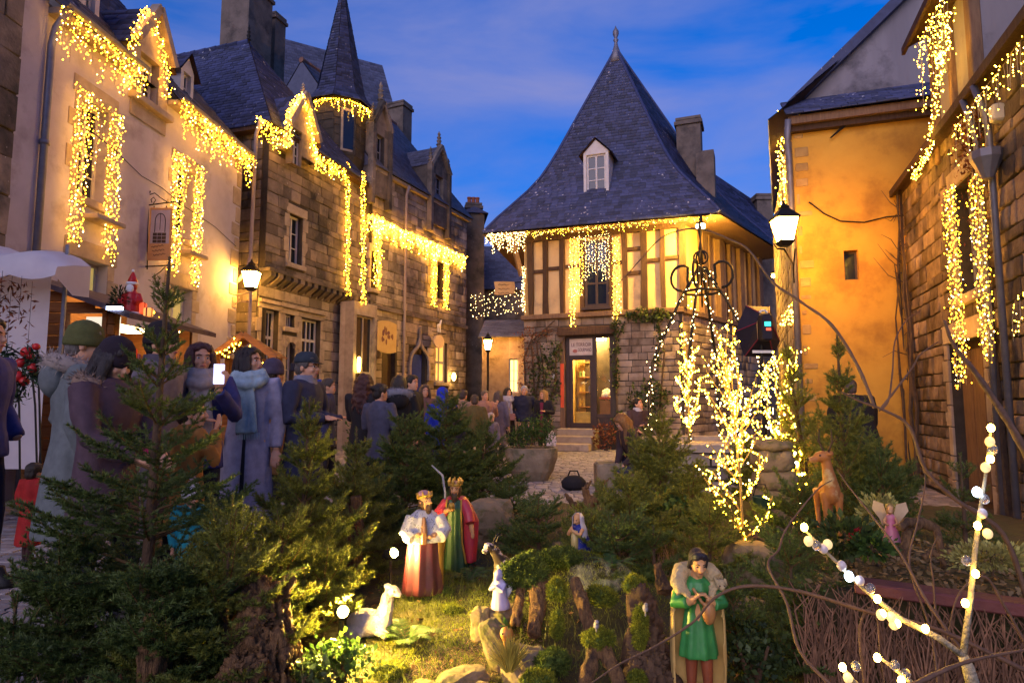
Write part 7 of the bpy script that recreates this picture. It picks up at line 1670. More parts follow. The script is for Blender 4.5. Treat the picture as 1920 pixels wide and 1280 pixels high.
rock('grey boulder under the lit twig tree', 1410, 1030, 3.9, .17, .12, .14, 9, 'rock'); rock('dark boulder behind the red king', 915, 950, 5.0, .2, .15, .2, 10); rock('flat grey rock behind the kneeling figure', 1060, 985, 4.6, .2, .1, .05, 11); rock('pale flat rock below the lit twig tree', 1395, 1110, 3.5, .11, .08, .03, 12)
def log(label, pts, rad, mat='drift', seed=0, group='stumps and driftwood in the crib', name='stump', n=12, extra=()):
    """gnarled wood: ridged tube, broken end, optional limbs (lists of points, radii)"""
    o = Vector(pts[0]); t = thing(name, label, 'driftwood', o, 0, group); mb = MB()
    def tube_(P, Rr): 
        P = [Vector(p)-o for p in P]; D = []
        for a, b_ in zip(P[:-1], P[1:]):
            for k in range(3): D.append(a+(b_-a)*k/3)
        D.append(P[-1]); RR = np.interp(np.linspace(0,1,len(D)), np.linspace(0,1,len(Rr)), Rr); mb.tube(D, list(RR), n)
    tube_(pts, rad)
    for P, Rr in extra: tube_(P, Rr)
    me = remesh(mb, max(.004, min(rad)*.2), 0); wrinkle(me, rad[0]*.22, 70, 6, seed); wrinkle(me, rad[0]*.28, 16, 9, seed+4); link('wood', me, MT[mat], t); return t
def A(px, py, Y): return at(px, py, Y)
log('short brown stake among the plants at the front', [A(280,1275,2.5), A(283,1200,2.5), A(292,1128,2.52)], [.05,.045,.03], seed=1, name='stake')
log('big reddish root stump beside the golden-tipped spruce', [A(490,1290,2.6), A(495,1200,2.65), A(500,1130,2.7), A(470,1085,2.75)], [.13,.12,.08,.03], seed=2, extra=[([A(500,1140,2.7),A(530,1110,2.7),A(535,1090,2.7)],[.05,.03,.012]), ([A(470,1250,2.55),A(440,1290,2.5)],[.09,.07])])
log('twin stems of a stump holding up the moss mound', [A(1000,1190,3.0), A(1010,1130,3.1), A(1008,1075,3.2)], [.03,.04,.06], seed=3, extra=[([A(965,1170,3.05),A(975,1110,3.15),A(990,1085,3.2)],[.02,.025,.03])])
log('leaning bark post in the middle of the mound', [A(1108,1180,2.95), A(1090,1125,3.0), A(1077,1085,3.05)], [.03,.032,.022], seed=4, name='post')
log('forked branch legs carrying a round moss cap', [A(1095,1290,2.62), A(1110,1235,2.65), A(1118,1200,2.7)], [.03,.028,.03], seed=5, extra=[([A(1165,1290,2.6),A(1145,1240,2.65),A(1128,1200,2.7)],[.025,.03,.03])])
log('thick dark trunk stump draped in moss', [A(1222,1310,2.65), A(1215,1230,2.75), A(1205,1160,2.8), A(1195,1105,2.85)], [.11,.09,.065,.045], 'bark', 6)
log('short wooden stake end behind the mossy trunk', [A(1245,1110,3.2), A(1238,1080,3.25), A(1232,1056,3.25)], [.035,.028,.02], seed=7, name='stake')
log('orange driftwood root between the flat rocks', [A(1090,960,5.0), A(1110,940,5.0), A(1135,925,5.0)], [.05,.05,.03], seed=8, extra=[([A(1105,945,5),A(1095,915,5),A(1110,900,5)],[.035,.02,.008]), ([A(1120,940,5),A(1125,910,5.1),A(1145,895,5.1)],[.03,.018,.006]), ([A(1105,950,5),A(1075,945,4.9),A(1060,925,4.9)],[.03,.02,.008])])
log('sawn pale log ends beneath the bushy spruce', [A(668,1060,3.9), A(672,1000,3.9), A(668,930,3.9)], [.035,.035,.03], 'drift', 9)
def moss(label, c, r, n, seed, mat='moss', size=.022, hang=0):
    size *= .72; n = int(n*3); o = Vector(c); r = (r[0]*(.6 if hang else .92), r[1]*(.6 if hang else .92), r[2]*(.8 if hang else .8)); t = thing('moss_cushion', label, 'moss', o, 0, 'moss cushions on the stumps'); mb = MB(); mb.ell((0,0,0), [v*.86 for v in r], 12, 8); me = remesh(mb, min(r)*.16, 1); wrinkle(me, min(r)*.55, 1.1/min(r), 1.1/min(r), seed*1.7); link('cushion', me, MT['moss_dark'], t); cv = np.empty(len(me.vertices)*3, np.float32); me.vertices.foreach_get('co', cv); cn = np.empty(len(me.vertices)*3, np.float32); me.vertices.foreach_get('normal', cn)
    ix = np.random.RandomState(seed).randint(0, len(me.vertices), n); P = cv.reshape(-1,3)[ix]+np.random.RandomState(seed+1).normal(0, min(r)*.05, (n,3)); nn = cn.reshape(-1,3)[ix]; V, Fq = leaf_cloud(P, size, seed, .2, .1 if not hang else -.6, N=nn*.8); stuff(link('fronds', np_mesh('fronds', V, Fq), MT[mat], t)); return t
moss('large dark moss mound on the twin stems', A(985,1070,3.2), (.12,.1,.10), 2600, 1, 'moss_dark', .03); moss('yellow moss over the middle of the mound', A(1045,1105,3.05), (.05,.04,.07), 900, 2); moss('hanging moss drape below the yellow moss', A(1045,1170,2.95), (.045,.04,.085), 1200, 3, 'moss', .022, 1)
moss('green moss bank behind the leaning bark post', A(1130,1115,3.1), (.08,.07,.05), 1200, 4); moss('round moss cap on the forked branch legs', A(1122,1195,2.7), (.075,.06,.04), 1500, 5); moss('yellow moss crown on the thick trunk', A(1190,1095,2.85), (.05,.05,.05), 1000, 6)
moss('long green moss drape down the thick trunk', A(1200,1175,2.7), (.045,.04,.12), 1700, 7, 'moss', .022, 1); moss('moss clump at the foot of the thick trunk', A(1195,1275,2.6), (.035,.04,.05), 600, 8); moss('soft green moss pillow at the garden front', A(1035,1240,2.75), (.09,.08,.05), 1400, 9, 'moss_dark'); moss('bright moss pillow before the boulder', A(1010,1275,2.62), (.08,.07,.04), 1000, 10)
moss('moss bank beside the kneeling figure', A(1050,1045,3.6), (.14,.1,.05), 1500, 11, 'moss_dark', .03)
rg = random.Random(77)
for k in range(34):
    x = rg.uniform(-.55, 1.5); y = rg.uniform(2.75, 4.6); r_ = rg.uniform(.03,.075)
    if -.5 < x < -.05 and y < 3.2: continue
    t = moss('small yellow-green moss hump on the crib garden floor' if k % 3 else 'small dark green moss hump on the crib garden floor', (x, y, gh(x, y)+r_*.15), (r_*1.3, r_, r_*.6), int(500*r_/.05), 100+k, 'moss' if k % 3 else 'moss_dark', .02); t['group'] = 'small yellow-green moss humps' if k % 3 else 'small dark green moss humps'
for k, (px, py, Y, r_, lab) in enumerate(((1245,960,4.8,.3,'tangled green shrub behind the knee-high shoot'),)): shrub(px, 1000, Y, r_, .2, 500, lab, 'bush', .05, 40+k, gh(at(px,1000,Y).x, Y))
shrub(1410, 1200, 2.75, .16, .15, 700, 'grey-green lichen shrub beside the shepherd', 'ivy', .03, 44, .03); shrub(640, 1220, 2.8, .13, .10, 500, 'small-leaved golden shrub under the lower spotlight', 'bush', .03, 45, .04); shrub(560, 1240, 2.65, .16, .09, 600, 'dark small-leaved shrub beside the root stump', 'ivy', .03, 46, .03)
shrub(400, 1265, 2.45, .12, .08, 260, 'bright green leafy sprig at the garden front', 'bush', .045, 47, .02); shrub(230, 1270, 2.4, .16, .09, 420, 'pale dry heather clump at the front', 'russet', .035, 48, .02)
# yellow feathery tuft and onion-headed ornament
p = A(955,1265,2.65); t = thing('feathery_tuft', 'yellow feathery tuft in front of the golden boulder', 'plant', p); mb = MB(); rg = random.Random(2)
for k in range(150):
    a, q = rg.uniform(0,6.28), rg.random()**.6; d = Vector((math.cos(a)*q*.09, math.sin(a)*q*.06, .14-.05*q+rg.uniform(-.03,.03))); mb.tube([d*.15, d*.6+Vector((0,0,.01)), d], [.0022,.0022,.0016], 3)
mb.build('stalks', pm('yellow_stalk', (.42,.32,.05), (.30,.22,.03), 20, .7, 0, isl=.3), t, fix=False)
p = A(950,1210,2.85); t = thing('gourd_bird', 'small orange gourd bird with green leaf crest', 'ornament', p); mb = MB(); mb.ell((0,0,.05), (.03,.03,.032), 12, 8); mb.tube([(0,0,.04),(-.005,0,-.0),(-.01,0,-.05)], [.016,.012,.014], 8); link('body', remesh(mb, .005, 2), pm('gourd', (.55,.24,.05), (.45,.18,.04), 14, .4), t); V, Fq = leaf_cloud(np.array([(0,0,.08)]*7), .035, 2, .5, 1.0); stuff(link('crest', np_mesh('crest', V, Fq), MT['bush'], t)); MB().ell((-.018,-.026,.058), .004, 6, 5).build('eye', EYE, t)
for k, (px, py, Y, lab) in enumerate(((1118,1172,2.68,'tiny grey bird perched on the round moss cap'), (1210,1140,2.66,'tiny pale bird perched on the mossy trunk'))):
    p = A(px, py, Y); t = thing('bird_figurine', lab, 'ornament', p); mb = MB(); mb.ell((0,0,.0), (.012,.02,.014), 10, 7); mb.ell((0,-.014,.018), .0095, 8, 6); mb.tube([(0,.015,-.002),(0,.04,-.012)], [.007,.003], 6); mb.tube([(0,-.022,.018),(0,-.03,.016)], [.003,.001], 5); mb.tube([(0,0,-.01),(0,0,-.03)], .004, 5); link('body', remesh(mb, .003, 1), pm('bird_%d' % k, (.35,.31,.33), (.2,.17,.17), 40, .6), t)

# ------------------------------------------------------------------ crib figures
def sub(t, name, mb, mat, vox=.006, sm=2, wr=None):
    me = remesh(mb, vox, sm)
    if wr: wrinkle(me, *wr)
    return link(name, me, mat, t)
GOLD = pm('gilt', (.62,.36,.06), (.5,.27,.04), 14, .35, .05, metal=.4); SKINP = pm('painted_skin', (.66,.34,.14), (.58,.28,.11), 14, .45, 0)
gl = lambda n, c, c2=None: pm(n, c, c2, 12, .42, .06, spec=.5)
def fig_head(mb, c, r, tilt=0, yaw=0):
    T_ = Matrix.Translation(c) @ Matrix.Rotation(R(yaw), 4, 'Z') @ Matrix.Rotation(R(tilt), 4, 'X') @ Matrix.Scale(r/.11, 4); head_shape(mb, T_, True); return T_
def fig_eyes(t, T_):
    mb = MB(); s_ = T_.to_scale()[0]
    for sx in (-1, 1): mb.ell(T_ @ Vector((sx*.030,-.081,-.003)), [v*s_ for v in (.011,.007,.007)], 8, 6); mb.tube([T_ @ Vector(p_) for p_ in ((sx*.014,-.094,.017), (sx*.032,-.090,.024), (sx*.047,-.077,.015))], .004*s_, 5)
    mb.build('painted_eyes', EYE, t); mb = MB(); mb.tube([T_ @ Vector(p_) for p_ in ((-.018,-.088,-.064), (0,-.098,-.063), (.018,-.088,-.064))], .005*s_, 6); mb.build('painted_lips', LIP, t)
def robe(mb, prof, folds=7, amp=.10, n=36, seed=0, squash=.75, off=(0,0)):
    mb.loft([[Vector((off[0]*z+r_*(1+amp*(1-z/prof[-1][1]*.6)*math.sin(folds*a+seed+z*3))*math.cos(a), off[1]*z+squash*r_*(1+amp*math.sin(folds*a+seed))*math.sin(a), z)) for a in [2*math.pi*k/n for k in range(n)]] for r_, z in prof])
# king in ermine cape
p = gp(795, 3.6); s = (at(795,908,3.6).z-p.z)/.62
K1 = thing('king_figure', 'crib king in maroon robe and white ermine cape', 'figurine', p, R(18), 'painted crib figures'); K1.scale = (s,)*3
mb = MB(); robe(mb, [(.115,0),(.118,.03),(.105,.15),(.092,.3),(.080,.40),(.06,.46)], 9, .09); sub(K1, 'robe', mb, gl('maroon', (.11,.02,.03), (.06,.012,.02)))
mb = MB(); mb.tube([(0,0,.40),(0,0,.47)], [.03,.028], 8); Tm = fig_head(mb, Vector((.005,-.01,.525)), .05, -14, 20); mb.tube([(-.07,0,.43),(-.10,-.05,.36),(-.04,-.10,.345)], [.03,.026,.018], 8); mb.tube([(.07,0,.43),(.10,-.05,.36),(.03,-.10,.34)], [.03,.026,.018], 8); mb.ell((-.02,-.11,.345), (.02,.016,.014)); mb.ell((.01,-.11,.338), (.02,.016,.014)); sub(K1, 'body', mb, SKINP, .005); fig_eyes(K1, Tm)
mb = MB(); robe(mb, [(.128,.30),(.13,.33),(.115,.38),(.085,.44),(.045,.475)], 5, .06, squash=.85); mb.tube([(-.07,-.03,.44),(-.105,-.05,.36),(-.07,-.09,.33)], [.045,.05,.045], 10); mb.tube([(.07,-.03,.44),(.105,-.05,.36),(.07,-.09,.33)], [.045,.05,.045], 10)
er = pm('ermine', (.56,.52,.50), (.48,.44,.42), 12, .8, .1, spots=((.03,.025,.03), -.02, .0, 60)); sub(K1, 'ermine_cape', mb, er)
mb = MB(); mb.loft([[Vector((.07+.055*f, -.02+.05*math.sin(a), .33-.33*f)) if False else Vector((.085+.035*math.cos(a), .01+.06*math.sin(a), z)) for a in [2*math.pi*k/12 for k in range(12)]] for z in (.0,.15,.32)]); sub(K1, 'gold_mantle', mb, GOLD)
mb = MB(); mb.tube([(-.02,-.115,.36),(-.02,-.105,.42),(-.02,-.1,.45)], [.02,.014,.01], 8); mb.box(-.035,-.005,-.13,-.1,.30,.36); sub(K1, 'gift_casket', mb, gl('casket', (.30,.14,.05)), .004)
TP = lambda v: Tm @ Vector(v)
mb = MB(); mb.ell(TP((0,.02,.08)), (.042,.045,.03), 12, 8); mb.build('cap', gl('rose_cap', (.55,.25,.25)), K1, True); mb = MB(); mb.tube([TP((.085*math.cos(a), .01+.1*math.sin(a), .055)) for a in [2*math.pi*k/16 for k in range(17)]], .009, 6)
for k in range(8): a = 2*math.pi*k/8; mb.tube([TP((.088*math.cos(a), .01+.103*math.sin(a), .05)), TP((.098*math.cos(a), .01+.115*math.sin(a), .12))], [.008,.003], 5)
mb.build('crown', GOLD, K1); mb = MB(); mb.ell(TP((0,-.06,-.10)), (.02,.018,.035), 10, 7); mb.ell(TP((0,.03,-.02)), (.04,.042,.045), 10, 8); mb.build('beard_and_hair', hairm((.12,.06,.025)), K1, True)
# king in red cape
p = gp(853, 4.15); s = (at(850,884,4.15).z-p.z)/.66
K2 = thing('king_figure', 'crib king in green robe, red cape and tall gold crown', 'figurine', p, R(-8), 'painted crib figures'); K2.scale = (s,)*3
mb = MB(); robe(mb, [(.085,0),(.085,.03),(.075,.15),(.07,.32),(.075,.42),(.05,.475)], 8, .10); sub(K2, 'robe', mb, gl('deep_green', (.035,.09,.03), (.02,.055,.02)))
mb = MB(); mb.tube([(0,0,.44),(0,0,.50)], [.028,.026], 8); Tm = fig_head(mb, Vector((0,-.008,.548)), .05, 0, 6); mb.tube([(-.06,0,.45),(-.1,-.05,.38),(-.02,-.09,.42)], [.026,.022,.016], 8); mb.tube([(.06,0,.45),(.11,-.04,.37),(.13,-.05,.27)], [.026,.022,.015], 8); mb.ell((0,-.095,.425), (.018,.014,.018)); mb.ell((.133,-.052,.25), (.014,.012,.026)); sub(K2, 'body', mb, SKINP, .005); fig_eyes(K2, Tm); TP = lambda v: Tm @ Vector(v)
RED = pm('red_cape', (.52,.035,.03), (.40,.03,.06), 9, .42, .06, spec=.5)
for sx in (-1, 1):
    mb = MB(); rings = []
    for z, wx, cx in ((.06,.035,.105),(.2,.055,.095),(.33,.07,.085),(.43,.05,.06),(.49,.025,.035)): rings.append([Vector((sx*(cx+wx*math.cos(a)*(1+.1*math.sin(4*a))), .03+.055*math.sin(a), z)) for a in [2*math.pi*k/16 for k in range(16)]])
    mb.loft(rings); mb.tube([(sx*.06,0,.46),(sx*.105,-.045,.385),(sx*(.05 if sx < 0 else .12),-.075,(.40 if sx < 0 else .33))], [.034,.038,.034], 10); sub(K2, 'cape', mb, RED)
    mb = MB(); mb.tube([(sx*.05,-.035,.48),(sx*.055,-.05,.35),(sx*.06,-.045,.2),(sx*.085,-.035,.06)], .006, 6); mb.build('gold_hem', GOLD, K2)
mb = MB(); mb.tube([(0,-.11,.43),(0,-.11,.455),(0,-.11,.47)], [.02,.022,.008], 10); mb.build('gift_urn', GOLD, K2, True)
mb = MB(); mb.ell(TP((0,-.062,-.115)), (.022,.02,.045), 10, 7); mb.ell(TP((0,.035,-.03)), (.045,.04,.06), 10, 8); mb.build('beard_and_hair', hairm((.10,.055,.02)), K2, True)
mb = MB(); mb.tube([TP((.085*math.cos(a), .01+.1*math.sin(a), .06)) for a in [2*math.pi*k/16 for k in range(17)]], .009, 6)
for k in range(7): a = 2*math.pi*k/7; mb.tube([TP((.088*math.cos(a), .01+.103*math.sin(a), .05)), TP((.10*math.cos(a), .01+.118*math.sin(a), .11)), TP((.085*math.cos(a), .01+.1*math.sin(a), .165))], [.010,.012,.003], 5)
mb.build('crown', GOLD, K2)
mb = MB(); pz = Vector((-.1,.12,.0)); mb.tube([pz, pz+Vector((0,0,.5)), pz+Vector((-.02,0,.62)), pz+Vector((-.1,0,.69))], [.008,.008,.008,.005], 6); K2s = None
mb.build('staff', MT['grey_wood'], K2)
# shepherd with lamb
p = gp(1304, 2.62); p.z = at(1304,1292,2.62).z; s = (at(1304,1024,2.62).z-p.z)/.60
SH = thing('shepherd_figure', 'crib shepherd in green tunic carrying a lamb on his shoulders', 'figurine', p, R(-4), 'painted crib figures'); SH.scale = (s,)*3
mb = MB(); mb.tube([(-.03,0,.2),(-.032,0,.1),(-.034,-.005,.02)], [.034,.026,.02], 10); mb.tube([(.03,0,.2),(.032,-.01,.1),(.034,-.015,.02)], [.034,.026,.02], 10); mb.ell((-.034,-.02,.012), (.02,.035,.014)); mb.ell((.034,-.03,.012), (.02,.035,.014)); sub(SH, 'stockings', mb, gl('russet_hose', (.28,.07,.025), (.2,.05,.02)), .005)
GRN = gl('tunic_green', (.045,.26,.055), (.025,.15,.03)); mb = MB(); robe(mb, [(.082,.14),(.080,.17),(.068,.25),(.055,.33),(.072,.42),(.06,.455),(.03,.475)], 8, .10, squash=.7); mb.tube([(-.06,0,.44),(-.095,-.035,.365),(-.055,-.075,.385)], [.032,.032,.026], 9); mb.tube([(.06,0,.44),(.095,-.035,.365),(.05,-.075,.375)], [.032,.032,.026], 9); sub(SH, 'tunic', mb, GRN, .005)
mb = MB(); mb.tube([(0,0,.43),(0,-.005,.50)], [.028,.026], 8); Tm = fig_head(mb, Vector((.004,-.018,.538)), .052, 16, 6); mb.tube([(-.07,-.05,.372),(-.03,-.085,.40)], [.022,.018], 8); mb.tube([(.07,-.05,.365),(.03,-.085,.395)], [.022,.018], 8)
for sx in (-1, 1): hand_shape(mb, Vector((sx*.045,-.082,.39)), Vector((-sx*.6,-.1,.55)), sx, True, 1.0, .5)
mb.tube([(0,0,.2),(0,0,.44)], [.04,.045], 8); sub(SH, 'body', mb, SKINP, .0045); fig_eyes(SH, Tm); TP = lambda v: Tm @ Vector(v)
mb = MB(); mb.ell(TP((0,.022,.03)), (.040,.044,.045), 12, 9); mb.ell(TP((0,.05,-.05)), (.036,.028,.045)); mb.ell(TP((0,-.035,.082)), (.034,.024,.017)); mb.ell(TP((.03,-.05,.066)), (.018,.014,.012)); mb.ell(TP((-.03,-.05,.066)), (.018,.014,.012)); 
for sx in (-1, 1): mb.tube([TP((sx*.03,-.04,.095)), TP((sx*.074,-.015,.04)), TP((sx*.082,.02,-.07))], [.010,.011,.008], 6)
sub(SH, 'hair', mb, hairm((.03,.022,.03)), .005)
CAPE = pm('cape_cream', (.62,.42,.14), (.48,.28,.08), 8, .5, .08); mb = MB(); rings = []
for z, w_, d_ in ((.0,.115,.05),(.12,.12,.055),(.28,.118,.055),(.40,.108,.05),(.455,.07,.035)):
    arc = [(w_*math.cos(a), .015+d_*math.sin(a)*1.1) for a in [R(-25+230*k/20) for k in range(21)]]; inn = [(x*.9, y*.86-.004) for x, y in reversed(arc)]; rings.append([Vector((x*(1+.04*math.sin(i*1.3)), y, z)) for i, (x, y) in enumerate(arc+inn)])
mb.loft(rings); sub(SH, 'cape', mb, CAPE, .006)
mb = MB(); mb.ell((.03,-.085,.345), (.03,.025,.05), 10, 8); mb.tube([(-.03,-.06,.44),(.0,-.085,.39),(.03,-.09,.36)], .008, 6); sub(SH, 'satchel', mb, gl('satchel', (.45,.22,.06), (.3,.12,.04)), .005)
LM = pm('lamb_fleece', (.55,.42,.22), (.44,.32,.15), 40, .85, .5, 120); mb = MB(); mb.tube([(-.075,-.05,.41),(-.085,-.02,.45),(-.06,.03,.485),(0,.05,.49),(.06,.03,.485),(.085,-.02,.465)], [.022,.036,.042,.042,.042,.034], 12); mb.ell((.088,-.055,.455), (.022,.03,.022)); mb.ell((.088,-.082,.448), (.013,.016,.013)); mb.ell((.112,-.04,.455), (.008,.012,.022)); mb.ell((.066,-.05,.475), (.006,.012,.014))
for a, b_ in (((-.08,-.03,.43),(-.045,-.085,.40)), ((-.06,-.02,.44),(-.035,-.08,.385)), ((.075,-.02,.45),(.04,-.085,.39)), ((.06,-.01,.45),(.03,-.08,.38))): mb.tube([a, ((a[0]+b_[0])/2, (a[1]+b_[1])/2-.01, (a[2]+b_[2])/2), b_], [.013,.010,.008], 7)
lamb = thing('lamb_figure', 'cream lamb lying across the shepherd\'s shoulders', 'figurine', p, R(-4), 'painted crib figures'); lamb.scale = (s,)*3; sub(lamb, 'body', mb, LM, .005, 2, (.003, 90, 90)); mb = MB(); mb.ell((.079,-.085,.456), .004, 6, 5); mb.ell((.097,-.085,.456), .004, 6, 5); mb.build('eyes', EYE, lamb)
# kneeling woman in blue
p = gp(1086, 3.9); s = (at(1084,962,3.9).z-p.z)/.30; s = max(.7, min(1.3, s))
MA = thing('kneeling_figure', 'kneeling veiled crib figure in star-spotted blue mantle', 'figurine', p, R(-40), 'painted crib figures'); MA.scale = (s,)*3
BLU = pm('star_blue', (.02,.03,.22), (.012,.018,.13), 10, .5, .05, spots=((.55,.5,.3), -.06, -.04, 55)); mb = MB(); mb.loft([[Vector((rx*math.cos(a), cy+ry*math.sin(a), z)) for a in [2*math.pi*k/18 for k in range(18)]] for rx, ry, cy, z in ((.075,.105,.03,0),(.078,.108,.03,.03),(.07,.085,.02,.09),(.062,.06,.0,.15),(.055,.05,-.005,.20),(.025,.03,-.005,.225))]); sub(MA, 'mantle', mb, BLU, .006)
mb = MB(); mb.tube([(0,-.005,.19),(0,-.01,.235)], [.022,.02], 8); Tm = fig_head(mb, Vector((0,-.022,.262)), .040, 18); mb.tube([(-.045,-.02,.19),(-.05,-.07,.15),(-.005,-.095,.185)], [.018,.016,.012], 8); mb.tube([(.045,-.02,.19),(.05,-.07,.15),(.005,-.095,.185)], [.018,.016,.012], 8); mb.ell((0,-.10,.20), (.009,.009,.022)); sub(MA, 'body', mb, SKINP, .0045); fig_eyes(MA, Tm); TP = lambda v: Tm @ Vector(v)
mb = MB(); mb.loft([[Vector((rx*math.cos(a), cy+ry*math.sin(a), z)) for a in [R(-35+250*k/14) for k in range(15)]]+[Vector((rx*.86*math.cos(a), cy+ry*.86*math.sin(a), z)) for a in [R(215-250*k/14) for k in range(15)]] for rx, ry, cy, z in ((.066,.07,.0,.12),(.06,.065,-.0,.18),(.046,.052,-.01,.23),(.044,.05,-.015,.275),(.025,.03,-.012,.305),(.005,.006,-.01,.312))]); sub(MA, 'veil', mb, gl('veil_white', (.62,.55,.55)), .005)
mb = MB(); mb.loft([[Vector((rx*math.cos(a), -.06+.03*math.sin(a), z)) for a in [2*math.pi*k/10 for k in range(10)]] for rx, z in ((.03,0),(.03,.1),(.025,.18))]); mb.build('dress', gl('cream_dress', (.6,.45,.15)), MA, True)
# animals
def animal(label, p, yaw, size, parts, mat, name, cat, eye=None, vox=.006, wr=None, extra=(), group='animal figures in the crib'):
    t = thing(name, label, cat, p, R(yaw), group); t.scale = (size,)*3; mb = MB()
    for k in parts:
        if k[0] == 'e': mb.ell(k[1], k[2], 12, 9, Matrix.Rotation(R(k[3]), 3, 'X') if len(k) > 3 else None)
        else: mb.tube(k[1], k[2], 9)
    sub(t, 'body', mb, mat, vox, 2, wr)
    if eye:
        for sx in (-1, 1): MB().ell((sx*eye[0], eye[1], eye[2]), eye[3], 8, 6).build('eye', EYE, t, True)
    for nm, mt_, ps in extra:
        mb = MB()
        for k in ps:
            if k[0] == 'e': mb.ell(k[1], k[2], 10, 7, Matrix.Rotation(R(k[3]), 3, 'X') if len(k) > 3 else None)
            else: mb.tube(k[1], k[2], 7)
        mb.build(nm, mt_, t, True)
    return t
WOOL = pm('wool_white', (.62,.52,.48), (.52,.42,.38), 30, .85, .5, 90)
p = gp(702, 3.24)
animal('long-necked white sheep figure lying by the lower spotlight', p, 78, (at(710,1097,3.2).z-p.z)/.30, [('e',(0,.04,.075),(.085,.12,.078)),('e',(0,-.05,.08),(.07,.07,.075)),('t',[(0,-.06,.10),(0,-.085,.18),(0,-.09,.245)],[.058,.042,.034]),('e',(0,-.115,.262),(.03,.048,.03),-20),('e',(0,-.15,.248),(.02,.026,.02)),('t',[(.05,-.05,.05),(.055,-.12,.03),(.05,-.16,.02)],[.03,.022,.016]),('t',[(-.05,-.05,.05),(-.055,-.12,.03),(-.05,-.09,.012)],[.03,.022,.016]),('e',(.07,.08,.04),(.03,.07,.04)),('e',(-.07,.08,.04),(.03,.07,.04)),('e',(.034,-.09,.225),(.01,.014,.04)),('e',(-.034,-.09,.225),(.01,.014,.04)),('e',(0,-.09,.292),(.02,.026,.012))], WOOL, 'sheep_figure', 'figurine', (.024,-.138,.266,.005), .006, (.004, 50, 50))
p = gp(942, 3.55)
animal('black and white goat figure raised behind the white figurine', p, -58, (at(930,1012,3.55).z-p.z)/.36, [('e',(0,.10,.185),(.05,.11,.055),10),('e',(0,.0,.20),(.052,.06,.065)),('t',[(0,-.01,.22),(0,-.05,.285),(0,-.07,.315)],[.045,.034,.03]),('e',(0,-.095,.325),(.027,.045,.028),-28),('e',(0,-.128,.305),(.019,.026,.018))]+[('t',[(sx*.03,y,.17),(sx*.032,y-.01,.09),(sx*.03,y,.0)],[.026,.015,.013]) for sx in (-1,1) for y in (-.02,.15)], pm('goat_pied', (.62,.50,.44), (.55,.42,.36), 12, .6, .1, stain=((.04,.025,.02), .50, .53, 14)), 'goat_figure', 'figurine', (.023,-.118,.335,.005), .006, None,
       [('ears', pm('goat_dark', (.05,.035,.03), None, 8, .6), [('e',(.036,-.075,.335),(.022,.01,.012)),('e',(-.036,-.075,.335),(.022,.01,.012)),('t',[(.012,-.06,.345),(.016,-.04,.39),(.02,-.01,.405)],[.007,.005,.002]),('t',[(-.012,-.06,.345),(-.016,-.04,.39),(-.02,-.01,.405)],[.007,.005,.002]),('t',[(0,.2,.22),(0,.225,.25)],[.012,.005])])])
p = Vector(A(937,1140,3.15)); 
t = thing('kneeling_angel', 'small white and lilac kneeling figurine on the stone slab', 'figurine', p, R(-30), 'painted crib figures'); t.scale = ((at(937,1066,3.15).z-p.z)/.20,)*3
mb = MB(); mb.loft([[Vector((rx*math.cos(a), cy+ry*math.sin(a), z)) for a in [2*math.pi*k/16 for k in range(16)]] for rx, ry, cy, z in ((.05,.055,.01,0),(.05,.055,.01,.02),(.038,.04,.0,.06),(.034,.034,0,.11),(.03,.028,0,.135),(.014,.014,0,.15))]); fig_head(mb, Vector((0,-.012,.172)), .028, 20); mb.tube([(-.03,0,.13),(-.035,-.035,.10),(0,-.045,.125)], [.013,.012,.009], 7); mb.tube([(.03,0,.13),(.035,-.035,.10),(0,-.045,.125)], [.013,.012,.009], 7); sub(t, 'body', mb, pm('lilac_white', (.52,.46,.58), (.42,.36,.52), 9, .5, .05), .004)
for sx in (-1, 1): MB().loft([[Vector((sx*(.012+w_*f), .028+.006*f, z)) for f in (0,.5,1)]+[Vector((sx*(.012+w_*f), .036+.006*f, z)) for f in (1,.5,0)] for w_, z in ((.018,.05),(.04,.09),(.045,.13),(.02,.16))]).build('wing', MT['white'], t, True)
# two white sheep backs at the garden edge
animal('woolly white sheep figure lying at the twig planter', Vector((at(1445,1270,2.3).x, 2.3, .0)), 80, 1.0, [('e',(0,.06,.13),(.07,.10,.075)),('e',(0,-.02,.12),(.06,.07,.07)),('t',[(0,-.06,.14),(0,-.10,.17)],[.045,.04]),('e',(0,-.125,.185),(.034,.045,.038)),('e',(0,-.165,.165),(.022,.025,.022)),('e',(.045,-.115,.19),(.022,.012,.012)),('e',(-.045,-.115,.19),(.022,.012,.012)),('e',(.06,.0,.05),(.03,.08,.05)),('e',(-.06,.0,.05),(.03,.08,.05))], pm('wool_grey', (.56,.54,.58), (.46,.43,.46), 40, .9, .5, 120), 'sheep_figure', 'figurine', (.028,-.15,.19,.005), .007, (.005, 45, 45))
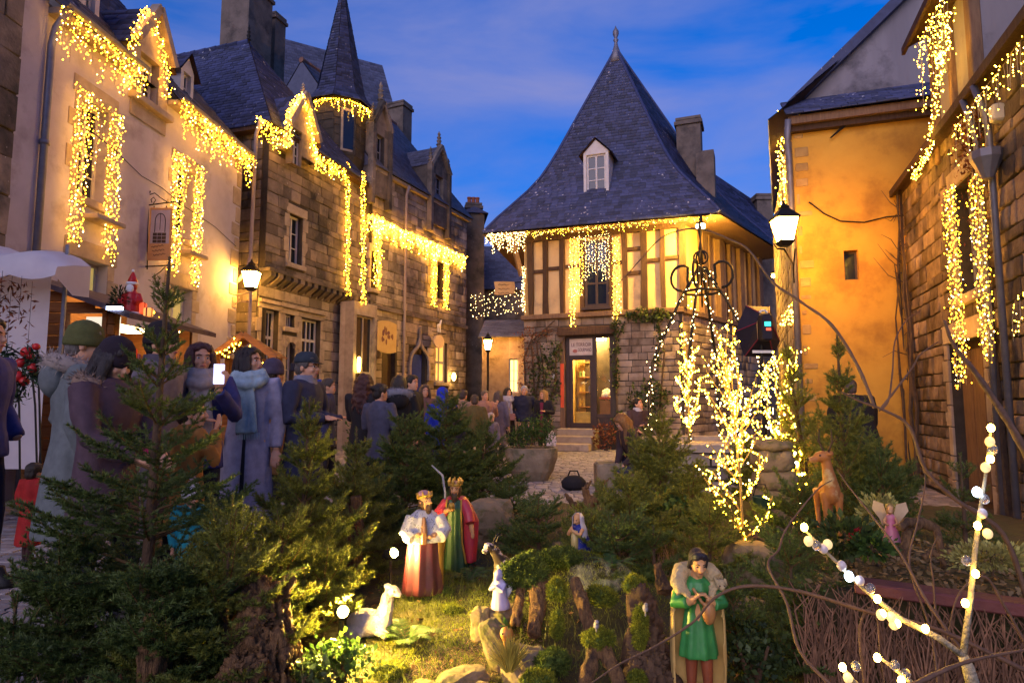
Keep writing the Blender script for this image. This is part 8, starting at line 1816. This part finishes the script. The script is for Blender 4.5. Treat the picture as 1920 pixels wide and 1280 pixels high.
# deer
DEER = pm('deer_orange', (.48,.18,.04), (.38,.13,.03), 8, .5, .05, stain=((.60,.40,.16), .56, .66, 7)); p = at(1562,1003,3.6); s = (at(1545,838,3.6).z-p.z)/.42
animal('tan deer figure with twig antlers among the spruces', p, -14, s, [('e',(.01,.10,.20),(.042,.11,.05),6),('e',(0,.0,.205),(.044,.055,.062)),('t',[(0,-.01,.22),(-.015,-.035,.30),(-.025,-.04,.36)],[.042,.028,.022]),('e',(-.04,-.045,.378),(.042,.025,.027)),('e',(-.082,-.05,.362),(.028,.016,.016))]+[('t',[(sx*.028,y,.2),(sx*.030,y-(.01 if y < .05 else -.015),.11),(sx*.028,y,.0)],[.026,.014,.011]) for sx in (-1,1) for y in (-.01,.16)], DEER, 'deer_figure', 'figurine', None, .0055, None,
       [('antlers', MT['bark'], [('t',[(-.022+sx*.01,-.04,.40),(-.022+sx*.03,-.035,.45),(-.022+sx*.026,-.04,.51)],[.005,.004,.002]) for sx in (-1,1)]+[('t',[(-.022+sx*.024,-.036,.435),(-.022+sx*.052,-.05,.475)],[.003,.0015]) for sx in (-1,1)]), ('ears', DEER, [('e',(-.012,-.062,.39),(.018,.010,.008)),('e',(-.005,-.02,.395),(.02,.008,.01))]), ('eye', EYE, [('e',(-.055,-.066,.384),(.005,.004,.005))]), ('nose', EYE, [('e',(-.108,-.052,.364),(.006,.008,.007))])])
# ------------------------------------------------------------------ spotlights
for lab, px, py, Y in (('bright garden spotlight below the bushy spruce', 643, 1146, 3.02), ('bright garden spotlight beside the ermine king', 738, 1036, 3.5)):
    c = A(px, py, Y); g_ = gh(c.x, c.y); t = thing('garden_spotlight', lab, 'spotlight', (c.x, c.y, g_), 0, 'garden spotlights'); z = c.z-g_
    MB().ell((0,0,z), .022, 14, 10).build('lens', em('spot_lens_%d' % px, (1,.68,.14), 8500 if px < 700 else 4600), t, True)
    aim = Vector((.5,-.8,.22) if px < 700 else (.75,-.5,.3)).normalized(); q = Vector((0,0,z)); mb = MB(); mb.tube([q+aim*.003, q-aim*.05, q-aim*.075], [.028,.027,.012], 14); mb.build('housing', MT['iron'], t); MB().tube([(-.02,.02,-.05),(-.02,.03,z-.05)], .008, 6).build('stake', MT['iron'], t)

# thin smoke drifting over the moss bank
SM = bpy.data.materials.new('crib_smoke'); SM.use_nodes = True; N_ = SM.node_tree.nodes; N_.clear(); ou = N_.new('ShaderNodeOutputMaterial'); pv_ = N_.new('ShaderNodeVolumePrincipled'); pv_.inputs['Color'].default_value = (.85,.88,1,1)
tc_ = N_.new('ShaderNodeTexCoord'); nz = N_.new('ShaderNodeTexNoise'); nz.inputs['Scale'].default_value = 9; nz.inputs['Detail'].default_value = 2; nz.inputs['Distortion'].default_value = 1.2; mr = N_.new('ShaderNodeMapRange'); mr.inputs[1].default_value = .48; mr.inputs[2].default_value = .72; mr.inputs[4].default_value = 5.0
lk_ = SM.node_tree.links.new; lk_(tc_.outputs['Object'], nz.inputs['Vector']); lk_(nz.outputs['Fac'], mr.inputs[0]); lk_(mr.outputs[0], pv_.inputs['Density']); lk_(pv_.outputs[0], ou.inputs['Volume'])
mb = MB(); mb.ell((0,0,0), (.17,.08,.09), 14, 9); sm = mb.build('smoke', SM, None, smooth=True); sm.location = A(1125,1080,3.3); tag(sm, 'thin bluish smoke drifting over the moss bank', 'smoke', kind='stuff')
# ------------------------------------------------------------------ lit twig trees
TWB = pm('gilt_twig', (.30,.20,.09), (.2,.13,.05), 20, .6, .1); TW = pm('white_wrap', (.46,.38,.25), (.30,.24,.15), 45, .7, .6, 90); GLOW = em('twig_bulb', (1,.56,.02), 62); GLOWW = em('twig_bulb_white', (1,.85,.5), 40)
def lit_tree(label, trunk, branches, Y, r0=.022, br=.0085, gap=.035, seed=0, twigs=.55, group='white twig trees hung with lights', dup=1.0):
    rg = random.Random(seed); P = lambda p, dy=0: at(p[0], p[1], Y+dy); o = P(trunk[0]); t = thing('lit_twig_tree', label, 'light tree', o, 0, group); wd = MB(); pts = []; pw = []
    T_ = [P(p)-o for p in trunk]; wd.tube(T_, [r0*(1-.7*k/len(T_)) for k in range(len(T_))], 7)
    jb = [b_ for b_ in branches] + [[(p_[0]+rg.uniform(-14,14)*k_/(len(b_)-1)*dup, p_[1]+rg.uniform(-14,10)*k_/(len(b_)-1)*dup) for k_, p_ in enumerate(b_)] for b_ in branches for _ in range(1)]
    for b_ in jb:
        dy = rg.uniform(-.12,.12); B_ = [P(p, dy*k/(len(b_)-1))-o for k, p in enumerate(b_)]; wd.tube(B_, [r0*.5*(1-.7*k/len(B_)) for k in range(len(B_))], 5)
        for a, c in zip(B_[:-1], B_[1:]):
            n = max(1, int((c-a).length/gap))
            for i in range(n):
                q = a+(c-a)*(i+rg.random())/n
                for _ in range(1): pts.append(q+Vector((rg.gauss(0,.010), rg.gauss(0,.010), rg.gauss(0,.010))))
                if rg.random() < twigs:
                    d = Vector((rg.uniform(-1,1), rg.uniform(-.8,.8), rg.uniform(.1,1))).normalized()*rg.uniform(.04,.11); wd.tube([q, q+d], [.003,.0015], 3)
                    for g in (.35,.7,1.0): (pts if rg.random() < .85 else pw).append(q+d*g)
    wd.build('twigs', TWB, t, fix=False); stuff(link('bulbs', bulb_mesh('bulbs', pts, br, GLOW, seed), None, t))
    if pw: stuff(link('white_bulbs', bulb_mesh('white_bulbs', pw, br, GLOWW, seed+1), None, t))
lit_tree('tall white twig tree of lights beside the stone pillar', [(1396,1085),(1394,1030),(1388,900),(1378,800),(1360,700),(1348,640)], [[(1392,1000),(1360,960),(1320,895)],[(1390,960),(1350,900),(1345,870)],[(1388,905),(1350,860),(1330,830)],[(1386,890),(1372,850),(1345,800)],[(1386,880),(1410,840),(1425,815)],[(1382,830),(1350,770),(1325,735)],[(1380,800),(1360,720),(1335,660)],[(1376,780),(1365,700),(1345,620)],[(1384,850),(1400,770),(1420,700)],[(1382,830),(1420,770),(1440,690)],[(1378,800),(1385,730),(1378,650)],[(1396,1010),(1430,985),(1450,960)],[(1372,760),(1340,720),(1322,690)],[(1366,720),(1352,660),(1342,615)],[(1390,940),(1420,900),(1440,850)]], 4.1, .010, .0044, .036, 1, .5, dup=2.4)
lit_tree('slim white twig tree of lights inside the well crown', [(1292,830),(1291,760),(1288,680),(1283,630)], [[(1291,800),(1272,770),(1268,740)],[(1291,790),(1308,750),(1312,710)],[(1290,760),(1275,720),(1274,680)],[(1290,740),(1302,690),(1300,655)],[(1289,700),(1280,660),(1282,620)],[(1292,810),(1300,780),(1305,765)]], 8.6, .012, .0078, .055, 2, .5)
lit_tree('curly white twig tree of lights behind the stone pillar', [(1462,860),(1464,800),(1466,720),(1466,660)], [[(1462,830),(1440,780),(1438,720),(1445,670)],[(1462,820),(1445,790),(1425,770)],[(1464,800),(1484,750),(1488,700),(1492,665)],[(1464,780),(1455,730),(1452,680),(1448,660)],[(1463,825),(1484,800),(1482,770)],[(1462,840),(1430,820),(1415,790)],[(1466,740),(1478,700),(1482,680)],[(1462,845),(1490,840),(1495,820)]], 5.7, .009, .0056, .045, 3, .45)
lit_tree('small spray of lights low behind the stone pillar', [(1492,990),(1492,930),(1488,880)], [[(1492,960),(1488,920),(1486,860)],[(1490,930),(1494,880),(1500,845)],[(1492,980),(1498,950),(1496,920)]], 5.3, .01, .008, .05, 4, .3)
# stone pillar
t = thing('stone_pillar', 'short pillar of stacked rough stones by the lit twig tree', 'pillar', gp(1452, 4.9)); pb = t.location; zt = at(1452,828,4.9).z-pb.z; z = -.05; k = 0; rg = random.Random(6)
while z < zt-.03:
    h = min(rg.uniform(.10,.16), zt-z); bm_ = MB(); w_ = .145+rg.uniform(-.025,.02); ox = rg.uniform(-.015,.015); bm_.bbox(-w_+ox, w_+ox, -.13, .13, z, z+h+.006, .03); me = bm_.mesh('pillar_stone'); o = link('pillar_stone', remesh(bm_, .02, 1), MT['rock'], t); wrinkle(o.data, .018, 14, 14, k*3.0); z += h; k += 1
e = gp(1432, 4.6); t = thing('enamel_pot', 'small dark green pot hung against the stone pillar', 'pot', (e.x, 4.62, at(1432,960,4.6).z)); MB().lathe([(.04,0),(.055,.02),(.062,.1),(.066,.105),(.058,.11),(.05,.03)], 14).build('pot', pm('green_enamel', (.03,.07,.06), None, 8, .3), t, True); MB().tube([(-.06,0,.1),(-.03,0,.19),(.03,0,.19),(.06,0,.1)], .004, 5).build('handle', MT['iron'], t)
# ------------------------------------------------------------------ twig planter at lower right
a0, a1 = A(1512,1075,2.75), A(1930,1100,2.35); a0.z = a1.z = .49; dv = (a1-a0); ang = math.atan2(dv.y, dv.x); ln = dv.length
PL = thing('twig_planter', 'raised planter faced with upright heather twigs and dark rail', 'planter', (a0.x, a0.y, 0), ang)
mb = MB(); mb.box(0, ln+.5, .03, 1.3, 0, .44); mb.build('box', MT['soil'], PL)
mb = MB(); mb.bbox(.18, ln+.6, -.05, .06, .455, .50, .006); mb.build('rail', pm('red_brown_rail', (.17,.05,.04), (.11,.035,.03), 8, .6, .2), PL)
mb = MB(); rg = random.Random(12)
for k in range(900):
    x = rg.uniform(-.02, ln+.5); z0 = rg.uniform(-.02,.25); h = rg.uniform(.12,.34); y = -rg.uniform(0,.045); mb.tube([(x, y, z0), (x+rg.uniform(-.04,.04), y-rg.uniform(0,.012), z0+h*.5), (x+rg.uniform(-.08,.08), y-rg.uniform(-.01,.02), min(.47, z0+h))], [.0032,.0028,.0016], 3)
stuff(mb.build('brushwood', pm('heather_twig', (.24,.12,.065), (.12,.06,.035), 30, .85, 0, isl=.45), PL, fix=False))
rgn = np.random.RandomState(21); P = np.stack([rgn.uniform(0, ln+.5, 2600), rgn.uniform(.06, 1.28, 2600), np.full(2600, .442)], 1); V_, F2_ = leaf_cloud(P, .04, 6, .5, .05); V_[:,2] = .442+np.clip(V_[:,2]-.442, 0, .02)
stuff(link('leaf_litter', np_mesh('leaf_litter', V_, F2_), pm('planter_litter', (.30,.19,.08), (.16,.11,.04), 9, .85, 0, isl=.5), PL))
pl = lambda x, y, z=.45: PL.location + Vector((x*math.cos(ang)-y*math.sin(ang), x*math.sin(ang)+y*math.cos(ang), z))
MT['yellow_moss'] = pm('reindeer_moss', (.40,.36,.10), (.28,.25,.06), 20, .85, 0, isl=.3)
def tuft(label, c, r, n, mat, size, seed, name='moss_tuft', group=None): 
    t = thing(name, label, 'plant', c, 0, group); P = blob_points(n, (0,0,r[2]*.7), r, seed, .4); P[:,2] = np.maximum(P[:,2], 0); V, Fq = leaf_cloud(P, size, seed, .5, .4); stuff(link('foliage', np_mesh('foliage', V, Fq), MT[mat], t)); MB().tube([(0,0,-.04),(0,0,r[2])], .006, 5).build('stem', MT['bark'], t)
tuft('mound of yellow reindeer moss behind the planter', A(1650,985,3.4), (.10,.09,.09), 1300, 'yellow_moss', .025, 1); tuft('pale reindeer moss strip along the planter rail', A(1860,1060,2.75), (.2,.1,.05), 1500, 'yellow_moss', .022, 2); tuft('green holly sprig with glossy leaves in the planter', A(1585,1030,2.95), (.12,.1,.08), 420, 'ivy', .045, 3); tuft('low leafy green sprig beside the fairy figurine', A(1635,1040,2.85), (.08,.07,.05), 300, 'bush', .035, 4)
t = thing('red_flowers', 'cluster of small red flowers on the holly sprig', 'flower', A(1610,1000,2.95)); mb = MB(); rg = random.Random(3)
for k in range(12): 
    c = Vector((rg.uniform(-.035,.035), rg.uniform(-.02,.02), rg.uniform(-.06,.03)))
    for j in range(5): a = j*1.257; mb.ell(c+Vector((.008*math.cos(a),-.004,.008*math.sin(a))), (.007,.003,.006), 6, 4)
mb.build('petals', MT['red'], t); MB().tube([(0,0,-.08),(0,0,.02)], .003, 4).build('stalk', MT['stem'], t)
# fairy figurine
p = A(1672,1015,2.95); t = thing('fairy_figurine', 'small pink winged figurine beside the driftwood arch', 'figurine', p, R(-30)); t.scale = (.85,)*3
mb = MB(); mb.loft([[Vector((rx*math.cos(a), ry*math.sin(a), z)) for a in [2*math.pi*k/14 for k in range(14)]] for rx, ry, z in ((.045,.05,0),(.04,.042,.03),(.026,.026,.08),(.022,.02,.11),(.024,.02,.13),(.012,.012,.145))]); sub(t, 'dress', mb, gl('pink_dress', (.62,.10,.22), (.60,.28,.25)), .004); mb = MB(); fig_head(mb, Vector((0,-.006,.168)), .024, 8); mb.tube([(0,0,.13),(0,0,.16)], .009, 6); mb.tube([(-.02,0,.13),(-.03,-.025,.10),(-.01,-.04,.09)], [.008,.007,.006], 6); mb.tube([(.02,0,.13),(.03,-.025,.10),(.01,-.04,.09)], [.008,.007,.006], 6); sub(t, 'body', mb, SKINP, .004); mb = MB(); mb.ell((0,.004,.178), (.022,.024,.022), 10, 8); mb.ell((0,.014,.15), (.018,.014,.03)); mb.build('hair', hairm((.45,.28,.06)), t, True)
for sx in (-1, 1): MB().add([(sx*.006,.022,.10),(sx*.03,.03,.19),(sx*.075,.04,.205),(sx*.085,.04,.16),(sx*.05,.032,.11),(sx*.04,.03,.075)]+[(sx*.006,.026,.10),(sx*.03,.034,.19),(sx*.075,.044,.205),(sx*.085,.044,.16),(sx*.05,.036,.11),(sx*.04,.034,.075)], [(0,1,2,3,4,5),(11,10,9,8,7,6)]+[(i,(i+1) % 6,6+(i+1) % 6,6+i) for i in range(6)]).build('wing', gl('wing_cream', (.62,.42,.22)), t)
log('gnarled driftwood arch in the planter', [A(1692,1060,2.8), A(1700,1000,2.85), A(1725,978,2.9), A(1755,990,2.9), A(1765,1030,2.85), A(1768,1065,2.8)], [.014,.018,.022,.02,.014,.01], 'drift', 14, name='driftwood', extra=[([A(1725,980,2.9),A(1700,978,2.8),A(1685,990,2.78)],[.018,.02,.014]), ([A(1730,1045,2.8),A(1750,1035,2.8),A(1775,1060,2.75)],[.012,.014,.008])])
# ------------------------------------------------------------------ wrapped light branch and willow wands in front
def wand(label, pix, Y, r, seed=0, mat='stem', group='curly willow wands in the planter', name='willow_wand', dY=0.0):
    rg = random.Random(seed); n = len(pix); P = [at(p[0], p[1], (Y[k] if hasattr(Y, '__len__') else Y+dY*k/(n-1))) for k, p in enumerate(pix)]
    # smooth with Catmull-Rom
    C = []
    for i in range(n-1):
        p0, p1, p2, p3 = P[max(0,i-1)], P[i], P[i+1], P[min(n-1,i+2)]
        for k in range(5): u = k/5; C.append(.5*((2*p1)+(p2-p0)*u+(2*p0-5*p1+4*p2-p3)*u*u+(3*p1-p0-3*p2+p3)*u**3))
    C.append(P[-1]); o = C[0]; mb = MB(); m = len(C); mb.tube([c-o for c in C], [r*.68*(1-.7*k/m)*(1+.12*math.sin(k*2.3+seed)) for k in range(m)], 7)
    w = mb.build(name, MT[mat] if isinstance(mat, str) else mat, None, smooth=True); w.location = o; tag(w, label, 'branch', group); return w
MT['wand'] = pm('willow_bark', (.17,.09,.05), (.10,.055,.035), 18, .6, .3, 60)
wand('long willow wand rising across the ochre wall to the rubble house', [(1770,1290),(1990,1010),(1870,900)] if False else [(1925,1120),(1880,1000),(1790,935),(1735,880),(1705,800),(1655,768),(1612,752),(1578,735)], 2.3, .014, 1, 'wand')
wand('thin willow wand looping up the ochre wall', [(1650,768),(1672,740),(1710,690),(1725,665),(1760,640)], 2.3, .007, 2, 'wand'); wand('wavy willow twig up the middle of the ochre wall', [(1648,770),(1665,752),(1673,700),(1678,640),(1700,600),(1725,585)], 2.3, .006, 3, 'wand')
wand('slender willow branch arching before the timbered house', [(1640,765),(1610,690),(1560,610),(1500,565),(1450,530),(1405,470),(1370,450),(1318,430),(1275,432),(1235,450),(1180,510),(1140,550)], 2.3, .010, 4, 'wand', dY=.5)
wand('willow wand crossing in front of the shepherd', [(1930,1260),(1760,1180),(1640,1150),(1500,1108),(1400,1098),(1340,1120),(1300,1165),(1230,1210),(1160,1245),(1095,1290)], 2.05, .011, 5, 'wand', dY=.1)
wand('bent willow wand beside the twig planter', [(1560,1285),(1500,1220),(1475,1130),(1440,1060),(1460,1030),(1475,990),(1530,920),(1560,900)], 2.2, .010, 6, 'wand', dY=.4)
wand('willow wand reaching over the deer', [(1820,1240),(1740,1130),(1690,1040),(1630,960),(1590,910),(1570,880)], 2.1, .009, 7, 'wand', dY=.4); wand('upright willow twig in front of the driftwood', [(1760,1290),(1745,1180),(1705,1060),(1720,980),(1735,900),(1720,830),(1700,800)], 2.15, .007, 8, 'wand', dY=.3)
wand('kinked twig standing before the brushwood', [(1622,1290),(1612,1180),(1630,1140),(1645,1160),(1650,1220),(1660,1290)], 2.1, .007, 9, 'wand'); wand('thin twig rising from the brushwood', [(1755,1160),(1750,1090),(1745,1040),(1760,1000)], 2.2, .006, 10, 'wand'); wand('arched twig at the right of the planter', [(1925,1210),(1880,1130),(1845,1080),(1800,1110),(1780,1180),(1770,1290)], 2.1, .008, 11, 'wand')
wand('dark branch sweeping across the lower right', [(1700,1290),(1760,1260),(1830,1235),(1935,1215)], 1.75, .012, 12, 'wand'); wand('blurred dark branch leaning in at the right side', [(1935,870),(1890,790),(1830,700),(1790,650),(1770,600)], 1.5, .014, 13, 'wand')
BY = 1.9
t = thing('light_branch', 'white wrapped branch strung with bulbs and glass globes', 'light branch', at(1830,1300,BY)); O_ = at(1830,1300,BY); B = lambda px, py, dy=0: at(px, py, BY+dy)-O_
mb = MB(); mb.tube([B(1832,1310), B(1815,1250), B(1805,1228)], [.02,.016,.013], 10); mb.tube([B(1805,1228), B(1760,1195), B(1690,1160), B(1640,1120), B(1600,1085), B(1560,1045), B(1508,992)], [.0095,.009,.008,.007,.006,.0045,.003], 8); mb.tube([B(1806,1228), B(1820,1120), B(1826,1050), B(1836,970), B(1848,890), B(1858,805)], [.0095,.008,.007,.006,.0045,.003], 8)
mb.tube([B(1720,1290), B(1690,1262), B(1650,1232)], [.009,.007,.004], 8); mb.tube([B(1620,1295), B(1600,1275), B(1578,1248)], [.008,.006,.004], 8); mb.build('wrapped_stems', TW, t, smooth=True)
lit = [(1508,988),(1645,1122),(1655,1150),(1682,1168),(1735,1178),(1858,802),(1857,860),(1833,985),(1829,1075),(1810,1130),(1580,1250),(1645,1232),(1690,1275)]
WHB = em('globe_lamp', (1,.62,.09), 50)
for k, (px, py) in enumerate(lit): MB().ell(B(px, py, -.02), (.0095,.0095,.012), 12, 9).build('bulb', WHB, t, True)
for px, py in ((1592,1080),(1832,922)): MB().ell(B(px, py, -.02), (.012,.012,.015), 12, 9).build('cool_bulb', em('cool_globe', (.62,.78,1), 12), t, True)
GLB = em('frosted_globe', (.85,.62,.28), .55); CLR = bpy.data.materials.new('clear_globe'); CLR.use_nodes = True; pc = CLR.node_tree.nodes['Principled BSDF']; pc.inputs['Transmission Weight'].default_value = .85; pc.inputs['Roughness'].default_value = .05; pc.inputs['Base Color'].default_value = (.9,.82,.75,1)
PNK = pm('opal_globe', (.72,.60,.55), (.66,.54,.50), 8, .25, 0, spec=.6)
for k, (px, py, m_) in enumerate(((1516,1014,0),(1531,1022,1),(1544,1028,2),(1552,1020,0),(1578,1060,2),(1612,1088,2),(1632,1102,1),(1652,1152,0),(1671,1156,0),(1676,1170,0),(1856,828,0),(1862,842,1),(1848,876,0),(1846,935,1),(1842,962,2),(1852,1000,0),(1812,1050,1),(1605,1248,1),(1678,1246,1),(1698,1262,1),(1590,1270,0))):
    MB().ell(B(px, py, -.015), (.0128,.0128,.015), 14, 10).build('globe', (GLB, CLR, PNK)[m_], t, True)

if SCR is not None: bpy.data.scenes.remove(SCR)
